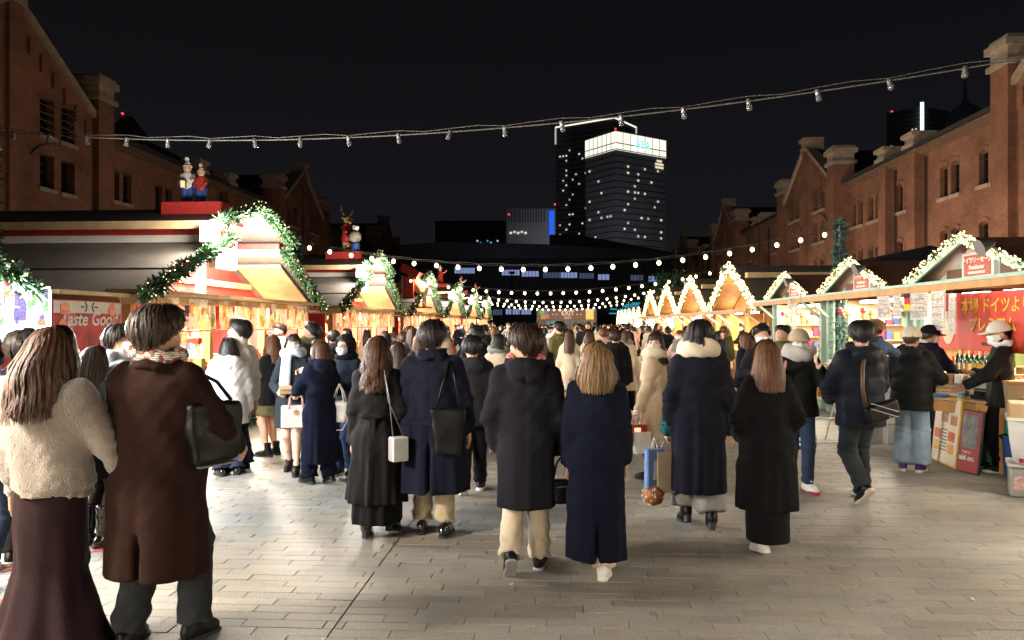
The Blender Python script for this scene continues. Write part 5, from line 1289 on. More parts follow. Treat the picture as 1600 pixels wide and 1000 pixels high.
            rg = np.maximum(np.abs(np.sqrt((X/1.12)**2+(Y+.015-ly)**2)-.086-.5*np.clip(1.47-Z, 0, .1))-.016, np.abs(Z-1.452)-.042); d = sm(d, rg, .012)
        # seams
        if C.get('seam', True): d = d+.0045*np.exp(-(X/.008)**2)*(Y < -.03)*(Z < 1.38)
        if C.get('vent'): d = d+.05*np.exp(-(X/.012)**2)*(Y < -.03)*np.clip((C['vent']-Z)/.1, 0, 1)
        if C.get('yoke'): d = d+.006*np.exp(-((Z-1.235)/.008)**2)*(Y < .0)*(np.abs(X) < .17)
        wz = np.clip((Z-hem-.15)/.3, 0, 1)
        d = d+.0075*np.sin(21*Z+13*X+3*np.sin(9*Y+p_[3])+p_[4])*np.sin(11*X+13*Y+p_[5])*wz+.0035*np.sin(47*Z-29*X+p_[0])*np.sin(23*X+31*Y+p_[1])*wz
        if C.get('fur'): d = d+.006*np.sin(120*X+40*Z)*np.sin(110*Z-30*X)*np.sin(90*Y+40*X)+.010*np.sin(17*X+p_[0])*np.sin(14*Z+9*X)
        if C.get('rib'): d = d+.012*np.clip(1-np.abs(Z-hem-.02)/.03, 0, 1)
        return d
    lo = [min(-sh, -C['hem_w'], E[0][0], Wr[0][0])-.15, min(-C['hem_d'], -C['depth'], E[0][1], E[1][1], Wr[0][1], Wr[1][1])-.16+min(0, lean*.6), min(hem, Wr[0][2], Wr[1][2])-.08]
    hi_ = [max(sh, C['hem_w'], E[1][0], Wr[1][0])+.15, max(C['hem_d'], C['depth'], E[0][1], E[1][1], Wr[0][1], Wr[1][1])+.16+max(0, lean*.6), max(1.56, E[0][2]+.12, E[1][2]+.12, Wr[0][2]+.1, Wr[1][2]+.1)]
    v, qd = nets(cf, lo, hi_, h); co = inst(C.get('name', 'coat'), np_mesh('coat', v, qd, C['m']), root)
    if C.get('belt'):
        zb = C['belt']; ph = np.linspace(-PI, PI, 48, endpoint=False); rows = []
        for dz, of in ((-.024, .008), (-.018, .016), (.018, .016), (.024, .008)):
            zz = zb+dz; a = np.interp(zz, PR[0], PR[1])+of; b_ = np.interp(zz, PR[0], PR[2])+of; cyy = np.interp(zz, PR[0], PR[3]); rows.append(np.stack([a*np.cos(ph), cyy+b_*np.sin(ph), np.full(48, zz)], -1))
        V = np.concatenate(rows); i = np.arange(48); Q = np.concatenate([np.stack([r_*48+i, r_*48+(i+1) % 48, (r_+1)*48+(i+1) % 48, (r_+1)*48+i], -1) for r_ in range(3)])
        bt = inst('belt', np_mesh('belt', V, Q, C['m']), co); yb = -np.interp(zb, PR[0], PR[2])-.03
        if C.get('bow'):
            sdf('bow', lambda X, Y, Z: sm(sm(ell(X, Y, Z, (-.05, yb, zb), (.055, .014, .022)), ell(X, Y, Z, (.05, yb, zb+.004), (.055, .014, .022)), .01), sm(cone(X, Y, Z, (-.01, yb+.005, zb), (-.035, yb-.02, zb-.28), .02, .03, sq=(1, .35, 1)), cone(X, Y, Z, (.01, yb+.005, zb), (.02, yb-.02, zb-.2), .02, .026, sq=(1, .35, 1)), .01), .008), (-.14, yb-.06, zb-.34), (.14, yb+.05, zb+.05), .010, C['m'], bt)
    if C.get('cuffs'):
        for i in (0, 1):
            u = (np.array(E[i])-Wr[i]); u /= np.linalg.norm(u); a_ = Wr[i]+u*.07; b2 = Wr[i]-u*.0
            sdf('cuff', lambda X, Y, Z: cone(X, Y, Z, a_, b2, .062, .066)+.007*np.sin(90*X+60*Z)*np.sin(80*Z+70*Y), Wr[i]-.13, Wr[i]+.13, .012, C['cuffs'], co)
    # trousers / skirt
    if lw['kind'] == 'trousers':
        def tf(X, Y, Z):
            d = ell(X, Y, Z, (0, -.01, .93), (.14, .11, .13)); d = np.maximum(d, Z-1.02)
            for i in (0, 1):
                up = cone(X, Y, Z, hips[i], knees[i], lw['thigh'], lw['knee']); a = np.array(ank[i]); kn = np.array(knees[i]); en = kn+(a-kn)*lw.get('len', 1.0)
                dn = cone(X, Y, Z, kn, en, lw['knee'], lw['hemr'], True)
                sg = sm(up, dn, .03); tt = np.clip((kn[2]-Z)/.38, 0, 1)
                sg = sg+.0115*tt*np.sin(Z*58+np.sin(X*40+i)*1.5+p_[0])*np.sin(X*24+Y*26+p_[1]+i)-.003*np.sin((X-a[0])*70)*.5+.006*np.exp(-((Z-kn[2])/.05)**2)*np.sin(Z*90+X*20)
                d = sm(d, sg, .035 if i == 0 else .02)
            return d
        xs = [p[1] for p in ank]+[k[1] for k in knees]; v, qd = nets(tf, (-.28, min(xs)-.17, .01), (.28, max(xs)+.17, 1.06), h); inst('trousers', np_mesh('trousers', v, qd, lw['m']), root)
    elif lw['kind'] == 'skirt':
        pr2 = smooth_prof([(1.02, .15, .12, -.005, 0), (.9, .175, .14, -.01, 0)]+[(z, a, b, c, 0) for z, a, b, c in lw['prof']])
        a2 = lw.get('amp', .04); hz = lw['prof'][-1][0]; fk = lw.get('k', (6, 11))
        f2 = lambda ph, Z: a2*np.clip((.95-Z)/(.95-hz), 0, 1)**1.2*(np.sin(fk[0]*ph+p_[2]+1.5*Z)*.6+.45*np.sin(fk[1]*ph+p_[3]))
        mw = max(p[1] for p in lw['prof'])*1.12; md = max(p[2]+abs(p[3]) for p in lw['prof'])*1.12
        v, qd = nets(lambda X, Y, Z: loft(X, Y, Z, pr2, f2)+.003*np.sin(23*Z+9*X)*np.sin(19*X+p_[0]), (-mw-.03, -md-.05, hz-.04), (mw+.03, md+.05, 1.04), h); inst('skirt', np_mesh('skirt', v, qd, lw['m']), root)
    # shoes
    if shoes and not hide_legs:
        um, so = shoe_mesh(shoes[0], shoes[1], shoes[2] if len(shoes) > 2 else MATS['cloth_sole'])
        for i in (0, 1):
            f = feet[i]; M = Matrix.Translation(ank[i]) @ Matrix.Rotation(R(f[4] if len(f) > 4 else (8 if i == 0 else -8)), 4, 'Z') @ Matrix.Rotation(-R(f[2]), 4, 'X') @ Matrix.Translation((0, 0, -.085))
            s = inst('shoe', um, root); s.matrix_local = M; inst('sole', so, s)
    # hair
    if hair:
        hd = dict(kind='long', L=.3, vol=.004, m=H_BLACK, n=700 if hi else 130, wave=0, bang=.62, width=.0075 if hi else .020, side=2.05, back=.055); hd.update(hair)
        if cap: hd['vol'] = -.006; hd['n'] = int(hd['n']*.6)
        v, qd = hair_geo(hd['kind'], hd['L'], hd['vol'], hd['n'], seed+5, hd['wave'], hd['bang'], hd['width'], hd['side'], hd['back']); v = turn_head2(v, R(head[0]), R(head[1])); inst('hair', np_mesh('hair', v, qd, hd['m']), root)
    Mh = rotm('Z', R(head[0])) @ rotm('X', R(head[1])); pv = np.array((0, -.02, 1.47)); onhead = lambda v: (((v-HPV)*HS+HPV)-pv) @ Mh.T+pv
    if mask: inst('face_mask', np_mesh('face_mask', onhead(_mv), _mq, mask), root)
    if eyes:
        for s in (-1, 1):
            for nm_, r_, yy, mm in (('eye', (.013, .009, .0075), .0835, m_eyew), ('iris', (.0065, .0075, .0068), .0868, m_eyed)):
                b = MB().ball((0, 0, 0), 1, 10, 8); vv = np.array(b.v)*np.array(r_)+np.array((s*.032, yy, 1.588)); e_ = inst(nm_ if nm_ == 'eye' else 'iris', mesh_from(nm_, onhead(vv), b.f, mm, True), body)
            b = MB().tube([(s*.017, .094, 1.611), (s*.034, .091, 1.616), (s*.050, .078, 1.611)], [.003, .004, .0025], 5); inst('eyebrow', mesh_from('eyebrow', onhead(np.array(b.v)), b.f, H_DBROWN, True), body)
            b = MB().tube([(s*.018, .0925, 1.593), (s*.032, .0955, 1.5975), (s*.047, .086, 1.592)], [.0015, .0025, .0015], 5); inst('eyelash', mesh_from('eyelash', onhead(np.array(b.v)), b.f, m_eyed, True), body)
        if not mask: inst('mouth', mesh_from('mouth', onhead(np.array(MB().ball((0, .0925, 1.530), 1, 8, 6, (.020, .005, .0065)).v)), MB().ball((0, 0, 0), 1, 8, 6).f, m_lip, True), body)
    if scarf:
        sm_, rad, tail = scarf[0], scarf[1], scarf[2]
        def sf(X, Y, Z):
            rr_ = np.sqrt((X/1.1)**2+(Y+.005-lean*.5)**2); ang = np.arctan2(Y, X); d = np.sqrt(((rr_-.098)/1.0)**2+((Z-1.475-.012*np.sin(ang*2+p_[0]))/1.25)**2)-rad-.007*np.sin(ang*5+Z*30+p_[1])+.004*np.sin(Z*50+ang*3)
            if tail: d = sm(d, np.maximum(cone(X, Y, Z, (.05, .12, 1.45), (.07, .17, 1.45-tail), .05, .06, True, (1.2, .45, 1)), -1), .03)
            return d
        v, qd = nets(sf, (-.24, -.24, 1.36-tail), (.24, .3, 1.62), .0125 if hi else .022); inst('scarf', np_mesh('scarf', v, qd, sm_), root)
    if cap:
        kind, cm_ = cap[0], cap[1]
        if kind == 'baseball':
            f = lambda X, Y, Z: sm(np.maximum(ell(X, Y, Z, (0, -.012, 1.612), (.111, .131, .124)), 1.604-Z), np.maximum(ell(X, Y, Z, (0, .10, 1.610), (.088, .115, .014)), -(Y-.02)), .012)
        elif kind == 'knit': f = lambda X, Y, Z: np.maximum(ell(X, Y, Z, (0, -.015, 1.625), (.118, .128, .128))+.006*np.sin(55*np.arctan2(Y, X)*.55)*np.sin(80*Z), 1.585-Z)-.0
        else: f = lambda X, Y, Z: sm(np.maximum(np.maximum(ell(X, Y, Z, (0, -.03, 1.59), (.118, .135, .142)), -np.minimum(head_fn(X, Y, Z), ell(X, Y, Z, (0, .09, 1.575), (.075, .1, .10)))+.004), 1.40-Z), np.sqrt((np.sqrt((X/1.1)**2+(Y+.02)**2)-.10)**2+(Z-1.455)**2)-.035, .03)
        v, qd = nets(f, (-.16, -.19, 1.39), (.16, .26, 1.78), .0095 if hi else .018); inst('cap' if kind != 'hood' else 'hood', np_mesh('cap', onhead(v), qd, cm_), root)
    if glasses:
        b = MB()
        for s in (-1, 1):
            b.tube([(s*.034+.024*math.cos(a*PI/6), .102, 1.586+.019*math.sin(a*PI/6)) for a in range(13)], .002, 4, False); b.tube([(s*.058, .1, 1.59), (s*.084, -.01, 1.592)], .002, 4)
        b.tube([(-.01, .104, 1.59), (.01, .104, 1.59)], .002, 4); inst('glasses', mesh_from('glasses', onhead(np.array(b.v)), b.f, m_cable), root)
    return root
def turn_head2(v, yaw, pitch):
    """hair turns with the head above, lies on the shoulders below"""
    M = rotm('Z', yaw) @ rotm('X', pitch); pv = np.array((0, -.02, 1.47)); k = np.clip((v[:, 2:3]-1.36)/.14, 0, 1); k = k*k*(3-2*k)
    M2 = rotm('Z', yaw*.45); return ((v-pv) @ M.T+pv)*k+((v-pv) @ M2.T+pv)*(1-k)
mat('cloth_sole', (.03, .028, .026), .7); mat('sole_white', (.7, .69, .66), .6)
SW = MATS['sole_white']
# cloth colours
c_black = cloth('black_wool', (.0085, .0085, .010)); c_navy = cloth('navy_wool', (.009, .010, .021)); c_navy2 = cloth('deep_navy', (.0055, .0075, .018)); c_char = cloth('charcoal', (.022, .022, .026)); c_brown = cloth('brown_wool', (.020, .0085, .0065))
c_fur = cloth('beige_fur', (.25, .21, .175), .95, .2, .3, 130, .5); c_burg = cloth('burgundy', (.020, .0095, .012), .6); c_cream = cloth('cream', (.66, .56, .42)); c_beige = cloth('beige_wool', (.55, .42, .29)); c_white = cloth('white_nylon', (.72, .73, .74), .5, .06, .08, 30)
c_khaki = cloth('khaki', (.38, .31, .20), .8); c_sand = cloth('sand', (.55, .46, .34), .8); c_grey = cloth('grey', (.22, .21, .20)); c_lgrey = cloth('light_grey', (.42, .40, .38)); c_jean = cloth('jeans', (.28, .38, .50), .85, .25); c_djean = cloth('dark_jeans', (.03, .045, .085))
c_plaid = cloth('plaid_dark', (.028, .031, .036), .85, .5); c_tight = cloth('black_tights', (.02, .018, .018), .6); c_blueg = cloth('slate', (.022, .028, .038)); c_purple = cloth('purple', (.14, .05, .20)); c_olive = cloth('olive', (.10, .09, .04)); c_red = cloth('red', (.42, .03, .05))
c_teal = cloth('teal_fur', (.02, .08, .09), .95, .3, .4, 90); c_pale = cloth('pale_blue', (.45, .52, .60)); c_pink = cloth('pink', (.55, .38, .38)); c_bear = cloth('bear_brown', (.30, .16, .07), .95, .3, .4, 60); c_denim = cloth('denim_jacket', (.06, .10, .17)); c_print = print_mat('strawberry_print', [(.75, .68, .6), (.6, .08, .1), (.8, .74, .66), (.65, .15, .15)], 26, translucent=0, seed=9, paper=(.78, .7, .62))
l_black = mat('black_leather', (.005, .005, .005), .45, .2, 8, .06, 60, spec=.2); l_patent = mat('black_patent', (.01, .01, .011), .14, .1, 8, .02, 30, spec=.7, coat=.4); l_white = mat('white_leather', (.68, .68, .66), .35, .06, 8, .05, 50); l_brown = mat('brown_leather', (.10, .05, .03), .4, .2, 8, .06, 60); l_pink = mat('pink_leather', (.58, .42, .42), .45, .08, 8, .05, 60)

# ------------------------------------------------------------------ bags and things people carry
def carried(name, label, cat, owner, loc, rotz=0.0):
    M = Matrix.LocRotScale(owner.location, owner.rotation_euler, owner.scale); p = M @ Vector(loc)
    return thing(name, label, cat, p, owner.rotation_euler.z+R(rotz), None, owner.scale.x)
def strap_pts(a, b, sag, n=10, axis=(0, 0, 1)):
    a = Vector(a); b = Vector(b); return [a.lerp(b, i/n)+Vector(axis)*sag*4*(i/n)*(1-i/n) for i in range(n+1)]
def soft_bag(t, w_, d_, h_, m, seed=1, taper=.85, res=.012):
    """open-topped soft bag hanging with its rim at z 0"""
    s = seed
    sdf('bag_body', lambda X, Y, Z: np.maximum(rbox(X/(1+(1-taper)*np.clip(-Z/h_, 0, 1)*-1), Y*(1.5-.5*np.clip(-Z/h_, 0, 1)), Z, (0, 0, -h_/2), (w_/2, d_/2, h_/2), d_*.3)+.005*np.sin(22*X+s)*np.sin(19*Z+2*s)+.004*np.sin(40*Z+11*X), Z+.0), (-w_*.75, -d_*.8, -h_-.04), (w_*.75, d_*.8, .03), res, m, t)
# ------------------------------------------------------------------ the people nearest the camera
def G(px, py): p = ground(px, py); return (p.x, p.y)
WALK = [(-.085, .17, 0, 0), (.085, -.20, 34, .0)]; WALKR = [(-.085, -.20, 34, 0), (.085, .17, 0, 0)]
# beige fur jacket, long burgundy skirt
A1 = person('woman in fluffy beige fur jacket and long burgundy skirt at far left', G(82, 1018), -6, 1.72, dict(hem=.84, sh=.235, chest=.245, waist=.24, hem_w=.22, hem_d=.165, depth=.165, sl=1.15, m=c_fur, amp=.02, collar='none', fur=True, rib=True, name='jacket', seam=False),
    dict(kind='skirt', m=c_burg, tights=c_tight, prof=[(.7, .185, .15, -.01), (.45, .175, .15, -.01), (.2, .24, .21, -.02), (.03, .315, .27, -.03)], amp=.10, k=(6, 10)), ('ankle', l_black), dict(kind='long', L=.34, m=H_BROWN, vol=.014, n=1200, wave=.06, back=.13), head=(-14, -4), feet=[(-.1, .08, 0), (.1, -.05, 0)],
    hands=[(-.33, .06, .80), (.42, .16, .86)], elbows=[(-.6, -1, 0), (.8, -.8, 0)], seed=1)
# brown coat
A2 = person('man in long dark brown coat and plaid trousers, nearest at left', G(248, 1006), -4, 1.82, dict(hem=.37, sh=.25, chest=.265, waist=.265, hem_w=.26, hem_d=.185, depth=.155, sl=1.2, m=c_brown, amp=.05, collar='lapel', vent=.62, k=(5, 8, 13), hem_y=-.02),
    dict(m=c_plaid, thigh=.11, knee=.085, hemr=.085), ('loafer', l_black), dict(kind='short', L=1.0, m=H_DBROWN, vol=.024, n=1600, width=.0065), head=(-8, -3), feet=[(-.13, -.06, 0), (.16, .06, 6)], hands=[(-.30, .14, .82), (.27, .30, .96)], elbows=[(-1.2, -.8, 0), (1.0, -1.0, -.3)],
    scarf=(print_mat('plaid_scarf', [(.45, .06, .06), (.5, .45, .38), (.06, .06, .08)], 40, translucent=0, seed=4), .03, 0), seed=2)
b = carried('shoulder_bag', 'black leather shoulder bag on the right arm of the brown-coated man', 'bag', A2, (.27, .05, 1.24), 66)
soft_bag(b, .32, .12, .32, l_black, 2); MB().tube([(-.14, .02, -.02), (-.10, .03, .08), (-.03, .04, .13), (.05, .04, .09), (.13, .02, -.02)], .010, 6).build('strap', l_black, b, True); MB().box((0, -.0, -.325), (.22, .09, .012)).build('base_trim', m_metal, b, bevel=.004)
# two half hidden at the left edge
A3 = person('person in pale jacket and dark jeans cut off by the left picture edge', G(-22, 912), 10, 1.66, dict(hem=.78, sh=.22, m=c_lgrey, hem_w=.22, name='jacket', collar='stand'), dict(m=c_djean), ('sneaker', l_white, SW), dict(kind='bob', L=.1, m=H_BLACK), head=(-30, 0), feet=WALK, seed=3)
A4 = person('long-haired woman in dark top and tall black boots behind the fur jacket', G(150, 852), -20, 1.56, dict(hem=.80, sh=.19, m=c_char, hem_w=.19, name='jacket', collar='none'), dict(kind='skirt', m=c_black, tights=m_skin2 and c_tight, prof=[(.6, .21, .18, -.01)], amp=.05), ('boot', l_patent), dict(kind='long', L=.24, m=H_DBROWN), head=(10, 0), seed=4)
A5 = person('man in white mask facing sideways between the two nearest walkers', G(192, 838), -60, 1.72, dict(hem=.75, sh=.22, m=c_pale, hem_w=.22, name='jacket', collar='stand'), dict(m=c_djean), ('sneaker', l_black, SW), dict(kind='short', m=H_BLACK, vol=.016), mask=m_maskw, head=(-12, 0), eyes=True, seed=5)
A6 = person('dark-haired person in navy jacket behind the beige fur jacket', G(40, 880), 10, 1.68, dict(hem=.72, sh=.22, m=c_navy, hem_w=.22, name='jacket'), dict(m=c_black), ('sneaker', l_black, SW), dict(kind='short', m=H_BLACK, vol=.02), seed=6, q='lo')
# couple in white by the big hut
A7 = person('man in cream white padded jacket and wide dark trousers looking at the menu', G(372, 738), 62, 1.78, dict(hem=.80, sh=.225, chest=.22, m=cloth('ecru', (.62, .58, .50), .7), hem_w=.215, collar='stand', name='jacket'), dict(m=c_navy, hemr=.11, knee=.1), ('sneaker', l_black, SW), dict(kind='short', m=H_BLACK, vol=.02, n=500), mask=m_maskw, head=(14, 8), eyes=True, seed=7)
A8 = person('woman in white hooded puffer jacket and jeans beside the cream-jacketed man', G(357, 742), 38, 1.58, dict(hem=.64, sh=.23, chest=.25, waist=.25, depth=.18, hem_w=.235, hem_d=.18, sl=1.35, m=c_white, quilt=.14, collar='hood', name='puffer_jacket'), dict(m=c_djean, hemr=.10, knee=.09), ('loafer', l_patent), dict(kind='long', L=.2, m=H_BLACK), head=(10, 4), seed=8)
# women with tote bags
A9 = person('woman in short dark jacket holding a paper cup, bare legs and ankle boots', G(424, 712), 70, 1.60, dict(hem=.72, sh=.20, m=c_black, hem_w=.22, hem_d=.17, name='jacket'), dict(kind='skirt', m=c_olive, tights=m_skin, prof=[(.58, .23, .19, 0)], amp=.06), ('ankle', l_black), dict(kind='long', L=.28, m=H_RED, wave=.04), head=(-20, 0), hands=[(-.16, .32, .98), (.2, .1, .9)], grip=('grip', 'open'), seed=9)
cup = carried('paper_cup', 'white paper cup in the hand of the bare-legged woman', 'cup', A9, (-.14, .40, .96)); MB().lathe([(.03, 0), (.042, .11), (.044, .112)], (0, 0, 0), 14).build('cup_body', l_white, cup, True); MB().lathe([(.0435, .04), (.0375, .02)], (0, 0, .03), 14).build('sleeve_band', c_beige, cup)
A10 = person('woman in white mask and pale blue scarf walking with a pink tote', G(458, 738), 188, 1.62, dict(hem=.62, sh=.20, m=c_blueg, hem_w=.225, hem_d=.17, amp=.04), dict(kind='skirt', m=c_blueg, tights=m_skin2, prof=[(.56, .22, .18, 0)], amp=.05), ('heel', l_black), dict(kind='long', L=.25, m=H_DBROWN, bang=.95, wave=.03), mask=m_maskw, scarf=(c_pale, .048, .42), head=(12, -4), eyes=True, feet=[(-.07, .16, 0), (.07, -.14, 25)],
    hands=[(-.14, .24, .98), (.10, .27, 1.0)], elbows=[(-.8, -.6, 0), (.8, -.6, 0)], grip=('grip', 'grip'), skin=m_skin2, seed=10)
b = carried('tote_bag', 'pale pink square tote bag hung from the blue-scarfed woman', 'bag', A10, (-.10, .30, .86), 6); MB().box2((-.17, -.05, -.27), (.17, .05, 0)).build('bag_body', l_pink, b, bevel=.012)
for s in (-1, 1): MB().tube([(-.08, s*.05, -.04), (-.07, s*.04, .1), (0, s*.035, .15), (.07, s*.04, .1), (.08, s*.05, -.04)], .009, 6).build('handle', l_pink, b, True)
MB().box((0, .056, -.08), (.05, .012, .05), (0, .8, 0)).build('clasp', mat('brass', (.7, .5, .2), .3, .1, metal=.9), b)
snack = carried('food_box', 'small kraft paper snack box held by the blue-scarfed woman', 'box', A10, (.02, .36, 1.0), 20); MB().box((0, 0, .03), (.14, .10, .06)).build('box_body', m_woodl, snack, bevel=.006); MB().box((0, .05, .075), (.14, .02, .05), (.5, 0, 0)).build('box_lid', m_woodl, snack)
A11 = person('woman in long navy coat eating from a paper wrap, seen from the side', G(500, 756), 48, 1.56, dict(hem=.26, sh=.205, chest=.21, hem_w=.235, hem_d=.19, m=c_navy2, amp=.04, collar='hood', sl=1.1), dict(m=c_navy2, hemr=.1), ('ankle', l_black), dict(kind='long', L=.17, m=H_BROWN, wave=.05, bang=.8), head=(28, -2), eyes=True, hands=[(-.10, .28, 1.26), (.14, .24, 1.20)], elbows=[(-.9, -.2, -1), (.9, -.2, -1)], grip=('grip', 'grip'), feet=[(-.08, .1, 0), (.08, -.1, 12)], seed=11)
wr = carried('paper_wrap', 'white paper snack wrap at the mouth of the navy-coated woman', 'food', A11, (-.08, .30, 1.33), 30); MB().tube([(0, 0, 0), (.02, -.1, .05), (.03, -.17, .08)], [.035, .03, .022], 8).build('wrap', l_white, wr, True)
b = carried('bucket_bag', 'white drawstring handbag on the arm of the navy-coated woman', 'bag', A11, (.20, -.10, .98), -48); soft_bag(b, .24, .15, .26, l_white, 4, .75)
for s in (-1, 1): MB().tube([(-.07, s*.05, -.02), (-.03, s*.03, .12), (.0, s*.02, .2), (.04, s*.03, .12), (.07, s*.05, -.02)], .007, 6).build('handle', l_white, b, True)
MB().tube([(-.11, -.02, -.04), (-.13, -.06, -.2), (-.06, -.08, -.34), (.06, -.08, -.34), (.13, -.05, -.2), (.11, -.02, -.04)], .006, 6).build('long_strap', l_white, b, True)
A12 = person('man in profile with dark scarf behind the eating woman', G(484, 702), 72, 1.74, dict(hem=.6, sh=.22, m=c_char, hem_w=.24), dict(m=c_black), ('sneaker', l_black, SW), dict(kind='short', m=H_BLACK, vol=.014), scarf=(c_olive, .04, 0), head=(20, 5), eyes=True, seed=12, q='lo')
A13 = person('woman in dark hood and white mask looking down beside the trench coat', G(540, 742), 165, 1.60, dict(hem=.7, sh=.21, m=c_blueg, hem_w=.22, collar='none', name='jacket'), dict(m=c_djean), ('sneaker', l_black, SW), dict(kind='short', m=H_BLACK), mask=m_maskw, cap=('hood', c_black), head=(-6, -8), eyes=True, glasses=True, seed=13)
# black trench with wavy hair
A14 = person('woman in belted black trench coat with long wavy brown hair', G(590, 836), -2, 1.63, dict(hem=.30, sh=.205, chest=.215, waist=.175, hem_w=.255, hem_d=.22, depth=.135, sl=1.18, m=cloth('trench_black', (.011, .010, .011), .65), amp=.085, belt=1.04, bow=True, k=(8, 13, 21)), dict(kind='skirt', m=c_black, tights=c_tight, prof=[(.5, .2, .18, -.02), (.13, .22, .2, -.02)], amp=.08, k=(9, 15)),
    ('heel', l_patent), dict(kind='long', L=.33, m=H_BROWN, vol=.012, wave=.13, n=1200), head=(4, -3), feet=[(-.07, -.10, 6), (.09, .12, 8)], hands=[(-.27, .05, .82), (.27, .13, .86)], elbows=[(-.8, -.9, 0), (.8, -.9, 0)], grip=('open', 'grip'), seed=14)
b = carried('box_bag', 'small grey and white box bag hanging beside the trench coat', 'bag', A14, (.235, -.20, .88), 38); MB().box2((-.07, -.05, -.2), (.07, .05, 0)).build('bag_body', l_white, b, bevel=.008); MB().box2((-.072, -.03, -.19), (-.0705, .045, -.01)).build('side_panel', mat('grey_leather', (.3, .3, .29), .4), b)
MB().tube([(-.05, 0, -.01), (-.08, 0, .3), (-.1, .06, .55), (-.06, .08, .3), (.05, 0, -.01)], .005, 6).build('chain', m_metal, b, True)
# navy coat with black tote
A15 = person('man in long navy coat and khaki trousers carrying a black tote', G(676, 836), 0, 1.75, dict(hem=.36, sh=.245, chest=.25, waist=.25, hem_w=.285, hem_d=.2, depth=.15, sl=1.3, m=c_navy, amp=.055, belt=.92, vent=.8), dict(m=c_khaki, hemr=.080, knee=.080, thigh=.09, len=.93), ('loafer', l_patent), dict(kind='short', L=1.0, m=H_BLACK, vol=.014, n=1400, width=.0065), head=(-4, 0), feet=[(-.10, .08, 0), (.10, -.02, 0)], hands=[(-.33, .04, .80), (.32, .10, .84)], elbows=[(-1, -.5, 0), (1, -.5, 0)], seed=15)
b = carried('tote_bag', 'large slouchy black tote on the shoulder of the navy-coated man', 'bag', A15, (.15, -.185, 1.04), 6); soft_bag(b, .28, .09, .36, l_black, 6, .7); MB().tube([(-.10, 0, -.03), (-.05, .02, .15), (.01, .09, .36), (.05, .05, .25), (.10, 0, -.03)], .012, 6).build('strap', l_black, b, True)
# hooded coat man, blonde bob woman
A16 = person('man in black hooded coat and sand trousers with a red collar', G(822, 893), 0, 1.72, dict(hem=.46, sh=.235, chest=.235, waist=.225, hem_w=.20, hem_d=.165, depth=.155, sl=1.3, m=c_char if False else cloth('black_duffle', (.011, .011, .015)), amp=.042, collar='hood', yoke=True, k=(5, 9, 14)), dict(m=c_sand, hemr=.080, knee=.076, thigh=.09, len=1.02), ('loafer', l_black, cloth('sole_grey', (.3, .3, .32))), dict(kind='short', L=1.0, m=H_DBROWN, vol=.02, n=1600, width=.0065), head=(38, -2), eyes=True,
    feet=[(-.10, -.16, 42, .02), (.09, .10, 0)], hands=[(-.24, .12, .86), (.26, .10, .84)], elbows=[(-1.0, -.6, 0), (1.0, -.6, 0)], grip=('grip', 'grip', 0), scarf=(print_mat('red_band', [(.6, .03, .07), (.65, .04, .08)], 60, translucent=0, seed=6, paper=(.8, .6, .6)), .022, 0), seed=16)
A17 = person('woman in long deep navy coat with blond bob hair and white sneakers', G(932, 900), -2, 1.60, dict(hem=.14, sh=.215, chest=.22, waist=.215, hem_w=.215, hem_d=.17, depth=.15, sl=1.25, m=c_navy2, amp=.055, vent=.45, collar='none', k=(5, 9, 14)), dict(m=c_sand, hemr=.085), ('sneaker', l_white, SW), dict(kind='bob', L=.22, m=H_BLOND, vol=.022, n=1200, side=2.1), head=(2, -2), feet=[(-.08, .16, 20, .02), (.05, -.10, 8)], hands=[(-.25, .06, .79), (.25, .12, .80)], elbows=[(-.8, -.9, 0), (.8, -.9, 0)], grip=('grip', 'grip'), seed=17)
b = carried('handbag', 'small black leather handbag between the hooded man and the blond woman', 'bag', A17, (-.265, .04, .70), 20); soft_bag(b, .15, .10, .18, l_black, 3, .8, .010); MB().tube([(-.06, 0, -.02), (-.03, 0, .12), (.0, 0, .16), (.03, 0, .12), (.06, 0, -.02)], .009, 6).build('handle', l_black, b, True); MB().tube([(-.05, -.055, -.05), (.0, -.062, -.045), (.05, -.055, -.05)], .004, 5).build('zip', m_metal, b)
# woman in beige coat looking back
A18 = person('woman in beige coat and cream scarf turning to look back at the camera', G(1022, 748), 60, 1.64, dict(hem=.48, sh=.205, chest=.205, hem_w=.235, hem_d=.18, m=c_beige, amp=.03, sl=1.1), dict(kind='skirt', m=c_tight, tights=c_tight, prof=[(.6, .18, .15, 0)]), ('boot', l_black), dict(kind='long', L=.26, m=H_DBROWN, bang=.95, wave=.02, side=2.25), mask=m_maskp, scarf=(c_cream, .046, .3), head=(100, -3), eyes=True, skin=m_skin2, hands=[(-.30, .10, .80), (.26, .14, .86)], grip=('grip', 'grip'), seed=18)
b = carried('gift_bag', 'red and brown paper gift bag hanging from the beige-coated woman', 'bag', A18, (-.30, .10, .66), -40); MB().box2((-.12, -.05, -.2), (.12, .05, .0), ).build('bag_body', c_red, b, bevel=.003); MB().box2((-.121, -.051, -.2), (.121, .051, -.12)).build('brown_base', l_brown, b); MB().box((0, -.0535, -.06), (.08, .004, .06)).build('printed_motif', m_cream, b)
for s in (-1, 1): MB().tube([(-.05, s*.04, 0), (-.03, s*.02, .1), (.03, s*.02, .1), (.05, s*.04, 0)], .004, 5).build('handle', l_brown, b)
b = carried('paper_bag', 'plain white paper bag behind the red gift bag', 'bag', A18, (-.26, .02, .58), -30); MB().box2((-.13, -.045, -.24), (.13, .045, 0)).build('bag_body', l_white, b, bevel=.003); MB().tube([(-.05, 0, 0), (0, 0, .12), (.05, 0, 0)], .004, 5).build('handle', l_white, b)
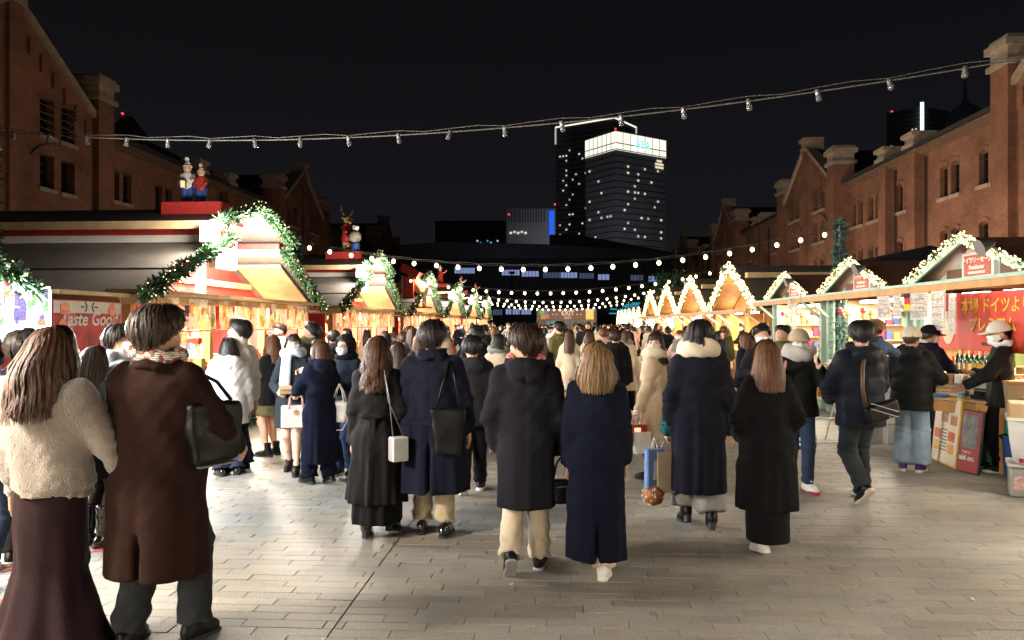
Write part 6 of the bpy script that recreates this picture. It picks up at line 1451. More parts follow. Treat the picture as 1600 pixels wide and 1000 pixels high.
# black coat with cream scarf, blue bag and ornament
A19 = person('person in long black coat with cream neck scarf and grey wide trousers', G(1092, 824), 0, 1.77, dict(hem=.30, sh=.225, chest=.225, waist=.225, hem_w=.225, hem_d=.175, depth=.15, sl=1.2, m=cloth('black_navy', (.009, .009, .016)), amp=.055, collar='none', cuffs=c_teal), dict(m=c_grey, hemr=.125, knee=.11, thigh=.115, len=.88), ('heel', l_black), dict(kind='bob', L=.11, m=H_BLACK, vol=.010, n=1000), head=(-34, -2), scarf=(c_cream, .064, 0), mask=m_maskp, feet=[(-.09, .10, 10), (.09, -.06, 4)], hands=[(-.30, .06, .76), (.33, .04, .76)], elbows=[(-1, -.5, 0), (1, -.5, 0)], grip=('grip', 'open'), seed=19)
b = carried('blue_bag', 'blue plastic shopping bag with white print at the cuff of the scarfed person', 'bag', A19, (-.36, .02, .64), 25); MB().box2((-.085, -.03, -.33), (.085, .03, 0)).build('bag_body', mat('blue_plastic', (.13, .22, .45), .3, .15, 8, .1, 20), b, bevel=.01)
for k in range(4): MB().box((-.02+.012*k, -.032, -.17), (.006, .004, .16), (0, .06, 0)).build('printed_stroke', l_white, b)
MB().tube([(-.03, 0, 0), (0, 0, .1), (.03, 0, 0)], .004, 5).build('handle', l_white, b)
b = carried('paper_bag', 'brown kraft paper bag beside the blue plastic bag', 'bag', A19, (-.27, .05, .62), 10); MB().box2((-.08, -.06, -.34), (.08, .06, 0)).build('bag_body', mat('kraft', (.32, .24, .17), .7), b, bevel=.004); MB().tube([(-.04, 0, 0), (0, 0, .1), (.04, 0, 0)], .004, 5).build('handle', l_brown, b)
b = carried('beaded_ornament', 'round brown ornament studded with white beads under the blue bag', 'ornament', A19, (-.37, .02, .26)); b.scale = (.85,)*3
sdf('ball', lambda X, Y, Z: ell(X, Y, Z, (0, 0, 0), (.11, .10, .11))+.006*np.sin(60*X)*np.sin(60*Z), (-.14, -.14, -.14), (.14, .14, .14), .013, mat('gingerbread', (.30, .11, .03), .6, .2, 8), b)
bd = MB().ball((0, 0, 0), .008, 6, 5).mesh('bead', mat('bead', (.85, .8, .68), .3), True); rr = random.Random(2)
for k in range(60):
    d = Vector((rr.gauss(0, 1), rr.gauss(0, 1), rr.gauss(0, 1))).normalized(); inst('bead', bd, b, (d.x*.112, d.y*.102, d.z*.112))
MB().tube([(0, 0, .1), (.01, 0, .48)], .003, 4).build('string', l_white, b)
# long black coat, long brown hair
A20 = person('woman in long black coat and skirt with straight brown hair and white sneakers', G(1198, 862), 2, 1.61, dict(hem=.36, sh=.20, chest=.205, waist=.205, hem_w=.25, hem_d=.19, depth=.135, sl=1.1, m=c_black, amp=.075, collar='none', k=(6, 10, 15), seam=False), dict(kind='skirt', m=c_black, tights=c_tight, prof=[(.5, .175, .16, -.02), (.10, .17, .155, -.02)], amp=.02), ('sneaker', l_white, SW), dict(kind='long', L=.27, m=H_RED, vol=.008, n=1200, side=1.95), head=(-4, -2), feet=[(-.06, -.06, 10), (.09, .15, 16)], hands=[(-.20, .16, .92), (.22, .18, .92)], elbows=[(-1, -.6, 0), (1, -.6, 0)], grip=('grip', 'grip', 0), seed=20)
# cap and thick scarf, facing
A21 = person('woman in tan cap, mask and thick grey scarf facing the camera, hands raised', G(1248, 766), 170, 1.66, dict(hem=.80, sh=.215, chest=.22, hem_w=.215, hem_d=.165, depth=.16, sl=1.25, m=cloth('black_fleece', (.011, .011, .011)), amp=.02, name='jacket'), dict(m=c_djean, knee=.07, hemr=.06, thigh=.09), ('sneaker', l_white, c_red), dict(kind='long', L=.14, m=H_BROWN), mask=m_maskg, cap=('baseball', c_khaki), scarf=(c_lgrey, .066, 0), head=(6, -2), eyes=True, skin=m_skin2, hands=[(-.17, .22, 1.33), (.20, .22, 1.28)], elbows=[(-.8, -.2, -1), (.8, -.2, -1)], feet=[(-.08, .05, 0, 0, 25), (.09, -.05, 0, 0, -15)], seed=21)
# man with bum bag and child
A22 = person('man in dark hooded down jacket with a crossbody bag, walking away', G(1344, 782), 12, 1.75, dict(hem=.72, sh=.245, chest=.255, waist=.255, depth=.18, hem_w=.235, hem_d=.18, sl=1.4, m=cloth('navy_nylon', (.014, .016, .024), .45, .1, .08, 30), quilt=.17, collar='hood', name='down_jacket'), dict(m=c_plaid, thigh=.105, knee=.085, hemr=.072), ('sneaker', l_black, c_sand), dict(kind='short', m=H_BLACK, vol=.018, n=1300, width=.0065), head=(-30, -6), feet=[(-.10, -.20, 45, .02), (.10, .10, 0)], hands=[(-.16, .26, .95), (.14, .30, 1.0)], elbows=[(-1, -.4, -.3), (1, -.4, -.3)], seed=22)
b = carried('crossbody_bag', 'black crossbody bag with two zips on the back of the down jacket', 'bag', A22, (.06, -.235, .88), 0)
sdf('bag_body', lambda X, Y, Z: rbox(X*.96+Z*.28, Y, Z*.96-X*.28, (0, 0, 0), (.17, .045, .085), .035), (-.24, -.07, -.18), (.24, .07, .18), .011, l_black, b)
for k, z in enumerate((.05, .0)): MB().tube([(-.14, -.047, z+.03), (.14, -.047, z-.05)], .005, 5).build('zip', m_metal, b)
MB().box((.05, -.05, -.05), (.016, .006, .016)).build('stud', m_metal, b)
MB().tube([(-.15, .02, .04), (-.20, -.01, .22), (-.17, .03, .42), (-.08, .1, .56)], .018, 6).build('strap', l_brown, b, True)
A23 = person('small child in brown knitted hat and denim jacket carried at the man\'s shoulder', (*(Vector(A22.location)+Vector((.20, .16, 0)))[:2], .62), 10, 1.14, dict(hem=.85, sh=.20, m=c_denim, hem_w=.2, name='jacket'), dict(m=c_djean), ('sneaker', l_white, SW), dict(kind='short', m=H_BROWN), cap=('knit', c_bear), head=(30, 0), feet=[(-.1, .25, 0, .3), (.1, .25, 0, .3)], hands=[(-.2, .25, 1.3), (.2, .25, 1.3)], seed=23)
for c in A23.children:
    if c.name.startswith('cap'): c.scale = (1.25, 1.25, 1.0)
# customers at the banner stall
A24 = person('person in white cap, black puffer jacket and wide blue jeans at the counter', G(1424, 736), -32, 1.68, dict(hem=.74, sh=.235, chest=.245, waist=.25, depth=.18, hem_w=.235, hem_d=.18, sl=1.35, m=cloth('black_nylon', (.012, .012, .013), .45, .1, .08, 30), quilt=.16, collar='hood', name='puffer_jacket'), dict(m=c_jean, knee=.105, hemr=.12, thigh=.11), ('sneaker', c_purple, SW), dict(kind='short', m=H_BROWN), cap=('baseball', c_cream), head=(-8, 0), hands=[(-.1, .3, 1.05), (.14, .3, 1.05)], elbows=[(-1, -.4, -.3), (1, -.4, -.3)], seed=24)
A25 = person('person in black cap and white mask paying at the counter', G(1452, 712), -62, 1.70, dict(hem=.7, sh=.215, m=c_navy, hem_w=.22, name='jacket'), dict(m=c_navy, hemr=.09), ('sneaker', l_black, SW), dict(kind='short', m=H_BROWN), mask=m_maskw, cap=('baseball', c_black), head=(-18, -6), eyes=True, hands=[(-.1, .34, 1.0), (.12, .36, 1.0)], elbows=[(-1, -.4, -.3), (1, -.4, -.3)], seed=25)
A26 = person('stall vendor in white cap, white mask and dark zip jacket behind the table', (5.22, 9.05), 66, 1.75, dict(hem=.75, sh=.235, chest=.24, hem_w=.23, m=cloth('black_shell', (.014, .013, .013), .5, .1, .1, 30), collar='stand', sl=1.2, name='jacket'), dict(m=c_black), ('sneaker', l_black, SW), dict(kind='short', m=H_BLACK), mask=m_maskw, cap=('baseball', cloth('cap_white', (.66, .62, .55))), scarf=(c_white, .03, 0), glasses=True, head=(14, -10), eyes=True, hands=[(-.16, .36, .98), (.05, .26, 1.12)], elbows=[(-1, -.5, -.3), (1, -.4, -.5)], seed=26)

# ------------------------------------------------------------------ the crowd beyond
def P(px, py, **k): return dict(pos=G(px, py), **k)
TPL = {}
def tpl(name, **k):
    TPL[name] = person('x', (0, 0), 0, 1.66, q='lo', seed=len(TPL)+60, **k); return TPL[name]
tpl('woman_long', coat=dict(hem=.42, sh=.20, m=c_black, hem_w=.25, hem_d=.19, amp=.04), lower=dict(m=c_black), shoes=('ankle', l_black), hair=dict(kind='long', L=.26, m=H_BROWN), feet=WALK)
tpl('woman_bob', coat=dict(hem=.5, sh=.20, m=c_black, hem_w=.24, hem_d=.18), lower=dict(m=c_black), shoes=('sneaker', l_white, SW), hair=dict(kind='bob', L=.12, m=H_BLACK), scarf=(c_grey, .045, 0), feet=WALKR)
tpl('man_coat', coat=dict(hem=.5, sh=.225, m=c_black, hem_w=.24), lower=dict(m=c_black), shoes=('loafer', l_black), hair=dict(kind='short', m=H_BLACK, vol=.016), feet=WALK)
tpl('man_hood', coat=dict(hem=.74, sh=.235, chest=.235, m=c_black, hem_w=.225, collar='hood', quilt=.17, sl=1.3, depth=.165), lower=dict(m=c_black), shoes=('sneaker', l_black, SW), hair=dict(kind='short', m=H_BLACK, vol=.014), feet=WALKR)
tpl('woman_mask', coat=dict(hem=.48, sh=.20, m=c_black, hem_w=.24, hem_d=.18), lower=dict(m=c_black), shoes=('ankle', l_black), hair=dict(kind='long', L=.22, m=H_BROWN, bang=.95), mask=m_maskw, feet=WALK, hands=[(-.16, .25, 1.0), (.16, .25, 1.0)], elbows=[(-1, -.4, -.3), (1, -.4, -.3)], skin=m_skin2, scarf=(c_grey, .04, .2))
tpl('man_mask', coat=dict(hem=.7, sh=.225, m=c_black, hem_w=.225, collar='stand'), lower=dict(m=c_black), shoes=('sneaker', l_black, SW), hair=dict(kind='short', m=H_BLACK, vol=.016), mask=m_maskw, feet=WALKR, hands=[(-.16, .3, 1.15), (.16, .3, 1.1)], elbows=[(-1, -.4, -.3), (1, -.4, -.3)])
tpl('woman_skirt', coat=dict(hem=.66, sh=.195, m=c_black, hem_w=.215), lower=dict(kind='skirt', m=c_black, tights=m_skin2, prof=[(.55, .22, .2, 0)], amp=.06), shoes=('heel', l_black), hair=dict(kind='long', L=.34, m=H_BROWN), feet=WALK)
tpl('phone_up', coat=dict(hem=.6, sh=.215, m=c_black, hem_w=.225), lower=dict(m=c_black), shoes=('sneaker', l_black, SW), hair=dict(kind='short', m=H_BLACK, vol=.016), feet=WALK, hands=[(-.2, .1, .85), (.12, .34, 1.66)], elbows=[(-.6, -1, 0), (.9, .2, -1)], grip=('open', 'grip'))
used_t = set()
def someone(t, label, px, py, face, H, cm=None, lm=None, hm=None, group=None, pos=None):
    src = TPL[t]
    o = src if t not in used_t else copy_tree(src); used_t.add(t)
    p = pos or G(px, py); o.location = (p[0], p[1], 0); o.rotation_euler = (0, 0, R(face)); o.scale = (H/1.70,)*3
    for k in ('group',):
        if k in o: del o[k]
    tag(o, label, 'person', group)
    for c in o.children:
        n = c.name.split('.')[0]; m = {'coat': cm, 'trousers': lm, 'skirt': lm, 'hair': hm}.get(n)
        if m is not None: c.material_slots[0].link = 'OBJECT'; c.material_slots[0].material = m
    return o
S_ = someone
S_('woman_long', 'woman in purple hooded top looking down behind the trench coat', 622, 760, 20, 1.54, c_purple, c_black, H_DBROWN)
S_('man_hood', 'person in black jacket with grey hood behind the navy-coated man', 738, 770, 5, 1.60, c_char, c_black, H_BLACK)
S_('man_coat', 'man with olive scarf collar and black coat ahead of the grey-hooded person', 745, 700, 8, 1.70, c_black, c_black, H_BLACK)
S_('woman_bob', 'short-haired person in cream hooded sweater left of the red-collared man', 778, 705, 12, 1.60, c_cream, c_black, H_BLACK)
S_('woman_long', 'woman with chestnut hair in black coat right of the red-collared man', 845, 690, 0, 1.58, c_black, c_black, H_RED)
LS = S_('woman_skirt', 'girl with very long hair in cream top and red printed skirt', 890, 655, -6, 1.62, c_cream, c_print, H_BROWN)
S_('man_coat', 'tall man in olive jacket and jeans beside the printed-skirt girl', 874, 640, 30, 1.76, c_olive, c_djean, H_BLACK)
S_('man_hood', 'man in dark down jacket leaning beside the blond woman', 962, 668, -10, 1.62, c_black, c_plaid, H_DBROWN)
S_('woman_bob', 'woman in beige jacket with a white tote beyond the blond woman', 978, 648, -20, 1.60, c_beige, c_black, H_BROWN)
S_('woman_long', 'woman in cream coat just beyond the printed-skirt girl', 920, 640, 15, 1.58, c_cream, c_black, H_BROWN)
S_('phone_up', 'person in pale pink jacket raising a phone beyond the blond woman', 943, 640, 10, 1.64, c_pink, c_black, H_RED)
S_('woman_mask', 'woman in long light grey belted coat in profile by the wooden stalls', 1134, 602, 100, 1.62, c_lgrey, c_black, H_BLACK)
S_('man_mask', 'young man in white mask and dark hood beside the tan-capped woman', 1190, 722, 196, 1.70, c_char, c_black, H_BLACK)
S_('man_coat', 'man in brown checked coat and dark cap by the wrapped stall', 1222, 690, 120, 1.70, c_olive, c_black, H_BLACK)
S_('woman_long', 'woman in navy coat queueing behind the long-haired woman in black', 1165, 680, 40, 1.60, c_navy, c_black, H_RED)
S_('woman_skirt', 'woman in black dress and pale boots walking far down the plaza', 1072, 592, -30, 1.66, c_black, c_black, H_DBROWN)
S_('woman_bob', 'person in cream coat with hood walking far down the plaza', 1008, 575, 0, 1.66, c_cream, c_cream, H_BLACK, pos=G(1014, 578))
S_('man_coat', 'man in black coat seen from behind far down the plaza', 980, 582, 0, 1.70, c_black, c_black, H_BLACK)
S_('woman_mask', 'woman with loose brown hair in pink coat facing the camera', 1062, 640, 150, 1.60, c_pink, c_black, H_RED)
S_('woman_mask', 'woman in white mask and dark coat between the navy-coated man and the huts', 735, 640, 160, 1.62, c_navy, c_black, H_BLACK)
S_('woman_long', 'woman with flying chestnut hair beside the navy-coated man', 655, 700, 40, 1.60, c_char, c_black, H_RED)
S_('woman_bob', 'person with red earmuff tone collar near the golden animal hut', 668, 660, 30, 1.6, c_red, c_black, H_DBROWN)
S_('man_mask', 'man behind the wooden counter in dark cap', 1080, 560, 90, 1.72, c_black, c_black, H_BLACK, pos=(5.9, 24.0))
S_('man_mask', 'hut vendor in dark apron inside the reindeer hut', 0, 0, -90, 1.66, c_black, c_black, H_BLACK, pos=(-6.3, 19.3))
S_('woman_mask', 'vendor in white top inside the large red hut', 0, 0, -90, 1.6, c_white, c_black, H_DBROWN, pos=(-6.3, 11.4))
# the rest of the crowd: one by one, too alike to tell apart in the picture
rr = random.Random(11); names = list(TPL); placed = []
COATS = [c_black]*6+[c_navy]*3+[c_char]*2+[c_cream, c_pink, c_beige, c_cream, c_brown, c_lgrey, c_olive, c_beige, c_white, c_blueg, c_grey]; HAIRS = [H_BLACK]*4+[H_DBROWN]*3+[H_BROWN, H_RED]
def crowd(n, xr, yr, lab, grp, bias=0):
    k = 0; tries = 0
    while k < n and tries < 4000:
        tries += 1; x = rr.uniform(*xr); y = rr.uniform(*yr)
        if any((x-a)**2+(y-b)**2 < .38**2 for a, b in placed): continue
        placed.append((x, y)); cm = rr.choice(COATS); back = rr.random() < .6
        tn = rr.choice(names); hm_ = rr.choice(HAIRS); cn = cm.name[6:].replace('_', ' '); cn = {'black wool': 'black', 'navy wool': 'navy', 'beige wool': 'beige', 'brown wool': 'brown', 'white nylon': 'white'}.get(cn, cn); hn = {'short': 'short'}.get('x', '') or ('short' if tn.startswith('man') else 'bobbed' if tn == 'woman_bob' else 'long'); hc = hm_.name[5:].replace('_', ' ')
        lb_ = '%s-haired visitor, %s hair, %s coat, %s %s' % (hn, hc, cn, 'seen from behind' if back else 'facing this way', lab)
        S_(tn, lb_, 0, 0, rr.uniform(-40, 40) if back else rr.uniform(120, 240), rr.uniform(1.53, 1.76), cm, rr.choice([c_black, c_djean, c_black, c_grey, c_navy]), hm_, grp, pos=(x, y)); k += 1
for o in list(bpy.data.objects):
    if o.type == 'EMPTY' and o.get('category') == 'person': placed.append((o.location.x, o.location.y))
crowd(20, (-5.0, -1.8), (11.5, 22), 'by the left huts', 'crowd along the left huts')
crowd(24, (-4.9, 0.0), (22, 40), 'in mid crowd', 'middle distance crowd')
crowd(10, (3.2, 4.8), (14.5, 24), 'by the right stalls', 'queue at the right stalls')
crowd(14, (3.0, 4.9), (24, 44), 'by the wooden stalls', 'queue at the wooden stalls')
crowd(8, (-.5, 2.6), (27, 42), 'in mid plaza', 'strollers in mid plaza')
crowd(46, (-4.8, 4.8), (42, 68), 'far off', 'far crowd before the exit gate')
# ------------------------------------------------------------------ goods and furniture in front of the right stalls
m_yel = mat('yellow_letter', (.85, .55, .05), .5); m_redb = mat('banner_red', (.58, .06, .04), .5, .1, 3); m_bottle = mat('green_glass', (.02, .06, .02), .12, .2, 6, 0, spec=.7); m_teal = mat('teal_cloth', (.05, .22, .20), .85, .15, 6, .1, 60)
m_card = mat('cardboard', (.46, .33, .21), .8, .12, 6, .05, 40); m_box = mat('white_carton', (.62, .58, .52), .75, .08, 6, .04, 40); m_clearp = clear_mat('clear_plastic', (.85, .85, .86), .35, .18); m_gold = mat('foil_gold', (.7, .4, .05), .3, .2, 8)
t = thing('stall_banner', 'red banner with yellow Japanese lettering above the wine bottles', 'banner', (XR-.10, 9.62, 0), PI)
MB().box2((-.01, -1.1, 1.40), (.0, 1.0, 2.14)).build('cloth', m_redb, t)
for (tx, sz, yy, zz) in (('本場 ドイツより', .20, .28, 1.96), ('プレミアム', .20, .22, 1.72)): text('lettering', tx, sz, m_yel, t, (.006, yy, zz), (PI/2, 0, PI/2), bold=.003)
text('lettering', 'vom-in-the', .11, mat('letter_dark', (.08, .03, .03), .5), t, (.006, .25, 1.50), (PI/2, 0, PI/2))
# pale printed figure on the banner is left as a plain cream shape
MB().prism([(-.78+.15*math.sin(a/20*2*PI), 1.68+.24*math.cos(a/20*2*PI)*(1.0 if math.cos(a/20*2*PI) > 0 else .9)) for a in range(20)], .002, .006, lambda u, v, q: (q, u, v)).build('printed_shape', m_cream if False else mat('banner_cream', (.75, .62, .45), .5), t)
for yy in (-1.08, .98): MB().box2((-.03, yy-.03, .9), (-.012, yy+.03, 2.16)).build('pole', m_wood, t)
t = thing('bottle_shelf', 'wooden shelf with cartons under the red banner', 'shelf', (XR-.16, 9.7, 0), PI)
MB().box2((-.3, -.95, 1.06), (.12, .95, 1.09)).build('board', m_wood, t); MB().box2((-.3, -.95, 0), (.1, .95, .62)).build('teal_front', m_teal, t)
for i in range(4): MB().box2((-.25, -.9+i*.46, .63), (.11, -.46+i*.46, 1.055)).build('carton', (m_box, m_card)[i % 2], t, bevel=.006)
for i in range(11):
    p = Vector((XR-.10, 9.0+i*.115, 1.092)); b = thing('wine_bottle', 'green wine bottle with pale label on the shelf under the banner', 'bottle', p, 0, 'wine bottles under the banner')
    MB().lathe([(.036, 0), (.038, .01), (.038, .19), (.03, .23), (.014, .26), (.013, .31)], n=12).build('glass', m_bottle, b, True); MB().lathe([(.0386, .05), (.0386, .14)], n=12).build('paper_label', (m_box, m_gold)[i % 3 == 2], b); MB().lathe([(.0145, .26), (.0145, .312)], n=8).build('capsule', (m_gold, m_bred)[i % 2], b)
for i in range(3):
    b = thing('yellow_box', 'small yellow packet in front of the wine bottles, %s' % ['left', 'middle', 'right'][i], 'packet', (XR-.25, 9.25+i*.11, 1.092)); MB().box((0, 0, .08), (.05, .09, .16)).build('packet_body', m_gold, b, bevel=.004); MB().box((-.027, 0, .05), (.003, .07, .05)).build('paper_label', m_cable, b)
# sheets hanging in clear sleeves under the canopy, and a flag
m_sheet2 = print_mat('sheet_print', [(.75, .72, .66), (.7, .66, .6), (.45, .42, .4)], 16, translucent=.4, seed=8, paper=(.78, .75, .7), lines=14)
for i, (yy, w_, z0, z1) in enumerate(((11.55, .36, 1.80, 2.20), (11.1, .36, 1.82, 2.20), (10.45, .42, 1.80, 2.18), (9.95, .42, 1.66, 2.20), (9.6, .22, 1.62, 2.12))):
    t = thing('hanging_sheet', 'plastic-sleeved price sheet under the green canopy, %s from the left' % ['first', 'second', 'third', 'fourth', 'fifth'][i], 'price sheet', (XR-.47, yy, 0), R(180+random.uniform(-8, 8)), 'price sheets under the canopy')
    MB().box2((-.004, -w_/2+.02, z0+.03), (.0, w_/2-.02, z1-.04)).build('paper', m_sheet2, t); MB().box2((-.008, -w_/2, z0), (-.0055, w_/2, z1)).build('plastic_sleeve', m_clearp, t); MB().tube([(0, 0, z1), (0, 0, z1+.06)], .003, 4).build('string', m_cable, t)
    for k in range(4):
        zz = z0+.1+k*(z1-z0-.15)/4; MB().box2((.001, -w_/2+.05, zz), (.002, w_/2-.05-.03*(k % 2), zz+.011)).build('text_line', mat('faded_ink', (.3, .25, .22), .7), t)
t = thing('flag', 'small black red and gold flag hanging between the price sheets', 'flag', (XR-.45, 10.78, 0), PI)
for k, c in enumerate((mat('flag_black', (.02, .02, .02), .8), mat('flag_red', (.5, .03, .03), .8), mat('flag_gold', (.8, .5, .03), .8))): MB().box2((-.003, -.13, 2.11-k*.09), (.003, .13, 2.2-k*.09)).build('stripe', c, t)
t = thing('plastic_drape', 'clear plastic sheet bunched around the post of the farthest green stall', 'plastic sheet', (XR-.45, 15.9, 0))
sdf('sheet', lambda X, Y, Z: np.maximum(np.abs(np.sqrt((X)**2+(Y*.8)**2)-(.05+.10*np.abs(Z-1.75))*(1+.2*np.sin(7*np.arctan2(Y, X))))-.006, np.abs(Z-1.85)-.42), (-.3, -.3, 1.4), (.3, .3, 2.3), .014, clear_mat('milky_plastic', (.85, .83, .8), .55, .3), t)
# small table with two posters leaning on it
T0 = Vector((5.02, 9.42, 0)); ta = R(-54)
t = thing('sales_table', 'small wooden table with drawers behind the leaning posters', 'table', T0, ta); 
MB().box2((-.5, -.22, .80), (.55, .32, .83)).build('table_top', m_woodl, t, bevel=.004); MB().box2((-.47, -.2, .66), (.52, -.17, .795)).build('apron', m_wood, t); MB().box2((.05, -.205, .68), (.45, -.2005, .78)).build('drawer_front', m_wood, t); MB().ball((.25, -.215, .73), .014, 8, 6).build('knob', m_wood, t)
for sx in (-.45, .5):
    for sy in (-.19, .29): MB().box2((sx-.025, sy-.025, 0), (sx+.025, sy+.025, .798)).build('leg', m_wood, t)
def poster(label, a, b, z, m, frame, lean=.10, extra=None):
    A = ground(*a); B = ground(*b); dv = (B-A); w_ = dv.length; ang = math.atan2(dv.y, dv.x)
    t = thing('poster_board', label, 'poster', A, ang)
    q = bpy.data.objects.new('board', MB().box2((0, 0, 0), (w_, .015, z)).mesh('board', frame)); COL.objects.link(q); q.parent = t; q.rotation_euler = (-lean, 0, 0)
    MB().box2((.02, -.003, .02), (w_-.02, -.0005, z-.02)).build('print', m, q)
    if extra: extra(q, w_, z)
    return t
def ex1(q, w_, z):
    for k, (u, v, c) in enumerate(((.3, .62, 0), (.08, .36, 1), (.08, .18, 2), (.62, .36, 1), (.62, .18, 2), (.66, .6, 0))): MB().box2((u*w_, -.006, v*z), ((u+.26)*w_, -.0035, (v+.14)*z)).build('printed_photo', (GC[5], GC[0], GC[1])[c], q)
    for k in range(7): MB().box2((.36*w_, -.006, (.2+k*.05)*z), (.58*w_, -.0035, (.215+k*.05)*z)).build('text_line', m_cable, q)
def ex2(q, w_, z):
    MB().box2((.12*w_, -.006, .4*z), (.8*w_, -.0035, .92*z)).build('printed_photo', mat('poster_photo', (.16, .17, .18), .4, .5, 14), q)
    text('lettering', 'aid on.', .09, l_white, q, (w_*.45, -.008, z*.24), (PI/2, 0, 0), bold=.002); text('lettering', 'Toda ist', .04, l_white, q, (w_*.4, -.008, z*.33), (PI/2, 0, 0))
poster('white food menu board with yellow frame leaning on the small table', (1454, 716), (1492, 733), .84, mat('poster_white', (.72, .66, .58), .45, .08, 5), m_gold, .10, ex1)
poster('dark red poster board with black frame leaning beside the blue bin', (1494, 735), (1528, 744), .74, mat('poster_red', (.30, .03, .035), .4, .2, 5), m_cable, .12, ex2)
t = thing('blue_bin', 'blue plastic bin on the ground behind the red poster', 'bin', (5.28, 8.86, 0), ta)
MB().lathe([(.17, 0), (.20, .42), (.215, .43), (.215, .46), (.19, .46)], n=4).build('tub', mat('blue_tub', (.03, .12, .40), .4, .1, 4), t); MB().ball((0, 0, .44), .17, 10, 6, (1, 1, .35)).build('contents', c_brown, t, True)
def table_obj(name, label, cat, u, v): return thing(name, label, cat, T0+Vector((u*math.cos(ta)-v*math.sin(ta), u*math.sin(ta)+v*math.cos(ta), .832)), ta)
o = table_obj('cash_box', 'black box on the small table below the vendor\'s arm', 'box', .25, .02); MB().box2((-.12, -.1, 0), (.12, .1, .13)).build('box_body', l_black, o, bevel=.008); MB().box2((-.11, -.105, .10), (.11, -.1005, .115)).build('slot', m_metal, o)
o = table_obj('price_card', 'white sheet of paper propped on the black box', 'paper', .12, .0); MB().box((0, 0, .17), (.24, .008, .2), (-.35, .2, 0)).build('sheet', l_white, o); MB().box2((-.05, -.02, 0), (.05, .02, .05)).build('clip', m_cable, o)
o = table_obj('tin_can', 'white and blue tin on the table edge', 'can', .0, -.1); MB().lathe([(.045, 0), (.045, .1), (.042, .104)], n=14).build('can_body', l_white, o, True); MB().lathe([(.0455, .03), (.0455, .07)], n=14).build('blue_band', mat('tin_blue', (.1, .3, .55), .4), o)
o = table_obj('coin_tray', 'blue coin tray at the left end of the table', 'tray', -.3, -.1); MB().box2((-.12, -.08, 0), (.12, .08, .012)).build('tray_base', mat('tray_blue', (.05, .15, .45), .4), o)
for s in (-1, 1): MB().box2((-.12, s*.08-.005, .0125), (.12, s*.08+.005, .03)).build('rim', mat('tray_blue', (.05, .15, .45), .4), o)
o = table_obj('wooden_crate', 'stack of shallow wooden trays at the back of the table', 'crate', -.25, .2)
for k in range(3): MB().box2((-.16, -.1, k*.05), (.16, .1, k*.05+.042)).build('tray', m_woodl, o)
for k in range(3): MB().box2((-.13+k*.09, -.06, .15), (-.06+k*.09, .06, .27)).build('jar', GC[(4, 5, 6)[k]], o)
o = table_obj('blue_jug', 'blue jug with handle right of the black box', 'jug', .46, -.05); MB().lathe([(.05, 0), (.065, .05), (.055, .12), (.045, .14)], n=12).build('jug_body', mat('jug_blue', (.08, .14, .35), .35), o, True); MB().tube([(.05, 0, .12), (.1, 0, .1), (.1, 0, .05), (.06, 0, .03)], .01, 6).build('handle', mat('jug_blue', (.08, .14, .35), .35), o, True)
# stacked boxes at the right picture edge
B0 = ground(1592, 778); ba = R(-28)
t = thing('storage_box', 'clear grey plastic storage box on the paving at the right edge', 'storage box', B0, ba); MB().box2((-.08, 0, .0), (.55, .4, .30)).build('box_body', clear_mat('grey_clear', (.45, .44, .42), .75, .3), t, bevel=.02); MB().box2((-.10, -.02, .30), (.57, .42, .335)).build('lid', mat('lid_grey', (.5, .49, .47), .4), t, bevel=.01)
MB().box2((-.04, -.004, .08), (.06, -.001, .22)).build('sticker', mat('sticker_red', (.6, .4, .38), .5, .5, 40), t); MB().box2((.2, -.004, .15), (.3, -.001, .25)).build('sticker', mat('sticker_green', (.5, .6, .5), .5), t)
t = thing('cloth_sack', 'off-white cloth covered bin with red skyline print on the storage box', 'sack', B0+Vector((0, 0, .337)), ba); MB().lathe([(.24, 0), (.27, .2), (.29, .42), (.28, .43)], (.2, .2, 0), 14).build('sack_body', c_white, t, True)
for k in range(9): MB().box2((-.0+k*.05, -.075+abs(k-4)*.012, .02), (.04+k*.05, -.060+abs(k-4)*.012, .06+.05*((k*7) % 4)/3)).build('skyline_print', c_red, t)
t = thing('wooden_tray', 'pair of wooden trays with a yellow booklet at the right edge', 'tray', B0+Vector((0, 0, .775)), ba); MB().box2((-.1, -.05, 0), (.6, .42, .03)).build('rack_shelf', m_white, t); MB().box2((-.08, -.03, .031), (.28, .38, .17)).build('crate', m_woodl, t, bevel=.006); MB().box2((.30, -.03, .031), (.6, .38, .15)).build('crate', m_woodl, t, bevel=.006); MB().box((.3, -.0, .24), (.16, .012, .2), (-.2, .3, 0)).build('booklet', mat('booklet_yellow', (.7, .6, .1), .5), t)
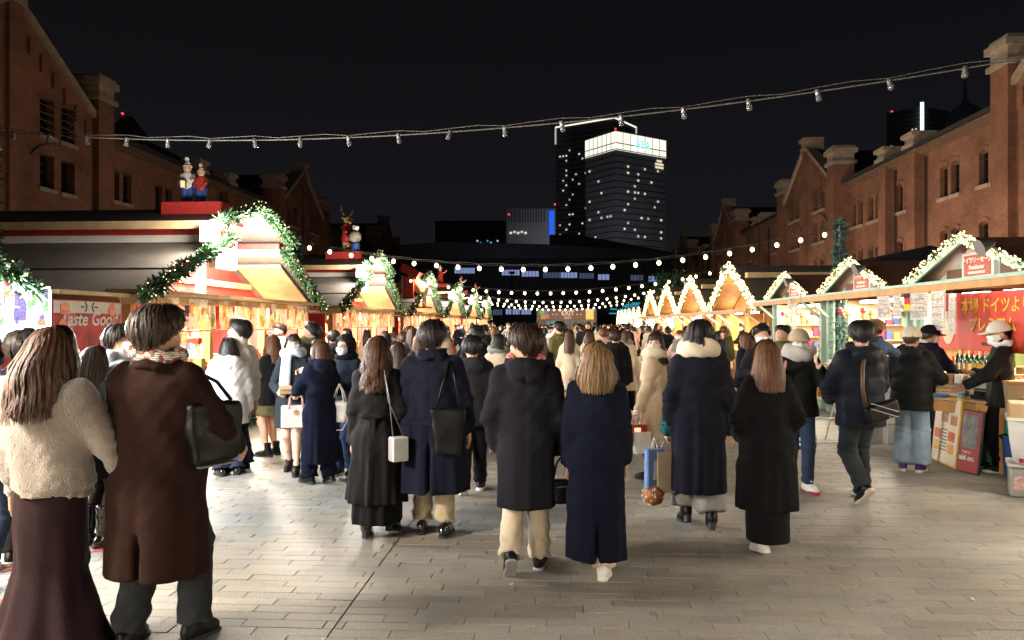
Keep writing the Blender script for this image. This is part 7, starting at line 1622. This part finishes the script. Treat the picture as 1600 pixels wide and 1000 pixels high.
# cartons and wire rack between the customers
C0 = ground(1393, 691)
for k in range(3):
    t = thing('carton', ['lowest', 'middle', 'topmost'][k]+' white carton in the stack behind the down jacket', 'carton', C0+Vector((0, 0, k*.285)), R(12+4*k)); MB().box2((-.17, -.15, .001), (.17, .15, .28)).build('carton_body', m_box, t, bevel=.006); MB().box2((-.05, -.152, .05), (.07, -.1505, .12)).build('printed_mark', m_cable if k == 1 else m_card, t)
    MB().box2((-.17, -.02, .2805), (.17, .02, .283)).build('tape', m_card, t)
C1 = ground(1366, 694)
for k in range(2):
    t = thing('carton', ['lower', 'upper'][k]+' white carton left of the three stacked cartons', 'carton', C1+Vector((0, .25, k*.3)), R(4)); MB().box2((-.2, -.15, .001), (.18, .15, .295)).build('carton_body', m_box, t, bevel=.006); MB().box2((-.2, -.02, .2955), (.18, .02, .298)).build('tape', m_card, t)
W0 = ground(1284, 690); t = thing('wire_rack', 'white folding wire rack holding orange snack packets', 'rack', W0, R(15)); fr = MB()
for s in (-1, 1):
    fr.tube([(s*.2, -.18, 0), (s*.2, .02, .62), (s*.2, .02, 1.15)], .011, 6); fr.tube([(s*.2, .2, 0), (s*.2, -.02, .62)], .011, 6)
for z, y in ((.02, -.18), (.35, -.07), (.62, .02), (1.15, .02)): fr.tube([(-.2, y, z), (.2, y, z)], .011, 6)
fr.build('frame', m_white, t, True)
for r_ in range(3):
    s = MB().box2((-.19, -.10, .66+r_*.16), (.19, .0, .668+r_*.16)).build('wire_shelf', m_white, t)
    for k in range(4): MB().box((-.14+k*.095, -.05, .735+r_*.16), (.08, .05, .12), (.2, 0, 0)).build('packet', GC[(1, 5, 0, 4)[(k+r_) % 4]], s, bevel=.004)

# scraps on the paving
for i, (px, py, a) in enumerate(((798, 914, 20), (1521, 938, 70), (505, 1000, 10))):
    p = ground(px, py); t = thing('paper_scrap', ['tiny white paper scrap on the paving before the hooded man', 'tiny pale scrap on the paving at lower right', 'tiny scrap beside the long paving joint at the bottom edge'][i], 'litter', (p.x, p.y, .003), R(a)); MB().box((0, 0, .003), (.022, .014, .004), (.1, .15, 0)).build('scrap', l_white, t); MB().box((.012, .004, .007), (.012, .01, .002), (.3, -.5, 0)).build('torn_flap', l_white, t)
